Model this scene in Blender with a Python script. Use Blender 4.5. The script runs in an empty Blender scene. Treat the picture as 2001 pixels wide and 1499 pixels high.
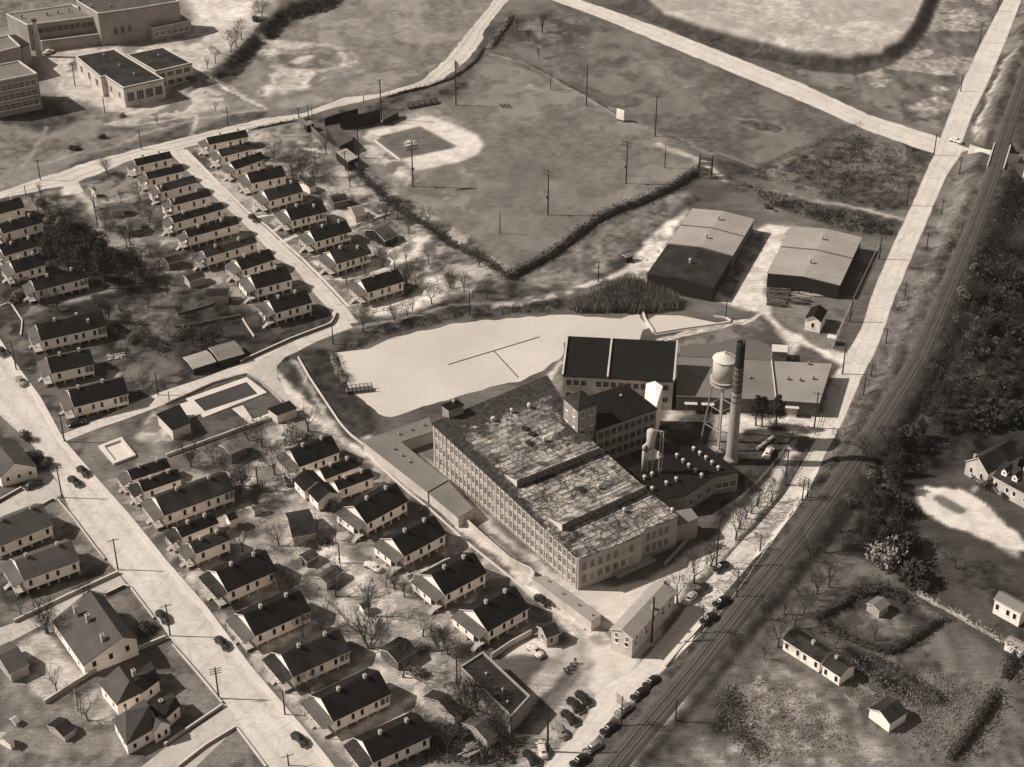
import bpy, math, random
import numpy as np
from mathutils import Vector, Matrix
random.seed(7)
R_ = math.radians
SUN_E, SKY_E, EXPO, HAZE = 4.7, .085, .08, .00004
SC = bpy.context.scene
COL = SC.collection

# ------------------------------------------------------------------ survey of the photograph -> metres
FOC, TILT, CAMH = 3402.0, R_(33.89), 250.0
ZONES = dict(a=(0,0,3.748), b=(480,0,3.748), c=(960,0,3.748), d=(1440,0,3.567), e=(0,350,3.748), f=(480,350,3.748),
  g=(960,350,3.748), h=(1440,350,3.567), i=(0,700,3.748), j=(480,700,3.748), k=(960,700,3.748), l=(1440,700,3.567),
  m=(0,1080,3.577), n=(480,1080,3.577), o=(960,1080,3.577), p=(1440,1080,3.567),
  A1=(1090,640,9.367), A2=(1290,640,9.367), A3=(1220,800,7.496), A4=(1110,990,6.814), A5=(830,780,9.367),
  A6=(1780,850,8.82), A7=(1860,220,9.993), A8=(580,180,9.37), B1=(180,340,7.496), B2=(330,520,8.326),
  B3=(640,380,8.327), B4=(420,840,8.818), B5=(460,960,6.815), B6=(840,1200,5.168), B7=(0,1220,5.55), B8=(1480,540,8.33), X=(0,0,1))
def q(z, x, y):
    a, b, s = ZONES[z]; return (a + x/s, b + y/s)
def P(u, v, z=0.0):
    x = u-1000.5; y = 749.5-v
    dy = FOC*math.cos(TILT)+y*math.sin(TILT); dz = -FOC*math.sin(TILT)+y*math.cos(TILT)
    t = (z-CAMH)/dz
    return Vector((x*t, dy*t, z))
def pj(p):
    yf = p[1]*math.cos(TILT)-(p[2]-CAMH)*math.sin(TILT)
    yu = p[1]*math.sin(TILT)+(p[2]-CAMH)*math.cos(TILT)
    return (1000.5+FOC*p[0]/yf, 749.5-FOC*yu/yf)
def Q(z, x, y, h=0.0): return P(*q(z, x, y), h)
def height_at(base, vtop):
    lo, hi = 0.0, 80.0
    for _ in range(40):
        m = (lo+hi)/2
        if pj((base[0], base[1], m))[1] > vtop: lo = m
        else: hi = m
    return lo

# ------------------------------------------------------------------ terrain relief
def smooth(t): t = np.clip(t, 0, 1); return t*t*(3-2*t)
def poly_dist(x, y, pts):
    best = np.full(x.shape, 1e9); side = np.zeros(x.shape); par = np.zeros(x.shape)
    for k in range(len(pts)-1):
        ax, ay = pts[k][0], pts[k][1]; bx, by = pts[k+1][0], pts[k+1][1]
        dx, dy = bx-ax, by-ay; L2 = dx*dx+dy*dy
        t = np.clip(((x-ax)*dx+(y-ay)*dy)/L2, 0, 1)
        d = np.hypot(x-ax-t*dx, y-ay-t*dy)
        s = dx*(y-ay)-dy*(x-ax)
        m = d < best
        best = np.where(m, d, best); side = np.where(m, s, side); par = np.where(m, k+t, par)
    return best, side, par
RAILPX = [(960,1830,.5),(1120,1590,.5),(1203,1490,.6),(1283,1394,.8),(1362,1300,1.0),(1461,1172,1.4),(1560,1050,1.7),(1653,921,2.0),(1720,820,2.3),(1795,700,2.7),
          (1860,546,3.3),(1900,451,3.9),(1938,350,4.6),(1964,261,4.9),(2001,157,4.9),(2040,40,4.6),(2080,-80,4.4)]
RAIL = [P(u, v, z) for u, v, z in RAILPX]
RAILZ = np.array([p.z for p in RAIL])
UND = [P(1827,262), P(1900,290), P(1945,312), P(1985,330), P(2060,372)]   # road under the railway
BANKS = [  # crest line, height, fall on the right-hand side, fade on the left-hand side
  ([Q('d',-760,-150),Q('d',-700,0),Q('d',-520,120),Q('d',0,260),Q('d',260,335),Q('d',520,400),Q('d',800,412),Q('d',1000,380),Q('d',1150,290),Q('d',1230,180),Q('d',1310,0),Q('d',1380,-200)], 3.4, 6.5, 70),
  ([Q('a',1530,560),Q('a',1700,430),Q('a',1899,235),Q('b',250,60),Q('b',430,15),Q('b',700,-60)], 2.2, 5.0, 22),
]
def relief(x, y):
    x = np.asarray(x, float); y = np.asarray(y, float)
    d, s, t = poly_dist(x, y, RAIL)
    zr = np.interp(t, np.arange(len(RAILZ)), RAILZ)-0.35
    z = zr*smooth((4.2+zr*1.9-d)/(zr*1.9+.01))
    du, _, _ = poly_dist(x, y, UND)
    z = z*smooth((du-4.6)/1.6)
    for pts, h, run, fade in BANKS:
        d, s, _ = poly_dist(x, y, pts)
        z = z+np.where(s < 0, h*smooth(1-d/run), h*smooth(1-d/fade))
    return z
def rz(x, y): return float(relief(np.array([x]), np.array([y]))[0])
_ZS = np.linspace(8.0, -1.0, 61)
def G(u, v, lift=0.0):          # point of the terrain seen at a place of the photograph
    pa, pb = P(u, v, 8.0), P(u, v, -1.0); t = (8.0-_ZS)/9.0
    d = _ZS-relief(pa.x+(pb.x-pa.x)*t, pa.y+(pb.y-pa.y)*t)
    k = int(np.argmax(d <= 0)); k = max(k, 1)
    z = _ZS[k-1]+(_ZS[k]-_ZS[k-1])*d[k-1]/(d[k-1]-d[k])
    p = P(u, v, float(z)); p.z += lift
    return p
def GQ(z, x, y, lift=0.0): return G(*q(z, x, y), lift)

# ------------------------------------------------------------------ materials (sepia albedos)
TINT = (1.135, 1.0, 0.89)
MATS = {}
def nd(nt, typ, **kw):
    n = nt.nodes.new(typ)
    for k, v in kw.items(): setattr(n, k, v)
    return n
def sep(g): return (g*TINT[0], g*TINT[1], g*TINT[2], 1)
def mat(name, g, rough=.85, amp=.25, scale=1.5, detail=5, bump=0.0, coarse=.15, cscale=.15, spec=.3, metal=0.0, tint=None, stretch=None):
    """albedo g varied by fine and coarse noise"""
    if name in MATS: return MATS[name]
    m = bpy.data.materials.new(name); m.use_nodes = True; nt = m.node_tree; L = nt.links
    b = nt.nodes['Principled BSDF']; b.inputs['Roughness'].default_value = rough; b.inputs['Metallic'].default_value = metal
    b.inputs['Specular IOR Level'].default_value = spec
    geo = nd(nt, 'ShaderNodeNewGeometry')
    vec = geo.outputs['Position']
    if stretch:
        mp = nd(nt, 'ShaderNodeMapping'); mp.inputs['Scale'].default_value = stretch; L.new(vec, mp.inputs[0]); vec = mp.outputs[0]
    n1 = nd(nt, 'ShaderNodeTexNoise'); n1.inputs['Scale'].default_value = scale; n1.inputs['Detail'].default_value = detail; n1.inputs['Roughness'].default_value = .65
    n2 = nd(nt, 'ShaderNodeTexNoise'); n2.inputs['Scale'].default_value = cscale; n2.inputs['Detail'].default_value = 3
    L.new(vec, n1.inputs['Vector']); L.new(vec, n2.inputs['Vector'])
    m1 = nd(nt, 'ShaderNodeMapRange'); m1.inputs[1].default_value = .25; m1.inputs[2].default_value = .75; m1.inputs[3].default_value = 1-amp; m1.inputs[4].default_value = 1+amp
    m2 = nd(nt, 'ShaderNodeMapRange'); m2.inputs[1].default_value = .3; m2.inputs[2].default_value = .7; m2.inputs[3].default_value = 1-coarse; m2.inputs[4].default_value = 1+coarse
    L.new(n1.outputs['Fac'], m1.inputs[0]); L.new(n2.outputs['Fac'], m2.inputs[0])
    mu = nd(nt, 'ShaderNodeMath', operation='MULTIPLY'); L.new(m1.outputs[0], mu.inputs[0]); L.new(m2.outputs[0], mu.inputs[1])
    vm = nd(nt, 'ShaderNodeVectorMath', operation='SCALE')
    t = tint or TINT
    vm.inputs[0].default_value = (g*t[0], g*t[1], g*t[2]); L.new(mu.outputs[0], vm.inputs['Scale'])
    L.new(vm.outputs[0], b.inputs['Base Color'])
    if bump:
        bp = nd(nt, 'ShaderNodeBump'); bp.inputs['Strength'].default_value = bump; bp.inputs['Distance'].default_value = .1
        L.new(n1.outputs['Fac'], bp.inputs['Height']); L.new(bp.outputs[0], b.inputs['Normal'])
    MATS[name] = m; return m
M = dict(
 white=mat('white_clapboard', .86, amp=.1, scale=.9, coarse=.09, cscale=.3, stretch=(1,1,3)),
 trim=mat('white_trim', .82, amp=.05, scale=2),
 roof=mat('dark_shingle', .0145, amp=.36, scale=2.2, coarse=.42, cscale=.3, rough=.95, spec=.06),
 roofb=mat('worn_shingle', .03, amp=.38, scale=2.0, coarse=.42, cscale=.25, rough=.95, spec=.08),
 roofg=mat('grey_shingle', .075, amp=.22, scale=2.2, coarse=.2, cscale=.25, rough=.9, spec=.2),
 porch=mat('grey_porch_roofing', .085, amp=.18, scale=2.0, coarse=.2, cscale=.3),
 tin=mat('pale_sheet_roofing', .3, amp=.15, scale=1.2, coarse=.12, cscale=.12, rough=.6),
 darkroof=mat('tar_roofing', .0125, amp=.3, scale=1.2, coarse=.25, cscale=.12, rough=.9, spec=.08),
 greyroof=mat('gravel_roofing', .16, amp=.15, scale=2.5, coarse=.16, cscale=.12),
 palegravel=mat('pale_gravel_roofing', .26, amp=.13, scale=2.5, coarse=.12, cscale=.12),
 brick=mat('brick', .27, amp=.18, scale=3, coarse=.16, cscale=.25),
 darkbrick=mat('dark_brick', .11, amp=.2, scale=3, coarse=.2, cscale=.25),
 painted=mat('pale_painted_brick', .5, amp=.16, scale=1.6, coarse=.16, cscale=.3),
 wood=mat('weathered_boards', .13, amp=.3, scale=2.2, coarse=.25, cscale=.3),
 palewood=mat('pale_boards', .38, amp=.2, scale=2.2, coarse=.2, cscale=.3),
 darkwood=mat('creosoted_wood', .02, amp=.3, scale=2.5, coarse=.2),
 pole=mat('pole_wood', .03, amp=.3, scale=4, coarse=.2),
 glass=mat('dark_glass', .018, amp=.2, scale=2, rough=.15, spec=.5),
 greyglass=mat('grey_factory_glass', .06, amp=.35, scale=1.2, coarse=.3, cscale=.5, rough=.35, spec=.4),
 conc=mat('pale_concrete', .56, amp=.1, scale=1.5, coarse=.1, cscale=.2),
 greyconc=mat('grey_concrete', .3, amp=.15, scale=1.5, coarse=.15, cscale=.2),
 chim=mat('whitewashed_brick', .44, amp=.2, scale=4, coarse=.1),
 metal=mat('pale_metal', .42, amp=.1, scale=2, rough=.45, metal=.0, spec=.6),
 steel=mat('grey_steel', .2, amp=.15, scale=2, rough=.5, spec=.5),
 rust=mat('rusty_rail', .06, amp=.2, scale=3, rough=.6),
 railtop=mat('polished_rail', .22, amp=.1, scale=3, rough=.35, spec=.6),
 black=mat('soot_black', .02, amp=.2, scale=3),
 tank=mat('pale_tank_paint', .42, amp=.08, scale=1.2, coarse=.08, rough=.5),
 carblack=mat('black_car_paint', .018, amp=.05, scale=2, rough=.3, spec=.6),
 cargrey=mat('grey_car_paint', .22, amp=.05, scale=2, rough=.3, spec=.6),
 carpale=mat('pale_car_paint', .62, amp=.05, scale=2, rough=.3, spec=.6),
 tyre=mat('tyre_rubber', .02, amp=.1, scale=4),
 bark=mat('bark', .055, amp=.3, scale=5, coarse=.2),
 twig=mat('twigs', .045, amp=.3, scale=5, coarse=.2),
 palebark=mat('pale_bark', .2, amp=.3, scale=5, coarse=.2),
 pine=mat('pine_needles', .034, amp=.35, scale=1.2, coarse=.4, cscale=.5, rough=.8),
 hedge=mat('clipped_hedge', .05, amp=.5, scale=2.5, coarse=.3, cscale=.5, rough=.9),
 millbrick=mat('pale_mill_brick', .36, amp=.16, scale=2.2, coarse=.18, cscale=.2),
 stack=mat('stack_brick', .28, amp=.14, scale=1.5, coarse=.18, cscale=.2),
 leaf=mat('evergreen_leaves', .044, amp=.35, scale=1.5, coarse=.4, cscale=.4, rough=.8),
 brush=mat('dry_brush', .15, amp=.5, scale=1.4, coarse=.4, cscale=.3),
 paleleaf=mat('pale_blossom', .3, amp=.4, scale=2, coarse=.3),
 drygrass=mat('dry_grass', .3, amp=.5, scale=1.5, coarse=.4, cscale=.2),
 road=mat('pale_paving', .52, amp=.07, scale=.9, coarse=.09, cscale=.07),
 dirtroad=mat('sandy_road', .5, amp=.12, scale=.8, coarse=.14, cscale=.1),
 highway=mat('concrete_road', .55, amp=.07, scale=.6, coarse=.08, cscale=.05),
 walk=mat('concrete_walk', .56, amp=.1, scale=1.2, coarse=.08),
 ballast=mat('ballast', .072, amp=.25, scale=3.5, coarse=.2, cscale=.3),
 tie=mat('railway_tie', .06, amp=.2, scale=3),
 chalk=mat('chalk_line', .62, amp=.2, scale=3),
 lumber=mat('stacked_lumber', .1, amp=.5, scale=1.5, coarse=.4, cscale=.6),
)

def road_mat(name, g, joints=6.0, crack=.5, tracks=.12, edge=.35):
    m = bpy.data.materials.new(name); m.use_nodes = True; nt = m.node_tree; L = nt.links; b = nt.nodes['Principled BSDF']; b.inputs['Roughness'].default_value = .85; b.inputs['Specular IOR Level'].default_value = .2
    geo = nd(nt, 'ShaderNodeNewGeometry'); at = nd(nt, 'ShaderNodeAttribute', attribute_name='across'); al = nd(nt, 'ShaderNodeAttribute', attribute_name='along')
    def noise(sc, d=4, r=.6):
        n = nd(nt, 'ShaderNodeTexNoise'); n.inputs['Scale'].default_value = sc; n.inputs['Detail'].default_value = d; n.inputs['Roughness'].default_value = r; L.new(geo.outputs['Position'], n.inputs['Vector']); return n.outputs[0]
    def mth(op, a, c, d=None):
        n = nd(nt, 'ShaderNodeMath', operation=op)
        for i, v in enumerate((a, c, d)):
            if v is None: continue
            if isinstance(v, (int, float)): n.inputs[i].default_value = v
            else: L.new(v, n.inputs[i])
        return n.outputs[0]
    def mrange(v, a, c, d, e):
        n = nd(nt, 'ShaderNodeMapRange'); L.new(v, n.inputs[0])
        for i, x in enumerate((a, c, d, e)): n.inputs[i+1].default_value = x
        return n.outputs[0]
    f = mrange(noise(.9, 6, .7), .25, .75, .88, 1.12); f = mth('MULTIPLY', f, mrange(noise(.09, 4), .3, .7, .86, 1.12)); f = mth('MULTIPLY', f, mrange(noise(.35, 3), .56, .68, 1, .84))
    t = at.outputs['Fac']; c = mth('ABSOLUTE', mth('SUBTRACT', t, .5), 0)          # 0 centre .. .5 edge
    wob = mth('MULTIPLY_ADD', noise(.5, 4), .16, -.08); c2 = mth('ADD', c, wob)
    f = mth('MULTIPLY', f, mrange(c2, .42, .53, 1, 1-edge))
    w = mth('ABSOLUTE', mth('SUBTRACT', c2, .22), 0); f = mth('MULTIPLY', f, mrange(w, .02, .09, 1-tracks, 1))
    vo = nd(nt, 'ShaderNodeTexVoronoi', feature='DISTANCE_TO_EDGE'); vo.inputs['Scale'].default_value = .12; wv = nd(nt, 'ShaderNodeTexNoise'); wv.inputs['Scale'].default_value = .3; wv.inputs['Detail'].default_value = 4
    L.new(geo.outputs['Position'], wv.inputs['Vector']); ma = nd(nt, 'ShaderNodeVectorMath', operation='MULTIPLY_ADD'); ma.inputs[1].default_value = (5,5,0); L.new(wv.outputs['Color'], ma.inputs[0]); L.new(geo.outputs['Position'], ma.inputs[2]); L.new(ma.outputs[0], vo.inputs['Vector'])
    f = mth('MULTIPLY', f, mrange(vo.outputs['Distance'], .008, .02, 1-crack, 1))
    if joints:
        j = mth('ABSOLUTE', mth('SUBTRACT', mth('FRACT', mth('DIVIDE', al.outputs['Fac'], joints), 0), .5), 0); f = mth('MULTIPLY', f, mrange(j, .48, .493, 1, .8))
    sc_ = nd(nt, 'ShaderNodeVectorMath', operation='SCALE'); sc_.inputs[0].default_value = tuple(g*x for x in TINT); L.new(f, sc_.inputs['Scale']); L.new(sc_.outputs[0], b.inputs['Base Color'])
    return m
M['road'] = road_mat('worn_street', .53, 9.0, .16, .1, .22); M['highway'] = road_mat('worn_highway', .57, 0, .12, .08, .3); M['dirtroad'] = road_mat('rutted_sandy_road', .52, 0, 0, .2, .4)
# ------------------------------------------------------------------ mesh builder and object tagging
class MB:
    def __init__(s): s.v = []; s.f = []; s.m = []
    def add(s, vs, fs, mi=0):
        o = len(s.v); s.v += [tuple(p) for p in vs]; s.f += [tuple(o+i for i in f) for f in fs]; s.m += [mi]*len(fs); return s
    def box(s, x0, y0, z0, x1, y1, z1, mi=0):
        return s.add([(x0,y0,z0),(x1,y0,z0),(x1,y1,z0),(x0,y1,z0),(x0,y0,z1),(x1,y0,z1),(x1,y1,z1),(x0,y1,z1)],
                     [(0,3,2,1),(4,5,6,7),(0,1,5,4),(1,2,6,5),(2,3,7,6),(3,0,4,7)], mi)
    def prism(s, bot, top, mi=0, mtop=None):
        n = len(bot)
        s.add(list(bot)+list(top), [(i,(i+1)%n,n+(i+1)%n,n+i) for i in range(n)]+[tuple(range(n))[::-1]], mi)
        s.f.append(tuple(len(s.v)-n+i for i in range(n))); s.m.append(mi if mtop is None else mtop); return s
    def tube(s, a, b, ra, rb=None, n=6, mi=0, caps=True):
        a = Vector(a); b = Vector(b); rb = ra if rb is None else rb
        d = (b-a).normalized(); u = d.orthogonal().normalized(); w = d.cross(u)
        vs = [a+(u*math.cos(6.2832*k/n)+w*math.sin(6.2832*k/n))*ra for k in range(n)]+[b+(u*math.cos(6.2832*k/n)+w*math.sin(6.2832*k/n))*rb for k in range(n)]
        fs = [(k,(k+1)%n,n+(k+1)%n,n+k) for k in range(n)]
        if caps: fs += [tuple(range(n))[::-1], tuple(range(n,2*n))]
        return s.add(vs, fs, mi)
    def lathe(s, prof, n=24, mi=0, c=(0,0), mis=None):
        o = len(s.v)
        for r, z in prof:
            for k in range(n): s.v.append((c[0]+r*math.cos(6.2832*k/n), c[1]+r*math.sin(6.2832*k/n), z))
        for j in range(len(prof)-1):
            for k in range(n):
                s.f.append((o+j*n+k, o+j*n+(k+1)%n, o+(j+1)*n+(k+1)%n, o+(j+1)*n+k)); s.m.append(mis[j] if mis else mi)
        s.f.append(tuple(o+k for k in range(n))[::-1]); s.m.append(mi)
        s.f.append(tuple(o+(len(prof)-1)*n+k for k in range(n))); s.m.append(mi); return s
    def mesh(s, name, mats):
        me = bpy.data.meshes.new(name); me.from_pydata(s.v, [], s.f)
        for m in mats: me.materials.append(m)
        if len(mats) > 1: me.polygons.foreach_set('material_index', s.m)
        me.update(); return me
    def build(s, name, mats, parent=None, smooth=False):
        mats = mats if isinstance(mats, (list, tuple)) else [mats]
        me = s.mesh(name, mats)
        if smooth: me.polygons.foreach_set('use_smooth', [True]*len(me.polygons))
        return put(name, me, parent)
def put(name, me, parent=None, loc=None, rot=0.0):
    o = bpy.data.objects.new(name, me); COL.objects.link(o)
    if parent is not None: o.parent = parent
    if loc is not None: o.location = loc
    if rot: o.rotation_euler.z = rot
    return o
def tag(o, label, cat, group=None):
    o['label'] = label; o['category'] = cat
    if group: o['group'] = group
    return o
def thing(name, label, cat, loc, rot=0.0, group=None):
    o = bpy.data.objects.new(name, None); COL.objects.link(o); o.empty_display_size = .5
    o.location = loc; o.rotation_euler.z = rot
    return tag(o, label, cat, group)
def struct(o): o['kind'] = 'structure'; return o
ORD = ['', 'first','second','third','fourth','fifth','sixth','seventh','eighth','ninth','tenth','eleventh','twelfth']
_cache = {}
def cached(key, fn):
    if key not in _cache: _cache[key] = fn()
    return _cache[key]
def window_mesh(w, h, pane='glass', frame='trim', mull=1, sill=True, rows=2):
    def mk():
        b = MB(); f = .09 if rows > 1 else .06
        b.box(-w/2, -.05, -h/2, -w/2+f, .02, h/2); b.box(w/2-f, -.05, -h/2, w/2, .02, h/2)
        b.box(-w/2+f, -.05, h/2-f, w/2-f, .02, h/2); b.box(-w/2+f, -.05, -h/2, w/2-f, .02, -h/2+f)
        b.box(-w/2+f, -.012, -h/2+f, w/2-f, .015, h/2-f, 1)
        for k in range(1, rows): b.box(-w/2+f, -.035, -h/2+h*k/rows-.025, w/2-f, -.013, -h/2+h*k/rows+.025)
        for k in range(1, mull): b.box(-w/2+w*k/mull-.03, -.034, -h/2+f, -w/2+w*k/mull+.03, -.0135, h/2-f)
        if sill: b.box(-w/2-.08, -.16, -h/2-.1, w/2+.08, .0, -h/2-.003)
        return b.mesh('window', [M[frame], M[pane]])
    return cached(('win', w, h, pane, frame, mull, sill, rows), mk)
def box_mesh(name, sx, sy, sz, m):
    return cached((name, round(sx,2), round(sy,2), round(sz,2), m), lambda: MB().box(-sx/2,-sy/2,0,sx/2,sy/2,sz).mesh(name, [M[m]]))
def resample(pts, n):
    a = np.array([(p.x, p.y, p.z) for p in pts]); s = np.r_[0, np.cumsum(np.hypot(*np.diff(a[:, :2], axis=0).T))]
    t = np.linspace(0, s[-1], n); return np.stack([np.interp(t, s, a[:, k]) for k in range(3)], -1)
# ------------------------------------------------------------------ ground sheet with painted soil / grass / worn earth
_rng = np.random.default_rng(3)
_lat = _rng.random((8, 256, 256))
def vnoise(x, y, s, k):
    x = x/s+17.3*k; y = y/s+9.1*k; xi = np.floor(x).astype(int); yi = np.floor(y).astype(int); fx = x-xi; fy = y-yi
    fx = fx*fx*(3-2*fx); fy = fy*fy*(3-2*fy); T = _lat[k % 8]
    a = T[xi & 255, yi & 255]; b = T[(xi+1) & 255, yi & 255]; c = T[xi & 255, (yi+1) & 255]; d = T[(xi+1) & 255, (yi+1) & 255]
    return (a*(1-fx)+b*fx)*(1-fy)+(c*(1-fx)+d*fx)*fy
def fbm(x, y, s, k=0, o=4):
    t = 0; a = 1; n = 0
    for i in range(o): t = t+a*vnoise(x, y, s/2**i, k+i); n += a; a *= .55
    return t/n
STEP = .7
gx = np.concatenate([[-4000,-1500,-700,-420,-310], np.arange(-262, 262.1, STEP), [310,420,700,1500,4000]])
gy = np.concatenate([[-2500,-600,0,120,190], np.arange(222, 690, STEP), [720,800,1000,1600,3000,6000]])
GX, GY = np.meshgrid(gx, gy)
GZ = relief(GX, GY)
wx = GX+3.0*(fbm(GX, GY, 9, 1)-.5)+1.6*(fbm(GX, GY, 2.2, 4, 2)-.5)
wy = GY+3.0*(fbm(GX, GY, 9, 2)-.5)+1.6*(fbm(GX, GY, 2.2, 5, 2)-.5)
N1 = fbm(GX, GY, 30, 0); N2 = .45*fbm(GX, GY, 7, 3)+.55*fbm(GX*.42+GY*.16, GY*1.7, 7, 3, 5); N3 = fbm(GX*1.0, GY*.45, 3.0, 6, 3); N4 = vnoise(GX, GY, 1.5, 7)
tone = 92+60*(N1-.5)+70*(N2-.5); coarse = np.full(tone.shape, .6)
def inside(x, y, pts):
    r = np.zeros(x.shape, bool); n = len(pts)
    for i in range(n):
        x1, y1 = pts[i]; x2, y2 = pts[(i+1) % n]
        c = ((y1 > y) != (y2 > y)) & (x < (x2-x1)*(y-y1)/((y2-y1) or 1e-9)+x1)
        r ^= c
    return r
def W2(pts):      # photo points -> ground xy
    o = []
    for p in pts:
        g = G(*p); o.append((g.x, g.y))
    return o
def paint(pts, g, soft=1.5, g2=None, s=8.0, th=.5, k=2, amp=40, op=1.0, sharp=.07, crisp=False, nz=None):
    """lay soil or grass of brightness g; g2 shows through in patches of size s"""
    w = W2(pts); a = np.array(w); lo = a.min(0)-soft-4; hi = a.max(0)+soft+4
    ix = np.where((gx >= lo[0]) & (gx <= hi[0]))[0]; iy = np.where((gy >= lo[1]) & (gy <= hi[1]))[0]
    if len(ix) == 0 or len(iy) == 0: return
    sl = (slice(iy[0], iy[-1]+1), slice(ix[0], ix[-1]+1))
    X, Y = (GX[sl], GY[sl]) if crisp else (wx[sl], wy[sl])
    d, _, _ = poly_dist(X, Y, w+[w[0]]); ins = inside(X, Y, w)
    mk = smooth(np.where(ins, d, -d)/soft*.5+.5)*op
    v = g+amp*(N2[sl]-.5)*1.1+amp*(N3[sl]-.5)*1.1+amp*(N4[sl]-.5)*.9
    if g2 is not None:
        n = fbm(GX[sl], GY[sl], s, k, 6)
        pm = smooth((n-th)/sharp+.5); v = v*(1-pm)+(g2+amp*(N3[sl]-.5))*pm
    tone[sl] = tone[sl]*(1-mk)+v*mk
    if nz is not None: coarse[sl] = coarse[sl]*(1-mk)+nz*mk
def gain(pts, k, soft=6, add=0):
    w = W2(pts); d, _, _ = poly_dist(wx, wy, w+[w[0]]); mk = smooth(np.where(inside(wx, wy, w), d, -d)/soft*.5+.5); tone[:] = tone*(1+(k-1)*mk)+add*mk
def ribbon(pts, wpx, g, soft=.5, **kw):   # narrow worn line, width in metres
    w = W2(pts); L = []; Rr = []
    for i, p in enumerate(w):
        a = w[max(i-1, 0)]; b = w[min(i+1, len(w)-1)]; dx, dy = b[0]-a[0], b[1]-a[1]; l = math.hypot(dx, dy) or 1
        L.append((p[0]-dy/l*wpx/2, p[1]+dx/l*wpx/2)); Rr.append((p[0]+dy/l*wpx/2, p[1]-dx/l*wpx/2))
    poly = [pj((x, y, rz(x, y))) for x, y in L+Rr[::-1]]
    paint(poly, g, soft, **kw)
def Z_(z, *pts): return [q(z, *p) for p in pts]

# school grounds and playing fields at the top
paint([(-60,-80),(160,-60),(380,-60),(720,-90),(600,0),(520,40),(480,95),(405,165),(520,215),(400,262),(-60,400)], 106, 3, 122, 16, nz=.35)
paint([(60,95),(200,85),(380,60),(370,-20),(560,-60),(540,0),(500,50),(405,150),(410,190),(330,215),(230,230),(170,200),(120,190),(80,130)], 172, 3, 120, 12, .6)
paint([(360,-10),(520,-40),(500,20),(440,55),(385,50)], 196, 3, 165, 9, .55)
paint([(0,190),(80,190),(160,235),(90,260),(0,240)], 66, 2.5)
paint(Z_('a',(1320,690),(1480,640),(1640,690),(1640,780),(1440,840),(1350,870),(1100,860),(960,920),(760,900),(930,870),(1200,790)), 172, 2.0, 118, 6, .55)
ribbon(Z_('a',(760,905),(960,920),(1200,890),(1420,850)), 1.2, 170)
ribbon(Z_('a',(1440,850),(1430,920),(1405,1000)), 1.5, 180)
ribbon(Z_('a',(0,1370),(120,1270),(230,1130),(300,1010),(340,920)), 1.2, 132)
ribbon(Z_('a',(170,1235),(500,1150),(800,1080),(1000,1010),(1200,940),(1400,890),(1700,830),(1949,800)), 1.6, 140, op=.8)
paint(Z_('a',(700,1130),(1010,1025),(1200,960),(1400,900),(1410,1000),(1000,1130),(500,1270),(200,1370)), 70, 2, 92, 5)
paint(Z_('a',(1430,960),(1420,1000),(1949,855),(1949,810),(1700,840)), 74, 1.5)
paint([(415,160),(540,62),(620,22),(720,-50),(1010,-60),(985,10),(910,70),(895,110),(740,182),(560,215),(520,212)], 116, 2, 136, 14, .57, amp=28, nz=.34)
paint([(478,150),(500,92),(560,80),(640,88),(690,96),(705,125),(650,145),(700,140),(640,150),(600,170),(520,188),(488,180)], 172, 3, 125, 7, .55, amp=60)
paint([(535,112),(570,97),(610,93),(655,98),(668,122),(630,136),(560,132)], 122, 1.5, 100, 6)
paint(Z_('b',(320,465),(400,420),(500,400),(500,440),(400,470)), 178, 1.5, 130, 4, .6)
paint([(690,20),(790,10),(830,60),(700,75),(610,50)], 150, 6, 118, 9, .5, op=.6)
for B in (Z_('a',(1530,565),(1700,430),(1890,245),(1960,300),(1830,460),(1660,640)), Z_('b',(120,215),(250,65),(430,15),(560,-20),(740,-10),(700,20),(590,95),(330,150),(215,300),(170,290))):
    paint(B, 44, 1.2, 72, 4, .62, amp=50)
ribbon(Z_('a',(1525,570),(1620,640),(1949,800)), 1.3, 182); ribbon(Z_('a',(1560,560),(1949,790)), .7, 168)
paint(Z_('b',(190,300),(230,285),(480,320),(480,340),(220,340)), 168, 1.5)
paint(Z_('b',(100,215),(215,300),(190,315),(75,250)), 172, 1)
# main ball field
paint([(690,268),(720,236),(850,200),(930,130),(960,108),(1090,160),(1385,312),(1300,372),(1180,440),(1100,480),(1000,512),(950,490),(700,325)], 107, 1.5, 124, 11, .57, amp=22, nz=.34)
paint([(560,240),(640,215),(745,195),(870,175),(905,140),(945,120),(900,190),(820,210),(745,230),(720,250),(700,270),(640,240)], 62, 2, 92, 6, .5)
paint([(1000,320),(1200,330),(1180,440),(1000,500),(900,440)], 110, 8, 100, 10, .5, op=.6, amp=18)
paint(Z_('b',(855,1010),(900,955),(1200,905),(1130,890),(1290,815),(1420,870),(1560,920),(1700,990),(1745,1060),(1700,1130),(1560,1190),(1250,1250),(1180,1210),(1100,1170),(950,1045),(880,1050)), 198, 1.2, 180, 6, .7, amp=30, nz=.3, crisp=True)
paint(Z_('b',(1130,885),(1270,800),(1420,860),(1560,900),(1400,830)), 160, 4, 120, 5, .5)
paint(Z_('b',(840,960),(930,1060),(1170,1190),(1250,1330),(1190,1360),(1080,1300),(1180,1420),(1120,1380),(900,1160),(830,1110)), 172, 2, 112, 4.5, .52, amp=60)
paint(Z_('b',(965,1020),(985,995),(1280,925),(1545,1070),(1520,1085),(1130,1165),(960,1035)), 98, .8, 106, 7, .55, amp=16, nz=.3, crisp=True)
paint(Z_('b',(860,1005),(900,970),(960,985),(990,1010),(930,1035),(875,1030)), 182, .7, crisp=True)
paint(Z_('b',(1155,1035),(1190,1020),(1260,1035),(1255,1055),(1185,1060)), 205, .5)
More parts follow.
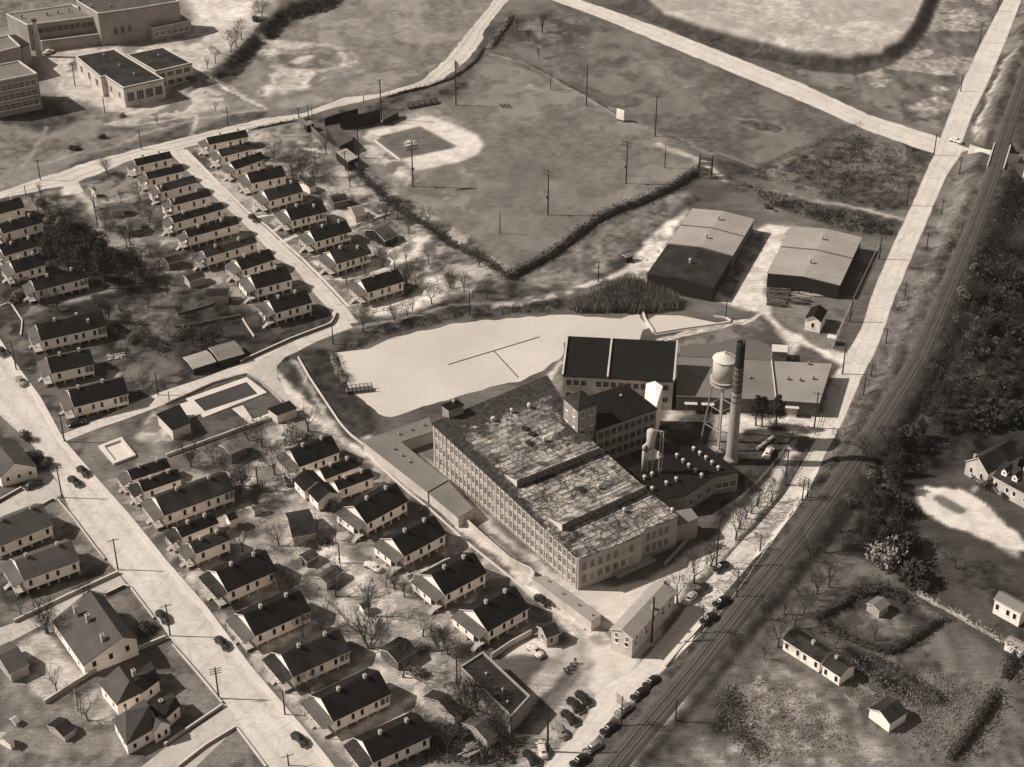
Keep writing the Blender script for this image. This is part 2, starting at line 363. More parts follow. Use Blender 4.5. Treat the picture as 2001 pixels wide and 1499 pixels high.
for L_ in (Z_('b',(1370,1390),(1440,1390),(1500,1440),(1440,1480)), Z_('f',(1520,200),(1580,190),(1620,240),(1560,260)), Z_('b',(1560,1250),(1620,1240),(1690,1300),(1640,1310))):
    paint(L_, 150, 3, 110, 3, .5)
paint(Z_('c',(300,590),(400,620),(370,660),(260,620)), 150, 4, 110, 4)
ribbon(Z_('c',(1200,1060),(1300,1095),(1500,1150),(1560,1200),(1700,1300),(1949,1385)), 2.4, 165, .8)
ribbon(Z_('h',(0,25),(160,70),(500,150),(900,225),(1170,290)), 2.2, 172, .8)
ribbon(Z_('c',(0,390),(150,430),(260,465),(700,720),(930,850),(1100,920),(1350,1010),(1640,1130)), 1.6, 140, .8, op=.8)
# upper right field
paint([(985,95),(1000,40),(1075,5),(1250,70),(1430,150),(1665,243),(1485,325),(1400,300),(1180,195)], 93, 2, 110, 14, .57, amp=26, nz=.34)
paint([(985,40),(1080,20),(1160,45),(1140,90),(1060,95),(990,85)], 104, 3, 75, 8, .5)
paint([(1180,85),(1280,110),(1420,180),(1380,200),(1250,140)], 122, 8, 95, 8, .5, op=.7)
ribbon(Z_('d',(0,820),(150,840),(280,870),(320,900),(280,935),(150,920),(0,850)), 1.2, 128, .8)
paint(Z_('d',(0,850),(200,845),(290,885),(240,925),(100,890)), 78, 2)
# terrace at the top right
paint([(1225,-60),(1250,5),(1300,35),(1440,72),(1530,98),(1650,118),(1722,108),(1765,82),(1790,45),(1812,-10),(1830,-80)], 174, 2, 156, 14, .52, amp=40, nz=.4)
paint(Z_('d',(540,560),(830,500),(1050,455),(1200,340),(1310,200),(1390,-40),(1850,-40),(1700,280),(1420,900),(1000,740),(760,620)), 140, 3, 98, 12, .5, amp=70)
paint(Z_('d',(230,420),(560,490),(830,510),(1000,640),(1200,760),(1400,900),(1300,900),(700,640),(330,490)), 92, 3, 118, 8)
paint(Z_('d',(1870,60),(2001,-20),(2100,0),(2100,900),(1800,900),(1640,960),(1600,900),(1750,600)), 86, 2, 110, 8, .5)
ribbon(Z_('d',(1670,950),(1690,800),(1780,610),(1840,460),(1920,370),(2001,270)), 3.2, 188, 1.0, g2=120, s=3, th=.62)
ribbon(Z_('d',(1640,870),(1740,640),(1840,430),(1930,330)), 1.6, 58, 1.0)
# overgrown wedge and road verges
paint([(1483,328),(1680,247),(1822,300),(1765,425),(1620,390),(1440,335)], 72, 2, 104, 8, .55, amp=55)
paint([(1430,345),(1500,372),(1760,432),(1745,470),(1640,450),(1500,400),(1420,365)], 60, 2, 84, 5, .55, amp=50)
paint([(1400,310),(1480,330),(1430,345),(1410,335)], 55, 2)
paint([(1905,320),(1945,345),(1860,560),(1795,710),(1650,930),(1560,1060),(1460,1180),(1300,1350),(1205,1460),(1180,1440),(1300,1310),(1440,1160),(1535,1030),(1645,840),(1690,735),(1755,570),(1855,340)], 92, 2, 116, 7, .5, amp=60)
paint([(1700,760),(1790,600),(1840,540),(1860,430),(1790,570),(1735,690),(1640,880)], 108, 4, 88, 6, op=.7)
# wood and scrub right of the railway
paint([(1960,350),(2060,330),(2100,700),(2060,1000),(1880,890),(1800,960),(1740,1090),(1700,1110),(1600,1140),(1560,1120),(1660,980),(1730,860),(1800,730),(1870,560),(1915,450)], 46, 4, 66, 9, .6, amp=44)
paint([(1890,700),(2001,720),(2010,820),(1940,860),(1880,800)], 84, 4, 60, 6)
paint([(1850,600),(1900,540),(1960,600),(1900,660),(1850,690)], 78, 5, 52, 7)
paint([(1620,1010),(1760,850),(1830,740),(1790,850),(1700,980),(1640,1070)], 96, 3, 66, 5, op=.8)
# ground right of the railway, lower right
paint([(1480,1160),(1620,1060),(1700,1100),(1800,1170),(1990,1290),(2060,1330),(2060,1560),(1150,1560),(1290,1420),(1400,1290)], 104, 3, 126, 8, .5, amp=60)
paint([(1800,1090),(1990,1100),(2040,1290),(1960,1280),(1800,1180)], 74, 3, 92, 8)
paint([(1370,1330),(1500,1290),(1650,1370),(1760,1480),(1740,1540),(1350,1540),(1380,1440)], 158, 4, 124, 3.5, .56, amp=80)
paint([(1380,1345),(1440,1350),(1430,1440),(1390,1430)], 42, 4)
paint(Z_('p',(560,450),(820,300),(860,180),(1180,280),(1200,360),(1400,470),(1120,700),(920,690),(600,520)), 56, 2.5, 80, 5)
paint(Z_('p',(640,440),(880,400),(1100,420),(1330,480),(1080,620),(940,640),(700,520)), 122, 2, 96, 4, .55, amp=60)
paint(Z_('p',(900,420),(1000,440),(1020,500),(920,480)), 178, 1, 130, 3)
paint(Z_('p',(420,480),(760,720),(1450,1040),(1300,1050),(820,840),(660,680),(400,530)), 52, 2.5, 80, 5, .6)
paint(Z_('p',(760,640),(1000,780),(1450,1030),(1300,1060),(1100,1000),(820,800)), 46, 2)
paint(Z_('p',(640,690),(860,880),(1280,1060),(1200,1100),(840,920),(700,780)), 132, 2, 104, 5)
ribbon(Z_('p',(820,30),(980,130),(1180,270),(1340,420),(1500,500)), 1.0, 128, .6)
ribbon(Z_('p',(-130,900),(30,720),(300,430),(560,130),(700,-60)), 2.0, 138, .9, op=.8); ribbon(Z_('p',(-200,900),(-20,720),(240,430),(500,130)), 1.2, 128, .8, op=.6)
paint([(1170,1500),(1340,1330),(1400,1335),(1330,1400),(1290,1470),(1262,1500)], 172, 2, 130, 5, .6)
paint(Z_('o',(1400,910),(1450,960),(1530,965),(1330,1140),(1240,1090)), 188, 1.0, 160, 3, .6)
# pale drive and forecourt of the big house
paint(Z_('A6',(100,960),(300,910),(720,950),(800,930),(1000,1000),(1300,1180),(1500,1400),(1900,1700),(1900,2100),(1500,1900),(1000,1650),(500,1500),(250,1300),(130,1150)), 208, 1.2, 190, 4, .6)
paint(Z_('A6',(400,1060),(480,1035),(560,1050),(940,1270),(955,1320),(900,1360),(800,1360),(500,1200),(400,1110)), 108, .4, crisp=True, amp=14)
paint(Z_('A6',(1020,960),(1120,860),(1220,880),(1080,990)), 185, .6)
# mill village: yards left of the upper street
paint([(0,395),(60,382),(145,352),(330,310),(390,370),(540,500),(655,620),(560,668),(480,705),(170,825),(120,850),(0,660),(-80,560)], 84, 2, 122, 7, .55, amp=60)
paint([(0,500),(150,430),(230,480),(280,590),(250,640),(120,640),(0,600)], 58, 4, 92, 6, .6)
paint(Z_('e',(430,70),(560,100),(640,220),(700,330),(700,420),(830,550),(930,540),(1000,440),(860,420),(760,360),(720,250),(690,130),(600,80)), 178, 1.5, 140, 4, .62)
paint(Z_('e',(540,30),(440,60),(500,110),(600,100)), 196, 1)
ribbon(Z_('e',(900,530),(1000,600),(1100,690),(1200,690),(1350,680)), 2.2, 158, 1.0)
paint(Z_('e',(980,400),(1100,420),(1250,390),(1330,450),(1300,480),(1180,520),(1000,560),(960,490)), 165, 2, 110, 4, .55)
paint(Z_('e',(700,150),(960,90),(1040,50),(1050,150),(760,190)), 150, 1.5, 95, 4, .52)
paint(Z_('e',(640,820),(760,740),(920,820),(700,860)), 150, 1.5, 90, 4); paint(Z_('e',(150,950),(500,870),(700,830),(690,880),(400,940),(180,1000)), 158, 1.5, 100, 4, .55)
paint(Z_('e',(730,960),(900,930),(1000,980),(1200,950),(1300,1000),(1260,1060),(1010,1110),(960,1090),(780,1020)), 120, 1.5, 150, 3, .6, amp=60)
paint(Z_('e',(1600,960),(1740,950),(1770,1010),(1620,1050)), 190, 1, 150, 4)
paint(Z_('e',(780,1290),(920,1270),(930,1320),(800,1340)), 178, 1, 120, 3); paint(Z_('e',(770,1400),(870,1390),(860,1450),(790,1450)), 205, .8)
paint(Z_('f',(-480,990),(-50,900),(200,1030),(420,960),(600,930),(660,1000),(600,1070),(330,1180),(0,1330),(-420,1430),(-500,1300)), 58, 1.2, 76, 5, .6, amp=40)
paint(Z_('e',(1240,1110),(1600,1060),(1800,1120),(1800,1260),(1500,1260),(1250,1200)), 64, 2, 84, 5)
# front yards along the right of the upper street
paint([(362,296),(400,268),(480,262),(580,240),(700,325),(980,505),(1000,560),(830,600),(740,620),(690,625)], 92, 1.5, 138, 6, .55, amp=64)
paint(Z_('f',(940,560),(1250,440),(1330,420),(1290,560),(1080,640),(700,740),(740,700),(900,640)), 168, 1.5, 118, 4, .58)
paint(Z_('f',(900,930),(1000,920),(1220,830),(1260,760),(1340,720),(1420,690),(1490,800),(1430,880),(1230,980),(1080,1040),(960,1030)), 186, 1.6, 140, 4, .64)
paint(Z_('f',(640,830),(760,790),(780,900),(700,900)), 96, .6); ribbon(Z_('f',(660,700),(690,720),(810,700),(960,650),(1090,600)), 2.2, 182, .8)
ribbon(Z_('f',(480,600),(560,640),(700,600)), 1.5, 176, .6); ribbon(Z_('f',(230,460),(300,440),(410,400)), 2.0, 182, .7)
ribbon(Z_('f',(60,280),(200,240),(260,220)), 2, 178, .7); ribbon(Z_('f',(190,390),(260,350)), 1.2, 182, .5)
paint(Z_('f',(700,220),(860,200),(1000,270),(840,340),(740,330)), 165, 1.2, 110, 3, .55)
paint(Z_('b',(420,1080),(560,1090),(570,1115),(440,1100)), 180, .6); paint(Z_('b',(650,1250),(780,1260),(780,1290),(650,1300)), 172, .8)
paint(Z_('b',(370,1290),(500,1130),(700,1150),(700,1320),(480,1400)), 96, 2, 130, 4, .55)
# hedge side slope and pond banks
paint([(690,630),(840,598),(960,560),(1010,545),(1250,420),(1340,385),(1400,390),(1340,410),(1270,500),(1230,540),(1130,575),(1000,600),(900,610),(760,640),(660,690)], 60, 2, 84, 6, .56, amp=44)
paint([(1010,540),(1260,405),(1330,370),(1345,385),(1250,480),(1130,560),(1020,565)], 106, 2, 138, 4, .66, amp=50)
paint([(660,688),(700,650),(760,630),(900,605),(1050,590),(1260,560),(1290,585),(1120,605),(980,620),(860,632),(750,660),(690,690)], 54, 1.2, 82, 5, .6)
ribbon(Z_('f',(700,1100),(960,1060),(1200,1000),(1500,930),(1949,905)), 1.4, 120, .6); ribbon(Z_('g',(0,935),(200,905),(450,855),(700,780),(900,700),(1050,640)), 2.6, 178, 1.0, g2=110, s=4, th=.6)
paint(Z_('g',(1060,580),(1130,460),(1260,330),(1440,225),(1460,250),(1380,330),(1250,540),(1150,690),(1140,760),(1080,720),(1000,660)), 208, 1.3, 150, 3.0, .62, amp=70)
paint(Z_('g',(900,720),(1100,700),(1140,790),(1000,760)), 150, 1.2, 90, 3)
# between the warehouses, mill drive
paint([(1475,450),(1500,437),(1545,442),(1500,560),(1498,590),(1530,640),(1600,680),(1660,690),(1660,720),(1560,672),(1545,700),(1500,620),(1430,598),(1392,580),(1420,540)], 206, 1.2, 182, 5, .62, amp=36)
paint([(1395,560),(1470,440),(1480,460),(1430,585)], 110, 1.2)
paint(Z_('h',(-30,480),(140,370),(230,370),(150,520),(20,720),(-60,760)), 108, 1.5, 150, 3, .55)
paint(Z_('h',(215,760),(800,830),(860,470),(990,480),(780,960),(660,1200),(450,1120),(260,930)), 98, 1.2, 112, 6, amp=36)
paint([(1240,690),(1330,668),(1430,640),(1480,625),(1500,640),(1470,660),(1330,690),(1250,700)], 100, 1.2, 120, 5)
ribbon([(1290,672),(1340,655),(1420,640),(1475,628)], .9, 208, .4); ribbon([(1284,666),(1340,650),(1410,636),(1470,624),(1500,610)], .9, 208, .4)
paint([(1060,760),(1080,720),(1105,690),(1105,740),(1080,770)], 120, 1.2); ribbon([(1060,748),(1080,728),(1100,705)], 1.8, 190, .6)
# mill yard, drives
paint([(1300,800),(1340,806),(1470,812),(1590,812),(1600,800),(1650,700),(1655,690),(1690,720),(1640,840),(1590,860),(1530,840),(1450,842),(1410,850),(1390,870),(1350,860),(1330,830),(1290,835)], 200, 1.0, 178, 5, .62, amp=36)
paint([(1450,835),(1530,836),(1555,850),(1550,880),(1500,940),(1450,990),(1390,1060),(1360,1060),(1440,950),(1430,900),(1430,850)], 50, 1.2, 66, 4)
paint([(1220,850),(1400,790),(1400,880),(1300,900),(1220,900)], 62, 2, 96, 3, .6)
paint([(1395,840),(1440,850),(1430,890),(1395,885)], 110, 1.2, 160, 2.5, .6)
paint([(1120,1135),(1200,1150),(1270,1130),(1310,1100),(1400,1045),(1480,960),(1560,860),(1560,885),(1500,985),(1400,1095),(1345,1140),(1330,1180),(1240,1310),(1270,1330),(1262,1348),(1165,1420),(1110,1510),(1050,1510),(1100,1455),(1150,1400),(1160,1348),(1153,1322),(1090,1290),(990,1285),(960,1270),(1040,1245),(1100,1262),(1150,1255),(1195,1245),(1165,1200),(1085,1110)], 194, .8, 184, 5, .64, amp=14, nz=.22)
paint([(820,890),(845,905),(900,955),(1000,1060),(1133,1148),(1195,1235),(1165,1225),(1060,1130),(920,1005),(865,950)], 150, .8, 180, 5, .5, amp=36)
paint([(549,785),(590,815),(645,850),(700,890),(760,930),(830,985),(920,1065),(1010,1145),(1080,1210),(1150,1270),(1200,1255),(1110,1180),(1000,1092),(900,1002),(800,915),(720,850),(655,792),(620,740),(590,700),(556,703),(540,720)], 186, .8, 150, 4, .6, amp=40)
paint(Z_('j',(215,20),(330,0),(400,20),(520,280),(700,540),(860,640),(860,590),(1060,470),(1060,440),(900,340),(760,250),(700,100),(600,-60),(420,-80),(280,-60)), 56, 1.0, 74, 5, .6, amp=36)
ribbon(Z_('j',(330,0),(380,120),(460,240),(520,350)), 1.1, 142, .5)
paint(Z_('j',(230,-40),(300,-60),(330,20),(400,140),(500,330),(560,420),(460,330),(300,180),(220,60)), 64, .8)
ribbon(Z_('j',(380,0),(560,290),(660,430),(740,540),(870,650),(1200,930),(1640,1330),(1949,1600)), 1.3, 70, .5)
# block between the two rows
paint([(205,940),(380,868),(470,850),(560,800),(600,850),(700,890),(850,1000),(1000,1130),(1060,1230),(960,1290),(900,1290),(840,1500),(690,1500),(600,1420),(480,1287),(330,1097),(256,1005)], 130, 1.5, 84, 7, .52, amp=66)
paint([(480,1010),(560,970),(640,990),(660,1060),(740,1120),(850,1210),(890,1270),(830,1330),(790,1400),(700,1420),(800,1300),(780,1240),(700,1180),(640,1110),(560,1060)], 168, 2.5, 128, 6, .55, amp=60)
paint(Z_('n',(820,700),(980,660),(1000,700),(940,740),(830,760)), 205, 1, 170, 3)
paint(Z_('n',(760,740),(1000,800),(1300,760),(1350,640),(1260,480),(1450,620),(1450,800),(1150,1050),(800,1240),(700,1260),(1000,1050)), 158, 2, 118, 5, .55)
paint(Z_('n',(1240,1150),(1900,1230),(1900,1500),(1180,1500)), 70, 2.5, 110, 4, .55, amp=70)
paint(Z_('j',(0,720),(330,680),(430,860),(640,980),(560,1130),(300,1050),(0,1000)), 142, 2, 100, 5, .55, amp=60)
paint(Z_('i',(1250,720),(1900,480),(1949,600),(1949,760),(1500,840),(1250,820)), 76, 1.5, 104, 5)
ribbon(Z_('n',(-300,300),(0,320),(320,160),(560,60)), 2.0, 168, .9); ribbon(Z_('n',(60,660),(380,560),(560,440)), 1.8, 168, .8); ribbon(Z_('n',(600,1330),(820,1220),(1050,1090),(1200,1000)), 2.0, 172, .9)
# front yards, left street (right side)
paint(Z_('i',(470,600),(740,915),(1230,740),(1500,620),(1420,480),(1200,360)), 92, .7, 112, 6, .5, amp=40)
paint(Z_('i',(980,540),(1100,410),(1170,430),(1240,560),(1310,580),(1160,640),(1010,600)), 172, 1.2, 110, 3.5, .55, amp=60)
paint(Z_('i',(770,915),(880,880),(940,960),(850,1050)), 96, .6); paint(Z_('i',(880,1060),(960,1000),(1040,1080),(950,1160)), 100, .6, 140, 3)
paint(Z_('i',(970,1170),(1070,1130),(1170,1250),(1110,1340)), 112, .6, 150, 3); paint(Z_('i',(1130,1370),(1230,1330),(1310,1440),(1220,1500)), 104, .6, 140, 3)
# pool block
paint(Z_('i',(1200,340),(1560,190),(1800,125),(1910,150),(2010,260),(2100,330),(2090,480),(1490,640)), 72, .6, 86, 5, amp=26)
# left of the left street
paint([(-80,760),(0,830),(60,880),(95,915),(40,955),(-80,1000)], 84, 1.2)
paint(Z_('i',(0,1230),(400,1020),(640,1240),(830,1499),(760,1700),(0,1900)), 78, 1, 118, 6, .55, amp=50)
paint(Z_('m',(0,330),(180,340),(400,230),(560,190),(780,140),(700,180),(100,480),(0,470)), 140, 1.2, 110, 4, .5, amp=60)
paint(Z_('m',(740,300),(870,240),(1180,590),(1050,660),(980,620)), 92, .6, 110, 4, amp=36)
paint(Z_('m',(60,680),(250,560),(380,540),(420,700),(600,860),(560,920),(310,1060),(170,1000),(150,900),(240,780)), 176, 1.0, 150, 4, .6, amp=40)
paint(Z_('m',(0,780),(150,900),(180,1010),(310,1070),(560,1000),(700,920),(820,1060),(860,1380),(1150,1330),(1040,1499),(0,1600)), 104, 1.5, 124, 6, .52, amp=44)
paint(Z_('m',(530,1000),(700,930),(800,1080),(790,1180),(650,1200),(560,1130)), 140, 1.2, 165, 3, .55)
paint(Z_('m',(1190,610),(1560,1060),(1150,1340),(1180,1250),(1100,820)), 90, .7, 112, 4, amp=36)
paint(Z_('m',(1280,1470),(1640,1220),(1850,1490),(1700,1560)), 96, .6, 118, 5, amp=36)
# car park by the railway lane and lane tracks
paint([(1040,1330),(1110,1245),(1135,1225),(1165,1335),(1158,1372),(1130,1420),(1060,1500),(980,1510),(1010,1420)], 146, 1.2, 165, 5, .55, amp=36)
paint(Z_('o',(380,1040),(640,820),(720,780),(520,1010),(300,1250),(160,1480),(60,1480),(230,1240)), 84, 1.2, 104, 4)
ribbon([(1128,1300),(1090,1345),(1040,1395),(1000,1450)], 2.2, 84, .8)
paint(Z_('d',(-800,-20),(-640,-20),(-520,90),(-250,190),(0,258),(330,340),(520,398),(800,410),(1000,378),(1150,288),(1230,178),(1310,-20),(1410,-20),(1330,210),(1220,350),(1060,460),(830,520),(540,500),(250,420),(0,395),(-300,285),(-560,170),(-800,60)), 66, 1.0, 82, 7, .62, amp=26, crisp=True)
# ballast-stained ground beside the track
for _o, _g, _w in ((-4.4, 60, 4.0), (4.4, 64, 4.0), (8.0, 100, 2.6), (-8.0, 96, 2.6)):
    _r = resample([Vector((p.x, p.y, 0)) for p in RAIL], 40); _t = np.gradient(_r[:, :2], axis=0); _t /= np.hypot(*_t.T)[:, None]
    ribbon([pj((x, y, rz(x, y))) for x, y in zip(_r[:, 0]-_t[:, 1]*_o, _r[:, 1]+_t[:, 0]*_o)], _w, _g, 1.6, op=.75)
gain([(205,940),(380,868),(560,820),(700,890),(1000,1130),(1060,1230),(880,1320),(840,1500),(690,1500),(480,1287),(256,1005)], 1.13)
gain([(330,310),(400,268),(580,240),(700,325),(985,520),(1000,560),(760,640),(560,668),(400,560)], 1.16)
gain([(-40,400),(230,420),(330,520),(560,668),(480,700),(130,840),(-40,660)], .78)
gain([(1960,340),(2080,340),(2080,1560),(1200,1560),(1400,1310),(1560,1100),(1700,900),(1830,650),(1900,480)], .8, 5)  # soil darkened all over; the lawn's tree shadow is partly painted in
paint(Z_('A6',(100,960),(300,915),(720,955),(800,935),(1000,1005),(1300,1185),(1500,1400),(1900,1700),(2100,2000),(1500,1900),(1000,1650),(500,1500),(250,1300),(130,1150)), 206, .5, 190, 5, .6, amp=16, nz=.25)
paint(Z_('A6',(400,1060),(480,1035),(560,1050),(940,1270),(955,1320),(900,1360),(800,1360),(500,1200),(400,1110)), 106, .4, crisp=True, amp=10, nz=.3)
tone = np.clip(tone, 22, 235)
def build_ground():
    ny, nx = GX.shape
    v = np.stack([GX, GY, GZ], -1).reshape(-1, 3)
    idx = np.arange(ny*nx).reshape(ny, nx)
    f = np.stack([idx[:-1,:-1], idx[:-1,1:], idx[1:,1:], idx[1:,:-1]], -1).reshape(-1, 4)
    me = bpy.data.meshes.new('ground'); me.vertices.add(len(v)); me.vertices.foreach_set('co', v.ravel())
    me.loops.add(f.size); me.loops.foreach_set('vertex_index', f.ravel().astype(np.int32))
    me.polygons.add(len(f)); me.polygons.foreach_set('loop_start', np.arange(0, f.size, 4, dtype=np.int32)); me.polygons.foreach_set('loop_total', np.full(len(f), 4, np.int32))
    me.polygons.foreach_set('use_smooth', np.ones(len(f), bool)); me.update(); me.validate()
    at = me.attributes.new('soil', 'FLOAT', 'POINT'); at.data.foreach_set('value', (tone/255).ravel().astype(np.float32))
    a2 = me.attributes.new('coarse', 'FLOAT', 'POINT'); a2.data.foreach_set('value', coarse.ravel().astype(np.float32))
    m = bpy.data.materials.new('soil_and_grass'); m.use_nodes = True; nt = m.node_tree; L = nt.links; b = nt.nodes['Principled BSDF']
    b.inputs['Roughness'].default_value = .95; b.inputs['Specular IOR Level'].default_value = .1
    a = nd(nt, 'ShaderNodeAttribute', attribute_name='soil'); geo = nd(nt, 'ShaderNodeNewGeometry')
    n1 = nd(nt, 'ShaderNodeTexNoise'); n1.inputs['Scale'].default_value = .8; n1.inputs['Detail'].default_value = 6; n1.inputs['Roughness'].default_value = .75
    n2 = nd(nt, 'ShaderNodeTexNoise'); n2.inputs['Scale'].default_value = 2.2; n2.inputs['Detail'].default_value = 4; n2.inputs['Roughness'].default_value = .7
    for n in (n1, n2): L.new(geo.outputs['Position'], n.inputs['Vector'])
    n1.inputs['Scale'].default_value = .9; mps = nd(nt, 'ShaderNodeMapping'); mps.inputs['Scale'].default_value = (.35, 1.5, 1); mps.inputs['Rotation'].default_value = (0, 0, .25); L.new(geo.outputs['Position'], mps.inputs[0]); L.new(mps.outputs[0], n1.inputs['Vector'])
    ad = nd(nt, 'ShaderNodeMath', operation='ADD'); L.new(n1.outputs[0], ad.inputs[0]); L.new(n2.outputs[0], ad.inputs[1])
    mr = nd(nt, 'ShaderNodeMapRange'); L.new(ad.outputs[0], mr.inputs[0]); mr.inputs[1].default_value = .6; mr.inputs[2].default_value = 1.4; mr.inputs[3].default_value = -.5; mr.inputs[4].default_value = .5
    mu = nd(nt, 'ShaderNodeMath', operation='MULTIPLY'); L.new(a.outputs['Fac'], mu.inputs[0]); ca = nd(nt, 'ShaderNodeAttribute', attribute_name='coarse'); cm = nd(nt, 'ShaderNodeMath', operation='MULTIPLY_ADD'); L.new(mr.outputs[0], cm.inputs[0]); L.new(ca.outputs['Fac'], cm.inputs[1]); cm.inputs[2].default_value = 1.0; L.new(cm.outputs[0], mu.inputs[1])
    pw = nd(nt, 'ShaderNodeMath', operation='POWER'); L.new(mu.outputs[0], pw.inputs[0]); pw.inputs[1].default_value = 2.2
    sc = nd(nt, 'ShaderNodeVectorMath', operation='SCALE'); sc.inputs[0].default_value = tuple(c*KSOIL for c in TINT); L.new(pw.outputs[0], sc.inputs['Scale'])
    L.new(sc.outputs[0], b.inputs['Base Color'])
    bp = nd(nt, 'ShaderNodeBump'); bp.inputs['Strength'].default_value = .5; bp.inputs['Distance'].default_value = .25; L.new(ad.outputs[0], bp.inputs['Height']); L.new(bp.outputs[0], b.inputs['Normal'])
    me.materials.append(m)
    return struct(put('ground', me))
KSOIL = 1.0
build_ground()

# ------------------------------------------------------------------ sheets: roads, walks, water
def strip(name, left, right, m, lift=.03, n=70, thick=0, jit=.0, cross=3):
    Lp = resample([G(*p) for p in left], n); Rp = resample([G(*p) for p in right], n); b = MB(); ac = []
    rr = random.Random(len(left)*31+n)
    for i in range(n):
        j1, j2 = rr.uniform(-jit, jit), rr.uniform(-jit, jit)
        for k in range(cross+1):
            t = k/cross; t2 = t+(j1*(1-t)+j2*t)*.05
            p = Lp[i]*(1-t2)+Rp[i]*t2
            b.v.append((p[0], p[1], rz(p[0], p[1])+lift)); ac.append(t)
    c = cross+1
    for i in range(n-1):
        for k in range(cross): b.f.append((i*c+k, (i+1)*c+k, (i+1)*c+k+1, i*c+k+1)[::-1]); b.m.append(0)
    o = b.build(name, m)
    if o.data.polygons[0].normal.z < 0: o.data.flip_normals()
    if thick:
        md = None
        bm_v = len(b.v); vs = b.v+[(x, y, z-thick) for x, y, z in b.v]; fs = list(b.f)
        for i in range(n-1):
            for k in (0, cross): fs.append((i*c+k, (i+1)*c+k, bm_v+(i+1)*c+k, bm_v+i*c+k))
        me = bpy.data.meshes.new(name); me.from_pydata(vs, [], fs); me.materials.append(m); me.update(); o.data = me
    else:
        cl = (Lp+Rp)/2; sl = np.r_[0, np.cumsum(np.hypot(*np.diff(cl[:, :2], axis=0).T))]
        a1 = o.data.attributes.new('across', 'FLOAT', 'POINT'); a1.data.foreach_set('value', np.array(ac, np.float32)); a2 = o.data.attributes.new('along', 'FLOAT', 'POINT'); a2.data.foreach_set('value', np.repeat(sl, cross+1).astype(np.float32))
    return struct(o)
def sheet(name, pts, m, lift=.03):
    b = MB(); vs = [G(*p) for p in pts]; b.v = [(p.x, p.y, p.z+lift) for p in vs]; b.f = [tuple(range(len(vs)))]; b.m = [0]
    o = b.build(name, m)
    if o.data.polygons[0].normal.z < 0: o.data.flip_normals()
    a1 = o.data.attributes.new('across', 'FLOAT', 'POINT'); a1.data.foreach_set('value', np.full(len(b.v), .5, np.float32))
    return struct(o)
LS_L = [(-100,700),(0,812),(62,868),(112,940),(144,1015),(192,1076),(243,1132),(302,1203),(333,1248),(436,1376),(517,1494),(580,1580),(760,1840)]
LS_R = [(-40,600),(29,708),(80,777),(125,860),(197,943),(256,1009),(325,1095),(402,1183),(492,1304),(597,1427),(640,1480),(690,1550),(880,1810)]
strip('road', LS_L, LS_R, M['road'], .03, 120)
W_R = [(u-9-5*i/11, v+3) for i, (u, v) in enumerate(LS_R)]
strip('pavement', W_R, LS_R, M['walk'], .15, 120, thick=.14, cross=1)
sheet('side_road', [(-60,1012),(0,985),(43,955),(90,915),(128,962),(110,973),(62,990),(0,1018),(-60,1045)], M['road'], .034)
sheet('side_road', [(-60,1248),(28,1217),(232,1122),(250,1146),(207,1160),(175,1153),(105,1210),(0,1265),(-60,1300)], M['road'], .034)
sheet('side_road', [(440,1372),(434,1387),(321,1463),(250,1520),(340,1540),(461,1424),(470,1415)], M['road'], .034)
strip('road', [(318,285),(384,352),(480,441),(541,507),(573,521),(611,571),(640,603),(654,622),(640,640)], [(352,284),(427,360),(478,414),(520,446),(557,481),(589,510),(633,554),(677,601),(700,630)], M['road'], .034, 90)
strip('pavement', [(361,293),(427,360),(479,412),(521,444),(558,479),(590,508),(634,552),(679,600)], [(366,293),(432,360),(484,412),(526,444),(563,479),(596,508),(640,552),(685,600)], M['walk'], .13, 80, thick=.12, cross=1)
strip('road', [(120,850),(173,828),(267,785),(320,764),(400,738),(480,707),(571,665),(645,636),(660,610)], [(130,862),(187,839),(250,818),(323,790),(396,754),(488,732),(575,690),(620,667),(690,640)], M['road'], .038, 90)
sheet('road', [(480,733),(507,705),(575,664),(584,686),(556,699),(541,716),(541,737),(556,765),(585,800),(549,786),(531,769),(507,741),(494,735)], M['road'], .042)
strip('road', [(-80,397),(0,375),(187,312),(365,267),(520,231),(595,221),(672,191),(741,184),(821,160),(875,112),(907,69),(955,16),(1000,-60)], [(-80,410),(0,388),(144,360),(253,315),(357,291),(520,248),(581,233),(651,211),(747,189),(853,165),(900,130),(938,88),(950,55),(1040,-60)], M['dirtroad'], .038, 120, jit=1.2)
sheet('side_road', [(113,352),(146,345),(163,374),(142,378),(130,376)], M['dirtroad'], .034)
strip('road', [(980,-50),(1180,15),(1300,58),(1420,105),(1560,160),(1700,225),(1830,266),(1900,292)], [(960,-42),(1160,30),(1300,88),(1420,138),(1560,196),(1700,258),(1810,296),(1850,305)], M['highway'], .03, 90, jit=.5)
strip('road', [(1890,302),(1945,322),(2060,385)], [(1895,282),(1950,300),(2070,350)], M['highway'], .046, 30)
strip('road', [(1985,-50),(1961,0),(1917,84),(1872,179),(1844,252),(1827,300)], [(2020,-50),(1996,0),(1964,84),(1928,168),(1900,224),(1878,285)], M['highway'], .034, 60)
strip('road', [(1834,280),(1782,400),(1748,470),(1706,569),(1684,641),(1655,690),(1645,735),(1632,809),(1591,863),(1560,919),(1532,969),(1490,1017),(1430,1080),(1360,1160),(1300,1240),(1235,1312),(1165,1347),(1153,1392),(1117,1441),(1072,1490),(1030,1540),(860,1800)],
             [(1886,290),(1846,350),(1804,451),(1748,583),(1712,686),(1687,731),(1642,835),(1619,874),(1597,924),(1575,969),(1532,1028),(1477,1102),(1435,1164),(1370,1240),(1298,1308),(1262,1345),(1200,1398),(1167,1440),(1122,1493),(1085,1540),(930,1800)], M['highway'], .038, 110, jit=.4)
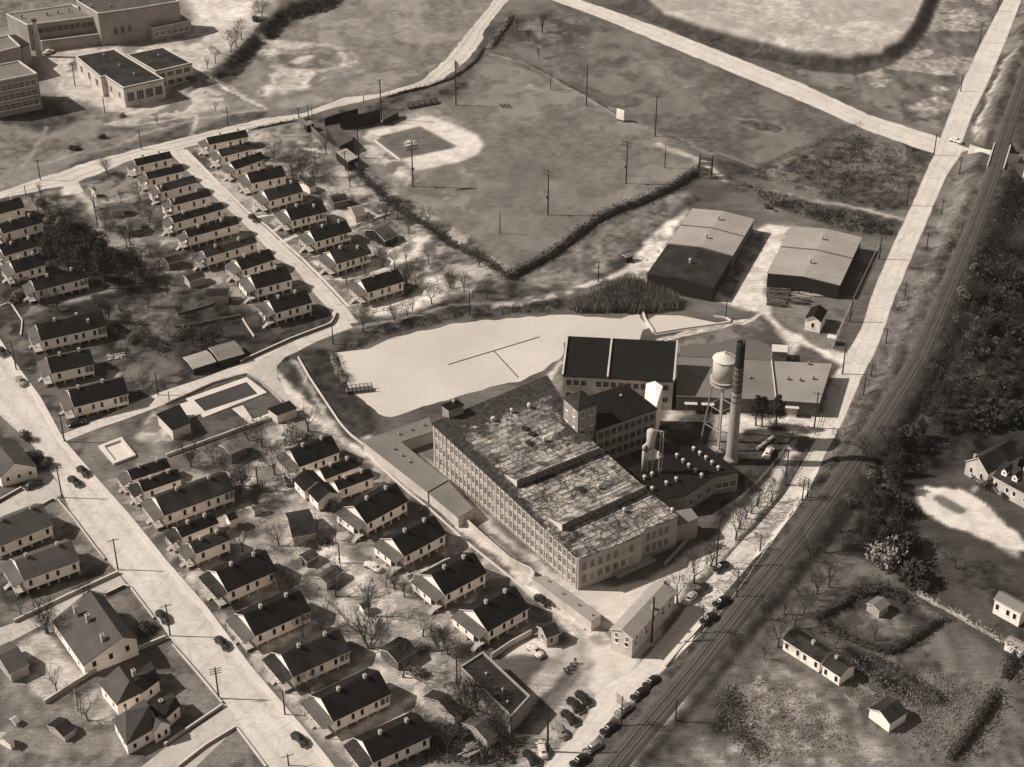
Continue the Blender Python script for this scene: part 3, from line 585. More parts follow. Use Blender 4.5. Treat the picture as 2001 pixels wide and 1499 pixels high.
# lake, reservoir
def water(name, g, rough, zoneamp):
    return mat(name, g, rough=rough, amp=zoneamp, scale=.7, coarse=.07, cscale=.05, spec=.35)
def pond_mat():
    m = mat('pale_still_water', .52, rough=.4, amp=.07, scale=.7, coarse=.1, cscale=.045, spec=.35); nt = m.node_tree; L = nt.links; b = nt.nodes['Principled BSDF']
    src = b.inputs['Base Color'].links[0].from_socket; geo = nd(nt, 'ShaderNodeNewGeometry')
    n = nd(nt, 'ShaderNodeTexNoise'); n.inputs['Scale'].default_value = .9; n.inputs['Detail'].default_value = 5; n.inputs['Roughness'].default_value = .75; n2 = nd(nt, 'ShaderNodeTexNoise'); n2.inputs['Scale'].default_value = .06; n2.inputs['Detail'].default_value = 3
    L.new(geo.outputs['Position'], n.inputs['Vector']); L.new(geo.outputs['Position'], n2.inputs['Vector'])
    a = nd(nt, 'ShaderNodeMath', operation='MULTIPLY_ADD'); L.new(n2.outputs[0], a.inputs[0]); a.inputs[1].default_value = .45; L.new(n.outputs[0], a.inputs[2])
    r = nd(nt, 'ShaderNodeMapRange'); r.inputs[1].default_value = .93; r.inputs[2].default_value = 1.0; r.inputs[3].default_value = 1.0; r.inputs[4].default_value = .35; L.new(a.outputs[0], r.inputs[0])
    v = nd(nt, 'ShaderNodeVectorMath', operation='SCALE'); L.new(src, v.inputs[0]); L.new(r.outputs[0], v.inputs['Scale']); L.new(v.outputs[0], b.inputs['Base Color']); return m
WM = pond_mat(); WD = water('reservoir_water', .12, .25, .08)
def blob(pts, n=140, amp=.35):
    w = [G(*p) for p in pts]; w.append(w[0]); r = resample(w, n)[:-1]
    o = []
    for i, p in enumerate(r):
        k = vnoise(p[0], p[1], 3.0, 3)-.5; k2 = vnoise(p[0], p[1], 3.0, 5)-.5
        o.append(pj((p[0]+k*amp*4, p[1]+k2*amp*4, 0)))
    return o
sheet('pond', blob([(657,690),(680,686),(720,682),(756,664),(830,645),(900,630),(960,626),(1040,618),(1130,616),(1210,622),(1250,612),(1258,625),(1275,640),(1256,645),(1250,665),(1100,668),(1100,692),(1060,728),(1010,745),(960,758),(900,775),(830,795),(762,815),(740,806),(712,782),(690,765),(672,740),(664,710)]), WM, .05)
sheet('pond', [(1262,628),(1282,616),(1330,617),(1395,630),(1420,634),(1340,645),(1280,655)], WM, .052)
sheet('reservoir', blob([(1326,676),(1400,668),(1440,664),(1480,664),(1500,672),(1516,690),(1508,704),(1325,696)], 60, .2), WD, .05)
# ------------------------------------------------------------------ gabled houses and sheds
def gable(label, cat, name, A, B, R, ze=3.9, pitch=.6, pier=1.0, n=4, back=3, chim=((.3,0),(.75,0)), porchA=True, porchB=False, roof='roof', wall='white',
          porch='porch', over=.35, group=None, encl=False, winw=.85, winh=1.6, gwin=0, gwinB=0, steps=True, tag_roof=None, doors=()):
    uv = [q(*A), q(*B), q(*R)]
    g0 = G(*uv[0]); zb = rz(g0.x, g0.y)
    a, b = P(*uv[0], zb+ze), P(*uv[1], zb+ze)
    d = Vector((b.x-a.x, b.y-a.y, 0)); L = d.length; d.normalize(); nn = Vector((-d.y, d.x, 0))
    best = None
    for k in range(10, 200):
        w = k*.05; r = P(*uv[2], zb+ze+pitch*w); e = (r-a-nn*w); e.z = 0
        if best is None or e.length < best[0]: best = (e.length, w)
    w = best[1]; zr = ze+pitch*w; rake = .3
    ctr = (a+b)/2+nn*w; ang = math.atan2(d.y, d.x)
    root = thing(name, label, cat, (ctr.x, ctr.y, zb), ang, group)
    h = L/2; yw = w-over; x0 = -h+rake; x1 = h-rake; bp = 2.2 if porchB else 0
    # walls
    mb = MB(); xe = x1-bp; t = .12
    pent = [(-yw, pier), (yw, pier), (yw, ze-t+over*pitch), (0, zr-t), (-yw, ze-t+over*pitch)]
    vs = [(x0, y, z) for y, z in pent]+[(xe, y, z) for y, z in pent]
    mb.add(vs, [(0,4,3,2,1), (5,6,7,8,9)]+[(i,(i+1) % 5,5+(i+1) % 5,5+i) for i in range(5)])
    mb.build('wall', M[wall], root)
    # roof: two slabs with pale edge boards
    mb = MB()
    for s in (-1, 1):
        lo = [(-h, s*w, ze-.16), (h, s*w, ze-.16), (h, 0, zr-.16), (-h, 0, zr-.16)]; hi = [(x, y, z+.16) for x, y, z in lo]
        fs = [(0,3,2,1),(4,5,6,7),(0,1,5,4),(1,2,6,5),(3,0,4,7)]
        mb.add(lo+hi, [f if s < 0 else f[::-1] for f in fs]); mb.m[-5:] = [0,0,1,1,1]
    ro = mb.build('roof', [M[roof], M['trim']], root)
    # piers under the floor
    if pier > .35:
        pm = box_mesh('pier', .4, .4, pier, 'chim')
        k = max(3, int((x1-x0)/2.3)+1)
        for i in range(k):
            x = x0+.25+(x1-x0-.5)*i/(k-1); put('pier', pm, root, (x, -yw+.21, 0))
            if i in (0, k//2, k-1): put('pier', pm, root, (x, yw-.21, 0))
    # windows
    wm = window_mesh(winw, winh, mull=1, rows=1); zc = pier+(ze-pier)*.56
    if pier <= .35: zc = min(zc, ze-1.3); zc = max(zc, winh/2+.4)
    for i in range(n):
        x = x0+(xe-x0)*(i+.5+(.12 if i % 2 else -.1))/n
        put('window', wm, root, (x, -yw-.004, zc))
    for i in range(back):
        put('window', wm, root, (x0+(xe-x0)*(i+.5)/back, yw+.004, zc), math.pi)
    for i in range(gwin):
        y = -yw+2*yw*(i+.6)/(gwin+.2); put('window', wm, root, (x0-.004, y, zc), -math.pi/2)
    for i in range(gwinB):
        y = -yw+2*yw*(i+.6)/(gwinB+.2); put('window', wm, root, (xe+.004, y, zc), math.pi/2)
    # chimneys
    for fx, fy in chim:
        x = -h+L*fx; y = fy*w; zt = zr-abs(fy)*w*pitch
        mb = MB().box(x-.29, y-.29, zt-.45, x+.29, y+.29, zt+.72).box(x-.33, y-.33, zt+.721, x+.33, y+.33, zt+.83)
        c = mb.build('chimney', M['chim'], ro)
        MB().box(x-.14, y-.14, zt+.831, x+.14, y+.14, zt+.87).build('flue', M['black'], c)
    # front porch with its own lean-to roof
    if porchA:
        dp = 2.3; zt, zo = ze-.02, ze-.72; yy = w-.1
        mb = MB()
        top = [(x0-.003, -yy, zt), (x0-.003, yy, zt), (x0-dp-.3, yy, zo), (x0-dp-.3, -yy, zo)]
        mb.prism([(x, y, z-.12) for x, y, z in top], top); mb.build('porch_roof', M[porch], root)
        xo = x0-dp
        MB().box(xo, -yw, pier-.18, x0-.003, yw, pier-.02).build('porch_floor', M['palewood'], root)
        posts = [-yw+.08, -yw+yw*.66, yw*.34, yw-.08]
        pm = box_mesh('post', .14, .14, zo-.1-pier+.02, 'trim')
        for y in posts: put('post', pm, root, (xo+.1, y, pier-.02))
        sm = box_mesh('pier', .3, .3, pier-.18, 'chim')
        if pier > .35:
            for y in (-yw+.2, 0, yw-.2): put('pier', sm, root, (xo+.18, y, 0))
        if encl:
            MB().box(xo-.02, -yw+1.9, pier-.02, xo+.06, yw, zo-.12).build('porch_wall', M['white'], root)
            for y in (yw*.62, -yw*.02): put('window', window_mesh(.6, 1.2, rows=1), root, (xo-.024, y, (pier+zo)/2), -math.pi/2)
        else:
            MB().box(xo+.06, -yw*.5, pier+.75, xo+.12, yw*.5, pier+.83).box(xo+.06, yw*.62, pier+.75, xo+.12, yw, pier+.83).build('porch_rail', M['trim'], root)
        dm = window_mesh(.9, 2.0, 'glass', 'trim', 1, False, 1)
        put('door', dm, root, (x0-.004, 0, pier+1.06), -math.pi/2)
        put('window', wm, root, (x0-.004, yw*.6, zc), -math.pi/2); put('window', wm, root, (x0-.004, -yw*.6, zc), -math.pi/2)
        if steps and pier > .3:
            ns = max(2, int(pier/.2)); mb = MB(); ys = -yw+.2 if encl else -.6
            for i in range(ns):
                zz = pier*(ns-i)/(ns+1); mb.box(xo-.28*(i+1), ys, max(zz-.22, 0), xo-.28*i-.003, ys+1.2, zz)
            mb.build('steps', M['palewood'], root)
    if porchB:
        MB().box(xe+.003, -yw, pier-.15, x1, yw, pier-.02).build('back_porch_floor', M['palewood'], root)
        MB().box(xe+.003, -yw, pier-.02, x1-.06, -yw+.07, pier+.85).box(x1-.059, -yw, pier-.02, x1, yw, pier+.85).build('half_wall', M['white'], root)
        pm = box_mesh('post', .13, .13, ze-.1-pier-.85, 'trim')
        for y in (-yw+.08, -.1, yw-.08): put('post', pm, root, (x1-.08, y, pier+.851))
        put('post', pm, root, (xe+bp*.5, -yw+.08, pier+.851))
    root['L'] = 0; del root['L']
    return root, dict(L=L, w=w, ze=ze, zr=zr, h=h, yw=yw, x0=x0, x1=x1, ro=ro, pier=pier)

UP = 'upper street'
GR = 'rows of white mill houses'
# right-hand row of the upper street, top to bottom
ROWR = [(('a',1530,1062),('a',1822,1002),('a',1508,1008),3),(('a',1622,1152),('a',1859,1090),('a',1598,1096),3),(('a',1722,1245),('a',1949,1165),('a',1690,1186),3),
 (('b',40,1347),('b',300,1290),('b',-12,1268),3),(('b',170,1475),('b',425,1405),('b',108,1398),4),(('f',335,308),('f',600,240),('f',278,222),4),
 (('f',510,462),('f',780,385),('f',462,378),4),(('f',665,625),('f',925,545),('f',612,530),4),(('f',890,835),('f',1165,750),('f',832,742),4)]
for k, (A, B, R, n) in enumerate(ROWR):
    last = ', its side wall standing by open yard' if k == 8 else ''
    gable(f'dark-roofed white house, {ORD[k+1]} from the top, right-hand row of the upper street', 'house', 'mill_house', A, B, R, n=n, ze=3.9 if k < 4 else 4.1, pier=.8 if k < 4 else 1.3,
          porchB=k in (5, 6, 7), porchA=True, group=None, chim=((.3,0),(.72,-.35)) if k in (5, 7) else ((.35,0),(.8,0)), roof=('roof','roofb','roof')[k % 3])
ROWL = [(('a',1000,1217),('a',1265,1157),('a',976,1166),3),(('a',1085,1316),('a',1352,1255),('a',1060,1264),3),(('a',1175,1411),('a',1447,1336),('a',1150,1356),3),
 (('e',1265,195),('e',1552,122),('e',1234,147),3),(('e',1275,325),('e',1645,217),('e',1246,277),4),(('e',1380,430),('e',1755,327),('e',1344,382),3),
 (('e',1510,577),('f',88,463),('e',1475,527),4),(('e',1772,670),('f',220,588),('e',1716,592),4),(('f',75,808),('f',345,736),('e',1822,706),4),(('f',215,985),('f',490,905),('f',150,892),4)]
for k, (A, B, R, n) in enumerate(ROWL):
    gable(f'dark-roofed white house, {ORD[k+1]} from the top, left-hand row of the upper street', 'house', 'mill_house', A, B, R, n=n, ze=3.9 if k < 4 else 4.1, pier=.7 if k < 4 else 1.2, roof=('roof','roof','roofb','roof')[k % 4],
          encl=k in (2, 3, 8, 9), chim=((.08,-.45),(.7,.3)) if k in (2, 3) else ((.25,0),(.7,0)), over=.3)
# column along the left edge of the photo
COLC = [(('e',-70,277),('e',185,207),('e',-110,200),2,'mostly cut by the left photo edge'),(('e',20,402),('e',322,316),('e',-25,338),3,'half hidden by pines'),
 (('e',30,567),('e',312,482),('e',-18,505),3,'behind the dark pines'),(('e',112,692),('e',337,630),('e',62,602),3,'just below the pine grove'),
 (('e',260,822),('e',650,722),('e',205,747),4,'with long rear wing above the corner lawn'),]
for k, (A, B, R, n, t) in enumerate(COLC):
    gable(f'white house {t}, {ORD[k+1]} on the left edge', 'house', 'mill_house', A, B, R, n=n, pier=.9, over=.3, porchA=k > 0, porchB=k == 4)
gable('long white house with six side windows and three chimneys above the left street', 'house', 'mill_house', ('e',300,1187),('e',785,1077),('e',236,1072), n=6, back=4, chim=((.28,0),(.62,.2),(.75,-.5)), porchB=True, pier=.7)
gable('white house between the six-window house and the corner house, left street', 'house', 'mill_house', ('e',375,1427),('e',692,1357),('e',326,1312), n=2, porchB=True, pier=.9)
gable('white house at the corner of the left street and the pool road', 'house', 'mill_house', ('i',540,362),('i',945,262),('i',496,237), n=4, porchB=True, pier=.8, chim=((.18,0),(.62,0)))
# front row on the right side of the left street, downwards from the wading pool
FR = [(('i',966,897),('i',1252,802),('i',932,827),2,'narrow white house next to the wading pool lawn',0),(('i',1050,982),('i',1335,885),('i',1022,907),2,'narrow white house squeezed beside the largest dark gable',0),
 (('i',1200,1157),('i',1722,967),('i',1142,1018),5,'largest white house of the street row, with a broad dark gable',1),(('i',1330,1317),('i',1605,1207),('i',1292,1242),2,'narrow white house with a detached-looking rear wing',0),
 (('i',1430,1437),('i',1692,1330),('i',1396,1357),2,'narrow white house below the one with the rear wing',0),(('n',-127,281),('n',222,128),('m',1492,138),4,'dark-roofed white house opposite the second side street',0),
 (('n',63,587),('n',462,407),('n',-32,442),4,'white house with a back porch beside the foot of a thin pole',1),(('n',330,872),('n',737,687),('n',236,717),4,'white house with back porch, third from the bottom on the street',1),
 (('n',612,1185),('n',1022,987),('n',517,1022),4,'white house with back porch, second from the bottom on the street',1),(('n',890,1472),('n',1300,1285),('n',802,1325),4,'dark-roofed white house cut by the bottom edge of the photo',0)]
for k, (A, B, R, n, t, pb) in enumerate(FR):
    gable(t, 'house', 'mill_house', A, B, R, n=n, porchB=bool(pb), pier=.75, roof='roofb' if k in (2, 4, 7) else 'roof', porch=('porch','roofb')[k % 2], ze=3.8, over=.28 if k in (0, 1, 3, 4) else .35)
    if k == 3: gable('small white rear wing behind the narrow street house', 'outbuilding', 'rear_wing', ('i',1680,1195),('i',1745,1170),('i',1655,1150), n=0, back=1, porchA=False, chim=(), pier=.4, ze=3)
# back row along the mill boundary wall
BR = [(('j',390,802),('j',695,687),('j',327,677),4,'dark white-walled house at the top of the row beside the mill wall'),(('j',580,890),('j',845,790),('j',547,815),1,'narrow house with cross wing, upper of a close pair by the mill'),
 (('j',680,970),('j',945,872),('j',640,908),2,'narrow house with cross wing, lower of a close pair by the mill'),(('j',885,1217),('j',1195,1047),('j',808,1077),4,'white house with grey enclosed porch, below the cross-wing pair'),
 (('j',1160,1457),('j',1475,1287),('j',1077,1317),4,'white house on tall piers with grey porch, middle of the mill-wall row'),(('n',1390,302),('n',1690,142),('n',1307,152),4,'white house with grey porch beside a line of washing'),
 (('n',1692,557),('o',270,387),('n',1588,402),4,'lowest white house of the mill-wall row, above the flat-roofed block')]
for k, (A, B, R, n, t) in enumerate(BR):
    r, D = gable(t, 'house', 'mill_house', A, B, R, n=n, ze=4.1 if k != 1 and k != 2 else 3.6, pier=1.2 if k > 2 else .6, encl=k > 2, porchA=k not in (1, 2), pitch=.62)
    if k in (1, 2):   # the front cross wing
        mb = MB(); x0 = D['x0']-.02; yw = D['yw']+.9; wv = 3.0; z = 3.2
        for s in (0,):
            pts = [(-wv*2, .5), (0, .5), (0, z), (-wv, z+1.5), (-wv*2, z)]
            vs = [(x0+x, -yw, zz) for x, zz in pts]+[(x0+x, yw*.75, zz) for x, zz in pts]
            mb.add(vs, [(0,1,2,3,4),(9,8,7,6,5)]+[(i,5+i,5+(i+1) % 5,(i+1) % 5) for i in range(5)])
        w_ = mb.build('wing_wall', M['white'], r); mb = MB()
        for xa, xb in ((-wv*2-.25, -wv), (.02, -wv)):
            za, zb = z-.05, z+1.62
            top = [(x0+xa, -yw-.25, za), (x0+xa, yw*.75+.25, za), (x0+xb, yw*.75+.25, zb), (x0+xb, -yw-.25, zb)]
            if xa > xb: top = top[::-1]
            mb.prism([(x, y, zz-.1) for x, y, zz in top][::1], top)
        mb.build('wing_roof', M['roof'], r)
        put('window', window_mesh(.7, 1.1), r, (x0-wv*2-.004, 0, 1.9), -math.pi/2)
# houses left of the left street
gable('long grey-roofed white house by the first side street, cut at left', 'house', 'mill_house', ('i',-30,1392),('i',392,1222),('i',-90,1225), n=4, porchA=False, roof='roofg', pier=.9, chim=((.28,0),(.8,0)))
gable('grey-roofed white house between both side streets, pale porch at left', 'house', 'mill_house', ('m',165,202),('m',562,57),('m',92,57), n=4, roof='roofg', pier=1.0, chim=((.2,0),(.75,0)))
def roofhouse(label, name, V, roofs, gables, loop, roof='roofg', wall='white', wins=(), chim=(), cat='house', th=.18):
    """a house from its roof corners: V name -> (zone,x,y,height)"""
    W = {k: Q(*p) for k, p in V.items()}; c = sum(W.values(), Vector())/len(W); c.z = 0
    a, b = W[loop[0]], W[loop[1]]; ang = math.atan2((b-a).y, (b-a).x); Rm = Matrix.Rotation(-ang, 3, 'Z')
    root = thing(name, label, cat, c, ang); L = {k: Rm @ (p-c) for k, p in W.items()}
    cen = sum((L[k] for k in loop), Vector())/len(loop)
    def ins(p, k=.3):
        d = (p-cen).to_2d(); l = d.length; d = d*(1-k/l); return Vector((cen.x+d.x, cen.y+d.y, p.z-th-.05))
    I = [ins(L[k]) for k in loop]; mb = MB(); n = len(I)
    mb.add([(p.x, p.y, 0) for p in I]+[tuple(p) for p in I], [(i, (i+1) % n, n+(i+1) % n, n+i) for i in range(n)])
    for g in gables:
        pts = [ins(L[k]) if k in loop else ins(L[k], .3) for k in g]
        mb.add(pts, [tuple(range(len(pts)))])
    mb.build('wall', M[wall], root); mb = MB()
    for f in roofs:
        top = [L[k] for k in f]; nv = (top[1]-top[0]).cross(top[2]-top[0])
        if nv.z < 0: top = top[::-1]
        mb.prism([p-Vector((0,0,th)) for p in top], top)
    ro = mb.build('roof', M[roof], root)
    for (i, k, fr, w_, h_) in wins:
        p0, p1 = I[i], I[(i+1) % n]; d = (p1-p0).to_2d(); d.normalize(); nv = Vector((d.y, -d.x))
        for q_ in range(k):
            p = p0.lerp(p1, (q_+.6)/(k+.2)); put('window', window_mesh(w_, h_, rows=1), root, (p.x+nv.x*.006, p.y+nv.y*.006, p.z*fr), math.atan2(d.y, d.x))
    for (z_, x_, y_, h_) in chim:
        p = Rm @ (Q(z_, x_, y_, h_)-c); cc = MB().box(p.x-.35,p.y-.35,p.z-2.2,p.x+.35,p.y+.35,p.z-.1).box(p.x-.42,p.y-.42,p.z-.099,p.x+.42,p.y+.42,p.z).build('chimney', M['chim'], ro)
        MB().box(p.x-.22,p.y-.22,p.z+.001,p.x+.22,p.y+.22,p.z+.05).build('flue', M['black'], cc)
    return root
roofhouse('white house with grey roof whose gable faces the left street crossing', 'street_house', dict(L=('i',-170,720,3.2), B=('i',0,872,3.2), R=('i',272,795,3.2), T=('i',120,600,3.2), r0=('i',-70,560,6.2), r1=('i',106,768,6.2)),
  [('L','B','r1','r0'),('r0','r1','R','T')], [('B','R','r1'),('T','L','r0')], 'LBRT', wins=((1,3,.62,.8,1.1),(0,2,.5,.8,1.3)))
roofhouse('big broad house with three tall chimneys on its long grey slope', 'street_house', dict(L=('m',365,480,3.2), B=('m',582,792,3.2), R=('m',962,600,4.6), T=('m',722,300,4.6), r0=('m',632,270,8.0), r1=('m',857,590,8.0)),
  [('L','B','r1','r0'),('r0','r1','R','T')], [('B','R','r1'),('T','L','r0')], 'LBRT', wins=((1,3,.72,1.0,1.6),(0,3,.5,.8,1.4)), chim=(('m',522,372,8.3),('m',607,432,8.1),('m',712,572,7.9)))
roofhouse('grey hip-roofed house squeezed between the broad house and the corner house', 'street_house', dict(L=('m',692,915,3.3), B=('m',815,1065,3.3), R=('m',1010,965,3.3), T=('m',860,765,3.3), r0=('m',830,790,6.6), r1=('m',905,898,6.6)),
  [('L','B','r1','r0'),('r0','r1','R','T'),('B','R','r1'),('T','L','r0')], [], 'LBRT', wins=((1,2,.55,.8,1.3),(0,2,.5,.8,1.3)), chim=(('m',930,820,6.6),))
roofhouse('dark-roofed front wing of the squeezed grey house', 'house_wing', dict(L=('m',885,880,3.2), B=('m',985,985,3.2), R=('m',1118,885,3.2), T=('m',1060,757,3.2), r0=('m',925,905,5.2), r1=('m',1078,812,5.2)),
  [('B','R','r1','r0'),('T','L','r0','r1'),('L','B','r0'),('R','T','r1')], [], 'LBRT', roof='roofb', wins=((1,1,.5,.8,1.3),))
roofhouse('hip-roofed corner house with side porch at the bottom left', 'street_house', dict(L=('m',785,1165,3.3), B=('m',882,1345,3.0), R=('m',1080,1225,3.3), T=('m',1010,1020,3.3), r0=('m',880,1108,6.8), r1=('m',1040,1072,6.8)),
  [('B','R','r1','r0'),('L','B','r0'),('R','T','r1'),('T','L','r0','r1')], [], 'LBRT', wins=((1,2,.5,.9,1.3),(0,2,.5,.8,1.3)), chim=(('m',880,1090,6.2),))
roofhouse('dark-roofed front wing of the hip-roofed corner house', 'house_wing', dict(L=('m',1045,1078,3.2), B=('m',1125,1190,3.2), R=('m',1262,1062,3.2), T=('m',1205,972,3.2), r0=('m',1078,1050,5.4), r1=('m',1225,1010,5.4)),
  [('B','R','r1','r0'),('T','L','r0','r1'),('L','B','r0'),('R','T','r1')], [], 'LBRT', roof='roofb', wins=((1,2,.5,.8,1.3),), chim=(('m',1122,1030,5.6),))
roofhouse('white gabled bay on the corner house facing the bottom side street', 'house_wing', dict(L=('m',1050,1200,3.2), B=('m',1072,1262,3.2), R=('m',1192,1190,3.2), T=('m',1140,1130,3.2), r0=('m',1085,1150,4.8), r1=('m',1128,1180,4.8)),
  [('L','B','r1','r0'),('r0','r1','R','T')], [('B','R','r1')], 'LBRT', roof='roofg', wins=((1,2,.5,.8,1.3),))
# outbuildings
def shed(label, A, B, R, ze=2.4, pitch=.4, wall='wood', roof='roofb', **kw):
    kw.setdefault('over', .15)
    return gable(label, 'shed', 'shed', A, B, R, ze=ze, pitch=pitch, pier=.05, n=kw.pop('n', 0), back=0, chim=(), porchA=False, wall=wall, roof=roof, **kw)
shed('low shed with pale end wall behind the fifth left-row house', ('B1',272,545),('B1',480,520),('B1',215,470), wall='palewood', roof='roofg')
shed('worn double shed in the alley left of the sandy track', ('B1',530,830),('B1',720,800),('B1',430,705), wall='wood', roof='roofg')
shed('dark-walled shed beside the bare tree on the curving track', ('B1',1110,1320),('B1',1320,1260),('B1',1060,1240), roof='roofb')
shed('tiny white outhouse at the top end of the sandy track', ('B1',30,250),('B1',75,232),('B1',0,205), wall='white', roof='roofg')
shed('shed with bright gable on the terrace left of the ninth left-row house', ('B2',325,255),('B2',600,165),('B2',270,170), wall='palewood', roof='roofb')
shed('wide barn-like shed in the yard left of the lowest left-row house', ('B2',590,500),('B2',960,500),('B2',500,390), wall='palewood', roof='roofb', ze=2.6)
shed('pale-roofed garage by the pool road, left of a pair', ('e',1410,1390),('e',1585,1335),('e',1395,1330), ze=2.3, pitch=.15, wall='darkwood', roof='tin')
shed('pale-roofed garage by the pool road, right of a pair', ('e',1600,1330),('e',1790,1275),('e',1540,1275), ze=2.3, pitch=.15, wall='darkwood', roof='greyroof')
shed('small stepped shed beside the pile of long pale boards', ('B3',445,360),('B3',640,318),('B3',290,235), wall='palewood', roof='greyroof')
shed('open-fronted dark shed near the hedge in the right-hand yards', ('B3',930,760),('B3',1150,660),('B3',790,570), wall='darkwood', roof='roofg', ze=2.2)
shed('square dark shed behind the fifth right-row house', ('f',640,175),('f',755,150),('f',600,135), roof='roofb')
shed('narrow white shed behind the fourth right-row house', ('b',465,1375),('b',520,1350),('b',430,1330), wall='white', roof='roofg')
shed('weathered grey-roofed barn below the pool fence', ('B4',265,425),('B4',570,280),('B4',130,310), wall='wood', roof='greyroof', ze=3, pitch=.3)
shed('small white-ended shed behind the largest street-row house', ('B4',660,1395),('B4',835,1330),('B4',610,1350), wall='palewood', roof='roofg', ze=2)
shed('large shed with pale front in the middle of the back lots', ('B5',755,620),('B5',1085,560),('B5',580,385), wall='palewood', roof='roofb', ze=2.8)
shed('low dark shed next to the wheel-rutted yard crossing', ('B5',1205,1225),('B5',1440,1060),('B5',1140,1140), wall='palewood', roof='roofg', ze=2.2)
shed('little shed in front of the bare tree near the fan of ruts', ('B5',950,950),('B5',1120,850),('B5',880,880), roof='roofg', ze=1.9)
shed('dark shed under the bushy bare tree in the lower yard', ('n',1060,770),('n',1200,680),('n',1000,690), roof='roofb', ze=2.6)
shed('pale-sided shed left of the long flat-roofed block', ('B6',245,1050),('B6',345,975),('B6',95,870), wall='palewood', roof='roofb', ze=2.6)
shed('tin shed among trees at the foot of the flat-roofed block', ('B6',580,1290),('B6',690,1210),('B6',510,1110), wall='palewood', roof='roofg', ze=2.4)
shed('grey garage at the left edge above the fenced dirt yard', ('B7',100,545),('B7',320,440),('B7',10,330), wall='palewood', roof='roofg', ze=2.6)
shed('white outhouse roof on the bottom-left lawn', ('B7',100,1300),('B7',165,1245),('B7',35,1215), wall='white', roof='tin', ze=2)
shed('small curved chicken coop beside the pruned tree', ('B7',690,1230),('B7',830,1130),('B7',630,1100), wall='palewood', roof='roofb', ze=1.6)
shed('tiny pale coop on the grass at the far bottom left', ('B7',160,1080),('B7',220,1045),('B7',125,1035), wall='palewood', roof='tin', ze=1.2)
shed('small shed in the front yard close to the wide lower alley', ('n',820,400),('n',880,375),('n',795,370), wall='white', roof='roofb', ze=1.8)
gable('small gate house with pale walls beside the parked pale car', 'shed', 'gate_house', ('o',385,602),('o',485,565),('o',325,530), ze=2.9, pier=.05, n=1, back=1, porchA=False, chim=(), roof='roofb', wall='palewood', gwin=1)
gable('white gabled shed with dark roof beside the yard drive', 'shed', 'store_shed', ('B8',1040,755),('B8',1145,560),('B8',880,665), ze=3.6, pier=.05, n=0, back=0, porchA=False, chim=(), roof='roof', wall='white', gwin=1, over=.2)
# right side of the railway
r, D = gable('large dormered house above a pale drive at the right edge', 'house', 'country_house', ('A6',1400,715),('A6',2050,1065),('A6',1400,345), ze=4.2, pitch=.8, pier=.1, n=4, back=3, porchA=False, roof='roofb', wall='painted', chim=((.55,0),), winh=1.4)
for fx in (.22, .5):
    x = -D['h']+D['L']*fx; y = -D['w']*.62; z = D['ze']+D['w']*.38*.85
    dm = MB(); pts = [(-.7,0),(.7,0),(.7,1.4),(0,2.1),(-.7,1.4)]
    dm.add([(x+a, y-.5, z+b-.3) for a, b in pts]+[(x+a, y+2.6, z+b-.3) for a, b in pts], [(0,1,2,3,4)]+[(i,5+i,5+(i+1) % 5,(i+1) % 5) for i in range(5)])
    d_ = dm.build('dormer', M['white'], r); mb = MB()
    for s in (-1, 1):
        top = [(x+s*.85, y-.7, z+1.0), (x+s*.85, y+2.6, z+1.0), (x, y+2.6, z+1.95), (x, y-.7, z+1.95)]
        if s < 0: top = top[::-1]
        mb.prism([(a, b, c-.08) for a, b, c in top], top)
    mb.build('dormer_roof', M['roofb'], d_); put('window', window_mesh(.7, .9), d_, (x, y-.504, z+.5))
gable('pale front gable wing of the large dormered house', 'house', 'house_wing', ('A6',1330,690),('A6',1900,375),('A6',1122,395), ze=4.0, pitch=.85, pier=.1, n=0, back=2, porchA=False, roof='roofb', wall='painted', gwin=2, chim=((.12,.55),), over=.2)
gable('long white cottage beside the railway with worn dark roof', 'house', 'cottage', ('p',315,602),('p',582,772),('p',392,540), ze=3.0, pitch=.5, pier=.1, n=4, back=3, porchA=False, roof='roofb', chim=((.6,0),), over=.2)
gable('lower rear section of the railway cottage with hipped-looking end', 'house', 'house_wing', ('p',588,782),('p',722,872),('p',655,715), ze=2.7, pitch=.5, pier=.1, n=2, back=1, porchA=False, roof='roofb', chim=((.3,.1),), over=.2)
shed('white-fronted garden shed at the lower right', ('p',1065,1197),('p',1195,1112),('p',1000,1105), wall='white', roof='roofb', ze=2.6, pitch=.5)
shed('little hut inside the hedged garden right of the railway', ('p',992,412),('p',1070,358),('p',955,362), wall='palewood', roof='greyroof', ze=2.2, pitch=.4)
gable('white house at the right photo edge with two dark windows', 'house', 'cottage', ('p',1788,322),('p',1985,430),('p',1835,268), ze=4.0, pier=.1, n=3, back=2, porchA=False, roof='greyroof', chim=(), over=.2)
shed('white garage at the right photo edge below the pale hedge', ('p',1860,620),('p',1990,690),('p',1880,580), wall='white', roof='tin', ze=2.2)
shed('little dark hut on the bank near the upper corner of the lake road', ('g',985,575),('g',1045,555),('g',965,560), wall='darkwood', roof='greyroof', ze=2)
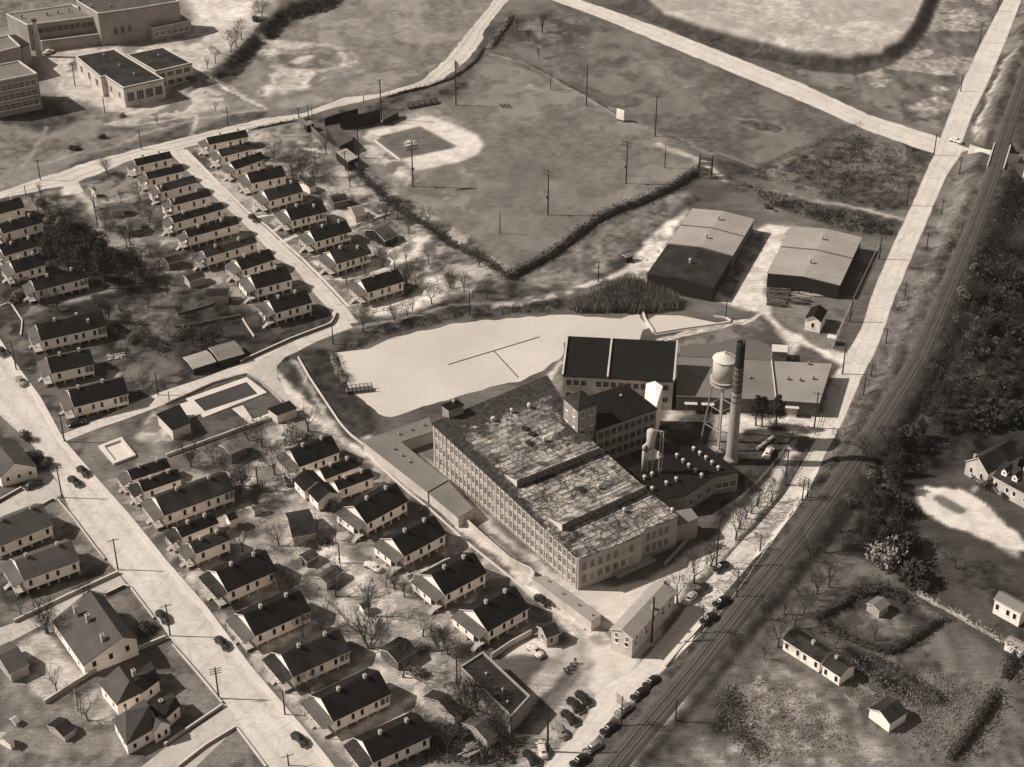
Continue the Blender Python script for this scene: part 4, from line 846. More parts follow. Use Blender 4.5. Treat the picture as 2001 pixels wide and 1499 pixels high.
# ------------------------------------------------------------------ larger buildings from roof outlines
def poly_bldg(label, cat, name, pts, wall='brick', roof='greyroof', over=.0, th=.25, parapet=0.0, pcol=None, base=0.0, group=None, coping='trim'):
    """pts: (zone,x,y,z) roof corners, any order; walls go straight down to the ground"""
    w = [Q(*p) for p in pts]
    ar = sum(w[i].x*w[(i+1) % len(w)].y-w[(i+1) % len(w)].x*w[i].y for i in range(len(w)))
    order = list(range(len(w)))
    if ar < 0: w = w[::-1]; order = order[::-1]
    c = sum((Vector((p.x, p.y, 0)) for p in w), Vector())/len(w)
    zb = base
    i0 = max(range(len(w)), key=lambda i: (w[(i+1) % len(w)]-w[i]).length)
    e = w[(i0+1) % len(w)]-w[i0]; ang = math.atan2(e.y, e.x)
    root = thing(name, label, cat, (c.x, c.y, zb), ang, group)
    Rm = Matrix.Rotation(-ang, 3, 'Z')
    loc = [Rm @ (p-c) for p in w]; loc = [Vector((p.x, p.y, p.z-zb)) for p in loc]
    mb = MB().prism([(p.x, p.y, 0) for p in loc], [(p.x, p.y, p.z-th) for p in loc]); mb.build('wall', M[wall], root)
    cen = sum(loc, Vector())/len(loc)
    def off(k): # outward offset of the roof slab
        o = []
        n = len(loc)
        for i in range(n):
            a, b, d = loc[i-1], loc[i], loc[(i+1) % n]
            e1 = (b-a).to_2d().normalized(); e2 = (d-b).to_2d().normalized()
            nv = Vector((e1.y, -e1.x))+Vector((e2.y, -e2.x)); l = max(nv.length, .5); nv = nv/l*k/max(.5, l/2)
            o.append(Vector((b.x+nv.x, b.y+nv.y, b.z)))
        return o
    tp = off(over+.003)
    mb = MB().prism([(p.x, p.y, p.z-th+.002) for p in tp], [(p.x, p.y, p.z) for p in tp]); ro = mb.build('roof', M[roof], root)
    if parapet:
        inn = off(-.32); ou = off(.02); mb = MB(); n = len(loc)
        for i in range(n):
            j = (i+1) % n
            mb.prism([(p.x, p.y, p.z+.002) for p in (ou[i], ou[j], inn[j], inn[i])], [(p.x, p.y, p.z+parapet) for p in (ou[i], ou[j], inn[j], inn[i])])
        mb.build('parapet', M[pcol or coping], root)
    return root, loc, ro
def facade(root, loc, i, n, rows, w, h, pane='greyglass', frame='trim', m0=.04, m1=.04, name='window', mull=2, wr=2, skip=(), vary=()):
    """windows along wall i (between roof corners i and i+1); rows are fractions of the local wall height"""
    a, b = loc[i], loc[(i+1) % len(loc)]; d = (b-a).to_2d(); L = d.length; d.normalize(); ang = math.atan2(d.y, d.x)
    nv = Vector((d.y, -d.x)); me = window_mesh(w, h, pane, frame, mull, True, wr); rv = random.Random(n)
    for k in range(n):
        if k in skip: continue
        t = m0+(1-m0-m1)*(k+.5)/n; p = a.lerp(b, t)
        for fr in rows:
            if vary: me = window_mesh(w, h, rv.choice(vary), frame, mull, True, wr)
            put(name, me, root, (p.x+nv.x*.004, p.y+nv.y*.004, p.z*fr), ang)
def edge_near(loc, root, px):
    """index of the wall whose roof edge lies nearest the photo point"""
    best = None
    for i in range(len(loc)):
        m = (loc[i]+loc[(i+1) % len(loc)])/2; g = Matrix.Rotation(root.rotation_euler.z, 3, 'Z') @ m+Vector(root.location)
        u = pj(g); e = math.hypot(u[0]-px[0], u[1]-px[1])
        if best is None or e < best[0]: best = (e, i)
    return best[1]
def local(root, p):
    return Matrix.Rotation(-root.rotation_euler.z, 3, 'Z') @ (Vector(p)-Vector(root.location))

# ---- the mill
def millz(x, y): return 12-3*((x+18.8)*.577+(y-337.5)*(-.817))/57.6
def on_mill(z, x, y, lift=0):
    h = 11.0
    for _ in range(8):
        p = Q(z, x, y, h+lift); h = millz(p.x, p.y)
    return Q(z, x, y, h+lift)
mpx = [('j',1370,475),('o',612,40),('A4',985,362),('A4',1008,290),('A4',1462,122),('k',1110,940),('k',690,570),('X',1069,735)]
mp = []
for z_, x_, y_ in mpx:
    p = on_mill(z_, x_, y_); mp.append((z_, x_, y_, p.z))
# patched roof covering: brick-pattern sheets, torn and tarred
def mill_roof_mat():
    m = bpy.data.materials.new('patched_mill_roofing'); m.use_nodes = True; nt = m.node_tree; L = nt.links; b = nt.nodes['Principled BSDF']
    b.inputs['Roughness'].default_value = .9; b.inputs['Specular IOR Level'].default_value = .15
    tc = nd(nt, 'ShaderNodeTexCoord'); mp_ = nd(nt, 'ShaderNodeMapping'); mp_.inputs['Rotation'].default_value = (0, 0, ROOFROT); L.new(tc.outputs['Object'], mp_.inputs[0]); co_ = mp_.outputs[0]
    def noise(sc, d=5, r=.65, vec=None, dist=0):
        n = nd(nt, 'ShaderNodeTexNoise'); n.inputs['Scale'].default_value = sc; n.inputs['Detail'].default_value = d; n.inputs['Roughness'].default_value = r; n.inputs['Distortion'].default_value = dist; L.new(vec or co_, n.inputs['Vector']); return n
    def mrange(v, a, c, d, e):
        n = nd(nt, 'ShaderNodeMapRange'); L.new(v, n.inputs[0])
        for i, x in enumerate((a, c, d, e)): n.inputs[i+1].default_value = x
        return n.outputs[0]
    def mth(op, a, c):
        n = nd(nt, 'ShaderNodeMath', operation=op)
        for i, v in enumerate((a, c)):
            if isinstance(v, (int, float)): n.inputs[i].default_value = v
            else: L.new(v, n.inputs[i])
        return n.outputs[0]
    def warp(sc, amt):
        n = noise(sc, 4); v = nd(nt, 'ShaderNodeVectorMath', operation='MULTIPLY_ADD'); v.inputs[1].default_value = amt; L.new(n.outputs['Color'], v.inputs[0]); L.new(co_, v.inputs[2]); return v.outputs[0]
    at = nd(nt, 'ShaderNodeAttribute', attribute_name='tar'); ln = nd(nt, 'ShaderNodeAttribute', attribute_name='down')
    br = nd(nt, 'ShaderNodeTexBrick'); br.inputs['Scale'].default_value = 1; br.inputs['Brick Width'].default_value = 26.0; br.inputs['Row Height'].default_value = 1.7; br.inputs['Mortar Size'].default_value = .13; br.inputs['Mortar Smooth'].default_value = .3
    br.inputs['Color1'].default_value = (.52,.52,.52,1); br.inputs['Color2'].default_value = (.42,.42,.42,1); br.inputs['Mortar'].default_value = (.12,.12,.12,1); L.new(warp(.22, (2.5,1.1,0)), br.inputs['Vector'])
    vo = nd(nt, 'ShaderNodeTexVoronoi', feature='DISTANCE_TO_EDGE'); vo.inputs['Scale'].default_value = .62; st = nd(nt, 'ShaderNodeMapping'); st.inputs['Scale'].default_value = (.8, .9, 1); L.new(warp(.5, (3.0,3.0,0)), st.inputs[0]); L.new(st.outputs[0], vo.inputs['Vector'])
    vein = mrange(vo.outputs['Distance'], .0, .13, .22, 1.0); vc = nd(nt, 'ShaderNodeTexVoronoi'); vc.inputs['Scale'].default_value = 1; s2_ = nd(nt, 'ShaderNodeMapping'); s2_.inputs['Scale'].default_value = (.16, .55, 1); L.new(warp(.4, (1.6,.8,0)), s2_.inputs[0]); L.new(s2_.outputs[0], vc.inputs['Vector']); bwc = nd(nt, 'ShaderNodeRGBToBW'); L.new(vc.outputs['Color'], bwc.inputs[0]); patch = mrange(bwc.outputs[0], .2, .75, .55, 1.25)
    vm = mrange(ln.outputs['Fac'], .25, .45, 1.0, 0.0)                      # seams at the upper end, cracks at the lower end
    vein = mth('MAXIMUM', vein, mth('MULTIPLY', vm, .8))
    val = mth('MULTIPLY', mth('MULTIPLY', br.outputs['Color'], vein), patch)
    val = mth('MULTIPLY', val, mrange(noise(1.3, 7, .78).outputs[0], .34, .66, .35, 1.35))
    pat = mrange(mth('ADD', noise(.3, 6, .62, dist=.6).outputs[0], mth('MULTIPLY', mth('SUBTRACT', 1.0, ln.outputs['Fac']), .07)), .52, .64, 1.0, .3); val = mth('MULTIPLY', mth('MULTIPLY', val, pat), mrange(noise(3.2, 5, .75).outputs[0], .35, .65, .5, 1.12))
    tar = mrange(mth('ADD', at.outputs['Fac'], mrange(noise(.5, 6, .7).outputs[0], .2, .8, -.42, .42)), .42, .62, 0, 1)
    m2 = nd(nt, 'ShaderNodeMix', data_type='FLOAT'); L.new(tar, m2.inputs['Factor']); L.new(val, m2.inputs['A']); L.new(mrange(noise(.9, 6, .75).outputs[0], .35, .68, .012, .075), m2.inputs['B'])
    vs = nd(nt, 'ShaderNodeVectorMath', operation='SCALE'); vs.inputs[0].default_value = TINT; L.new(m2.outputs['Result'], vs.inputs['Scale']); L.new(vs.outputs[0], b.inputs['Base Color'])
    return m
mill, ml, mro = poly_bldg('long brick textile mill with patched torn roof and rows of windows', 'mill', 'textile_mill', mp, 'millbrick', 'greyroof', over=.25, th=.3)
_d = Vector((33.2,-47.1)); ROOFROT = -(math.radians(35)-mill.rotation_euler.z)
# finer roof mesh carrying the tar attribute
def refine_roof():
    import bmesh
    me = mro.data; bm = bmesh.new(); bm.from_mesh(me)
    bmesh.ops.triangulate(bm, faces=bm.faces[:]); 
    bmesh.ops.subdivide_edges(bm, edges=[e for e in bm.edges if e.calc_length() > 3], cuts=12, use_grid_fill=True)
    for _ in range(2):
        lng = [e for e in bm.edges if e.calc_length() > 2.5]
        if lng: bmesh.ops.subdivide_edges(bm, edges=lng, cuts=1)
    bm.to_mesh(me); bm.free()
    at = me.attributes.new('tar', 'FLOAT', 'POINT')
    dn = me.attributes.new('down', 'FLOAT', 'POINT')
    a, b = Q(*mp[0]), Q(*mp[1]); e0, e1 = Q(*mp[7]), Q(*mp[6])
    Rm = Matrix.Rotation(mill.rotation_euler.z, 3, 'Z')
    for v in me.vertices:
        g = Rm @ v.co+Vector(mill.location)
        def dl(p, r):
            t = (r-p).to_2d(); L = t.length; t.normalize(); w = (g-p).to_2d(); return abs(w.x*t.y-w.y*t.x), w.dot(t)/L
        d1, t1 = dl(a, b); d2, t2 = dl(a, e0); d3, t3 = dl(e0, e1)
        val = max(0, 1-d1/(6.5-3.5*min(max(t1, 0), 1)))*(1.25-.8*max(t1, 0)); val = max(val, max(0, 1-d2/15)*.95, (max(0, 1-d3/8)*.9 if t3 < 1.1 else 0))
        at.data[v.index].value = min(val*1.15, 1); dn.data[v.index].value = min(max(t1, 0), 1)
    me.materials.clear(); me.materials.append(mill_roof_mat())
refine_roof()
iL = edge_near(ml, mill, (990, 955)); iF = edge_near(ml, mill, (1193, 1067)); iW = edge_near(ml, mill, (1290, 1020))
facade(mill, ml, iL, 33, (.2,.5,.79), .95, 1.95, 'greyglass', 'painted', .012, .012, vary=('greyglass','glass','glass','greyglass','steel'))
facade(mill, ml, iF, 7, (.3,.68), 1.5, 2.2, 'greyglass', 'painted', .03, .1, name='front_window', mull=3, wr=4, vary=('greyglass','glass','greyglass','steel'))
facade(mill, ml, iW, 4, (.3,.68), 1.4, 2.2, 'greyglass', 'painted', .05, .22, name='front_window', mull=3, wr=4)
# pilasters between the bays of the long side (one piece of masonry)
mb = MB(); a, b = ml[iL], ml[(iL+1) % len(ml)]; d = (b-a).to_2d(); L_ = d.length; d.normalize(); nv = Vector((d.y, -d.x))
for k in range(34):
    p = a.lerp(b, .012+.976*k/33); s = .12; qx = [(p.x+d.x*u+nv.x*v, p.y+d.y*u+nv.y*v) for u, v in ((-s,.003),(s,.003),(s,.16),(-s,.16))]
    mb.prism([(x, y, 0) for x, y in qx][::-1], [(x, y, p.z-.36) for x, y in qx][::-1])
mb.build('pilaster', M['painted'], mill)['kind'] = 'stuff'
for p, r_ in ((.1,1),(.45,1),(.8,1)):
    g = a.lerp(b, p); put('downpipe', MB().tube((0,0,0),(0,0,g.z-.4),.08).mesh('downpipe',[M['trim']]), mill, (g.x+nv.x*.3, g.y+nv.y*.3, 0))
# sawtooth monitors on the roof
def monitor(A, B, depth=5.2, hgt=1.9):
    a, b = on_mill(*A), on_mill(*B); a, b = local(mill, a), local(mill, b)
    d = (b-a).to_2d(); L = d.length; d.normalize(); back = Vector((-d.y, d.x)); mb = MB()
    def pt(t, u, z):
        p = a.lerp(b, t); x, y = p.x+back.x*u, p.y+back.y*u
        g = Matrix.Rotation(mill.rotation_euler.z, 3, 'Z') @ Vector((x, y, 0))+Vector(mill.location)
        return (x, y, millz(g.x, g.y)+z)
    v = [pt(0,0,-.1), pt(1,0,-.1), pt(1,depth,-.1), pt(0,depth,-.1), pt(0,0,hgt), pt(1,0,hgt), pt(1,depth,.15), pt(0,depth,.15)]
    mb.add(v, [(0,3,2,1),(0,1,5,4),(1,2,6,5),(2,3,7,6),(3,0,4,7)], 0); mb.add([v[4],v[5],v[6],v[7]], [(0,1,2,3)], 1)
    mb.m[-6+3] = 0; mb.m[-2] = 2; o = mb.build('roof_monitor', [M['darkbrick'], mro.data.materials[0], M['conc']], mill); n = int(L/1.5); me = window_mesh(1.1, 1.0, 'greyglass', 'painted', 1, False, 1)  # front's shade is painted in with dark brick; left end stays white
    for k in range(n):
        p = pt((k+.5)/n, -.004, hgt*.5); put('monitor_window', me, o, p, math.atan2(d.y, d.x))
monitor(('k',188,946),('k',795,702)); monitor(('k',518,1268),('k',1135,985))
def vent(root, g, r=.5, h=1.0, m='metal', name='roof_vent'):
    me = cached(('vent', r, h, m), lambda: MB().lathe([(r*.6,-.15),(r*.6,h*.55),(r*1.05,h*.56),(r*1.05,h*.9),(r*.4,h*1.1)], 12).mesh(name, [M[m]]))
    p = local(root, g); put(name, me, root, p)
for x_, y_ in ((150,398),(278,360),(18,458),(388,608),(785,955),(975,1128),(1325,1128)): vent(mill, on_mill('k', x_, y_), .45, 1.2)
for x_, y_ in ((1240,405),(1905,160)): vent(mill, on_mill('A5', x_, y_), .45, 1.1)
for x_, y_ in ((280,625),(665,968),(300,560),(250,520)):
    p = local(mill, on_mill('k', x_, y_)); put('roof_hatch', MB().box(-.8,-.6,-.2,.8,.6,.5).mesh('roof_hatch',[M['black']]), mill, p, .3)
pent, pl, _ = poly_bldg('small brick penthouse on the upper left end of the mill roof', 'penthouse', 'penthouse', [('A5',315,100,14.6),('A5',437,190,14.6),('A5',705,95,14.6),('A5',590,5,14.6)], 'brick', 'darkroof', over=.15, base=11.4)
vent(pent, Q('A5',530,70,14.6), .35, .9)
# hip-roofed stair tower
tw = [Q('k',527,287,17.5), Q('k',640,378,17.5), Q('k',775,330,17.5)]; tw.append(tw[0]+tw[2]-tw[1])
ct = sum(tw, Vector())/4; ta = math.atan2((tw[2]-tw[1]).y, (tw[2]-tw[1]).x)
tower = thing('stair_tower', 'square brick stair tower with pyramid roof beside the mill', 'tower', (ct.x, ct.y, 0), ta)
s1 = (tw[2]-tw[1]).length/2; s2 = (tw[1]-tw[0]).length/2
MB().box(-s1,-s2,0,s1,s2,17.3).build('wall', M['brick'], tower)
MB().add([(-s1-.3,-s2-.3,17.3),(s1+.3,-s2-.3,17.3),(s1+.3,s2+.3,17.3),(-s1-.3,s2+.3,17.3),(0,0,20.2)], [(0,1,4),(1,2,4),(2,3,4),(3,0,4),(0,3,2,1)]).build('roof', M['roofb'], tower)
for zz in (15.6, 12.6, 9.6):
    for t in (-.5,.5):
        put('window', window_mesh(.95,1.9,'greyglass','trim',2,True,3), tower, (-s1-.004, t*s2, zz), -math.pi/2)
        put('window', window_mesh(.95,1.9,'glass','trim',2,True,3), tower, (t*s1, -s2-.004, zz))
# picker house
pk, kl, kr = poly_bldg('dark-roofed brick wing behind the stair tower', 'factory building', 'factory_wing', [('k',720,277,11.6),('k',985,192,12.4),('k',1212,367,10.6),('k',772,523,10.6)], 'brick', 'darkroof', over=.15)
i_ = edge_near(kl, pk, (1224, 818)); facade(pk, kl, i_, 9, (.22,.5,.8), 1.4, 1.8, 'glass', 'brick', .02, .02, mull=2, wr=3)
vent(pk, Q('A1',1155,1265,11.6), .3, .6)
# white wooden link between the buildings
poly_bldg('white boarded bridge-house linking the dark wing and the weave shed', 'building', 'link_house', [('A1',1620,1030,11.2),('A1',1780,985,11.8),('A1',1915,1075,11.4),('A1',1805,1440,11.0),('A1',1590,1290,11.0)], 'white', 'white', over=.05)
# long shop with dark sloping roof and gable copings
sh, sl, sr = poly_bldg('dark-roofed shop building with pale fire walls beside the pond', 'factory building', 'machine_shop', [('A1',95,880,8.6),('A2',240,990,8.6),('A2',305,262,11.6),('A1',185,160,11.6)], 'painted', 'darkroof', over=.1)
i_ = edge_near(sl, sh, (1207, 742)); facade(sh, sl, i_, 14, (.33,.76), 1.35, 1.7, 'glass', 'brick', .02, .03, mull=3, wr=3, skip=(3,))
a_, b_, c_, d_ = [local(sh, Q(*t)) for t in (('A1',95,880,8.6),('A2',240,990,8.6),('A2',305,262,11.6),('A1',185,160,11.6))]
for t in (-.004, .405, 1.004):
    p1, p2 = a_.lerp(b_, t), d_.lerp(c_, t); u = (b_-a_).normalized()*.22
    MB().prism([p1-u-Vector((0,0,.3)), p1+u-Vector((0,0,.3)), p2+u-Vector((0,0,.3)), p2-u-Vector((0,0,.3))], [p1-u+Vector((0,0,.5)), p1+u+Vector((0,0,.5)), p2+u+Vector((0,0,.5)), p2-u+Vector((0,0,.5))]).build('fire_wall', M['painted'], sh)
# flat roofed sheds right of it
f1, l1, _ = poly_bldg('grey flat-roofed shed behind the water tower', 'factory building', 'flat_shed', [('A2',330,545,4.4),('l',237,20,4.4),('l',270,288,4.4),('A2',300,1252,4.4)], 'darkbrick', 'greyroof', over=.15)
for x_, y_ in ((735,890),(1640,930)): vent(f1, Q('A2',x_,y_,4.4), .35, .7, 'steel')
f2, l2, _ = poly_bldg('pale flat-roofed shed beside the highway with white parapet', 'factory building', 'flat_shed', [('l',243,22,4.4),('l',658,40,4.4),('l',572,310,4.4),('l',277,290,4.4)], 'darkbrick', 'palegravel', over=.15)
p1, p2, p3 = [local(f2, Q('l',*t,4.4)) for t in ((240,18),(272,290),(420,8))]
u = Vector((.3,0,0)); MB().prism([p1-u,p1+u,p2+u,p2-u], [p+Vector((0,0,.55)) for p in (p1-u,p1+u,p2+u,p2-u)]).build('parapet', M['conc'], f2)
for x_, y_ in ((355,150),(440,158),(530,148),(500,45)): vent(f2, Q('l',x_,y_,4.4), .4, .9, 'steel')
i_ = edge_near(l1, f1, (1420, 776)); 
A_, B_ = l1[i_], l1[(i_+1) % 4]; dd = (B_-A_).to_2d(); ang_ = math.atan2(dd.y, dd.x)
for t in (.15,.32): 
    p = A_.lerp(B_, t); put('door', window_mesh(2.2,2.2,'greyglass','trim',2,False,1), f1, (p.x, p.y-.01, 1.15), ang_); put('canopy', MB().box(-1.6,-1.2,2.6,1.6,-.01,2.75).mesh('canopy',[M['conc']]), f1, (p.x, p.y, 0), ang_)
i_ = edge_near(l2, f2, (1560, 784)); A_, B_ = l2[i_], l2[(i_+1) % 4]; dd = (B_-A_).to_2d(); p = A_.lerp(B_, .38)
put('door', window_mesh(2.4,2.4,'palewood','trim',2,False,1), f2, (p.x, p.y-.01, 1.25), math.atan2(dd.y, dd.x)); put('canopy', MB().box(-1.7,-1.1,2.7,1.7,-.01,2.85).mesh('canopy2',[M['conc']]), f2, (p.x, p.y, 0), math.atan2(dd.y, dd.x))
poly_bldg('small white pump house at the end of the yard drive', 'building', 'pump_house', [('B8',245,1110,3),('B8',492,1125,3),('B8',482,1232,3),('B8',243,1218,3)], 'greyconc', 'conc', over=.1)
poly_bldg('tiny white valve house beside the highway fence', 'building', 'valve_house', [('B8',1155,938,2.2),('B8',1295,965,2.2),('B8',1272,1022,2.2),('B8',1135,990,2.2)], 'greyconc', 'conc', over=.05)
# dye house with mushroom vents
dy, dl_, _ = poly_bldg('dark-roofed dye house dotted with pale mushroom vents', 'factory building', 'dye_house', [('A3',20,870,5.4),('A3',1100,532,5.4),('A3',1195,530,5.4),('A3',1672,912,5.4),('A3',1320,978,5.4),('A3',905,1255,5.4),('A3',560,1310,5.4)], 'brick', 'darkroof', over=.1)
for x_, y_ in ((1015,605),(1105,670),(1195,738),(1283,808),(1375,885),(770,705),(860,780),(945,850),(1038,920),(1130,995),(760,1050),(615,1108),(295,1025),(405,975),(505,925),(408,1190)):
    vent(dy, Q('A3',x_,y_,5.4), .45, 1.15)
for px_ in ((1372,948),(1420,930)):
    i_ = edge_near(dl_, dy, px_); facade(dy, dl_, i_, 3, (.42,), 1.7, 1.6, 'glass', 'conc', .04, .04, mull=3, wr=2)
poly_bldg('plain grey annex at the front right end of the mill', 'factory building', 'annex', [('A4',1400,60,5.6),('A4',1640,20,5.6),('A4',1735,150,5.6),('A4',1590,205,5.6),('A4',1378,275,5.6)], 'brick', 'greyroof', over=.02)
# loading dock in front of the mill
dk, dkl, _ = poly_bldg('low loading dock along the shaded mill front', 'loading dock', 'loading_dock', [('A4',545,840,1.1),('A4',665,930,1.1),('A4',1170,705,1.1),('A4',1070,640,1.1)], 'darkbrick', 'greyconc', over=.1)
MB_ = None
# smokestack
bp_ = Q('A3',1562,762); hs = height_at(bp_, 668)
st = thing('smokestack', 'tall tapering brick smokestack with sooty banded top', 'smokestack', bp_)
prof = [(1.75,0),(1.75,1.0),(1.42,1.4)]; mis = [0,0]; nb = 34
for k in range(nb+1):
    t = k/nb; z = 1.4+(hs-1.4)*t; prof.append((1.42-.42*t, z)); mis.append(0 if t < .6 else (2 if t < .8 else 1))
prof += [(.8, hs), (.72, hs-1.5)]; mis += [1,1]
MB().lathe(prof, 28, mis=mis).build('shaft', [M['stack'], M['black'], mat('sooty_brick', .12, amp=.4, scale=1.2)], st, True)
for k in range(11):
    z = hs*(.52+.043*k); r = 1.42-.42*(z-1.4)/(hs-1.4)
    put('iron_band', MB().lathe([(r+.01,z-.12),(r+.06,z-.1),(r+.06,z+.1),(r+.01,z+.12)], 24).mesh('iron_band', [M['black']]), st)
# water tower
wb = P(1403.5, 863); zt = height_at(wb, 700.5); zl = zt-6.6
wt = thing('water_tower', 'pale riveted water tank on braced steel legs', 'water tower', wb)
MB().lathe([(2.72,zl),(2.72,zt)], 36).build('tank', M['tank'], wt, True)
MB().lathe([(.25,zl-1.9),(1.2,zl-1.6),(2.1,zl-1.0),(2.6,zl-.3),(2.66,zl-.004)], 32).build('bowl', M['steel'], wt, True)
MB().lathe([(2.95,zt+.004),(2.95,zt+.06),(1.5,zt+.95),(.1,zt+1.6)], 36).build('cap', M['conc'], wt)
MB().lathe([(.1,zt+1.6),(.28,zt+1.7),(.28,zt+2.0),(.05,zt+2.2)], 10).build('finial', M['metal'], wt)
mb = MB(); mb.lathe([(2.73,zl-.1),(3.3,zl-.1),(3.3,zl+.02),(2.73,zl+.02)], 32)
for k in range(24):
    a = 6.2832*k/24; mb.tube((3.25*math.cos(a),3.25*math.sin(a),zl),(3.25*math.cos(a),3.25*math.sin(a),zl+1),.03,n=4)
mb.lathe([(3.22,zl+.96),(3.28,zl+.96),(3.28,zl+1.02),(3.22,zl+1.02)], 32); mb.build('balcony', M['tank'], wt)
legs = []
for k in range(4):
    a = math.radians(-95+90*k); f, t = Vector((4.2*math.cos(a),4.2*math.sin(a),0)), Vector((2.4*math.cos(a),2.4*math.sin(a),zl-.2)); legs.append((f, t))
    MB().tube(f, t, .2 if k else .3, n=8).build('leg', M['tank'] if k == 0 else M['steel'], wt)
for lv in (.3,.62):
    for k in range(4):
        a, b = legs[k][0].lerp(legs[k][1], lv), legs[(k+1) % 4][0].lerp(legs[(k+1) % 4][1], lv)
        MB().tube(a, b, .07, n=5).build('brace', M['tank'], wt)
MB().tube((0,0,0),(0,0,zl-1.8),.35,n=10).build('riser_pipe', M['steel'], wt)
MB().tube((2.9,-.4,zl-.2),(2.9,-.4,zt),.04,n=4).tube((2.9,.1,zl-.2),(2.9,.1,zt),.04,n=4).build('ladder', M['steel'], wt)
# dust collector
db = Q('A3',365,905,5.4); dz = 5.4
dc = thing('dust_collector', 'pale twin cylinders of a dust collector on pipe legs', 'dust collector', db)
ht = height_at((db.x, db.y, 0), q('A3',0,285)[1])
tp_ = max(ht-5.4, 9.0)-.6; hb_ = tp_-4.0
mb = MB().lathe([(.3,hb_-1.3),(1.05,hb_),(1.05,tp_),(.5,tp_+.5)], 20); mb.build('cylinder', M['tank'], dc, True)
mb = MB().lathe([(.45,hb_-1.2),(.48,hb_-.2),(.3,hb_+.2)], 14, c=(-1.5,-.4)); mb.tube((-1.5,-.4,0),(-1.5,-.4,hb_-1.2),.42,n=12).tube((-1.3,-.35,hb_),( -.4,0,hb_+.9),.4,n=10); mb.build('duct', M['tank'], dc, True)
for x_, y_ in ((-.6,-.5),(.6,-.5),(2.2,.2),(2.8,-.4)):
    MB().tube((x_,y_,0),(x_,y_,hb_+.6 if x_ < 1 else tp_),.13,n=6).build('leg', M['tank'], dc)
MB().tube((.2,0,tp_+.4),(2.8,-.4,tp_),.12,n=6).build('top_pipe', M['tank'], dc)
poly_bldg('small pale lean-to roof behind the dust collector', 'shed', 'lean_to', [('A3',410,555,4.5),('A3',510,620,4.5),('A3',620,712,2.6),('A3',545,770,2.6),('A3',250,700,3.2)], 'greyconc', 'conc')
# long L-shaped sheds along the boundary wall
ls, lsl, _ = poly_bldg('grey-roofed L-shaped warehouse against the mill boundary wall', 'warehouse', 'wall_warehouse', [('j',860,605,3.4),('j',1340,437,3.4),('j',1378,532,3.4),('j',1130,612,3.4),('j',1478,890,3.4),('j',1332,975,3.4)], 'painted', 'greyroof', over=.12)
for x_, y_ in ((1125,560),(1215,528),(1305,495),(1090,670),(1148,718),(1200,764)): vent(ls, Q('j',x_,y_,3.4), .3, .7, 'steel')
poly_bldg('grey-roofed open shed continuing the boundary warehouse', 'warehouse', 'wall_warehouse', [('j',1345,985,3.1),('j',1482,902,3.1),('j',1665,1100,3.1),('j',1557,1165,3.1)], 'painted', 'greyroof', over=.12)
lg, lgl, _ = poly_bldg('low pale-roofed gate range at the end of the boundary wall', 'gate range', 'gate_range', [('o',285,172,2.9),('o',392,165,2.9),('o',765,435,2.9),('o',700,478,2.9)], 'painted', 'palegravel', over=.08)
for x_, y_ in ((400,205),(500,290),(610,370),(705,440)): vent(lg, Q('o',x_,y_,2.9), .22, .6, 'steel')
# office building
of, D = gable('two-storey office with pale roof and gable at the mill entrance', 'office', 'office', ('o',990,605),('o',1296,266),('o',908,540), ze=5.7, pitch=.42, pier=.05, n=5, back=5, porchA=False, chim=((.55,-.6),(.97,.1)), roof='tin', wall='painted', gwin=2, over=.25, winh=1.3, winw=.9)
for i in range(5): put('window', window_mesh(.9,1.3), of, (D['x0']+(D['x1']-D['x0'])*(i+.5)/5, -D['yw']-.004, 4.6))
for y in (-.5,.5): put('window', window_mesh(.9,1.3), of, (D['x0']-.004, D['yw']*y, 4.6), -math.pi/2)
# flat-roofed store block
sb, sbl, _ = poly_bldg('long flat-roofed store block with pale coping near the car park', 'store block', 'store_block', [('B6',300,545,4.4),('B6',537,392,4.4),('B6',1012,838,4.4),('B6',820,1048,4.4)], 'brick', 'roofb', parapet=.4, coping='greyconc')
for x_, y_ in ((570,615),(738,775),(785,900)): vent(sb, Q('B6',x_,y_,4.4), .25, .7)
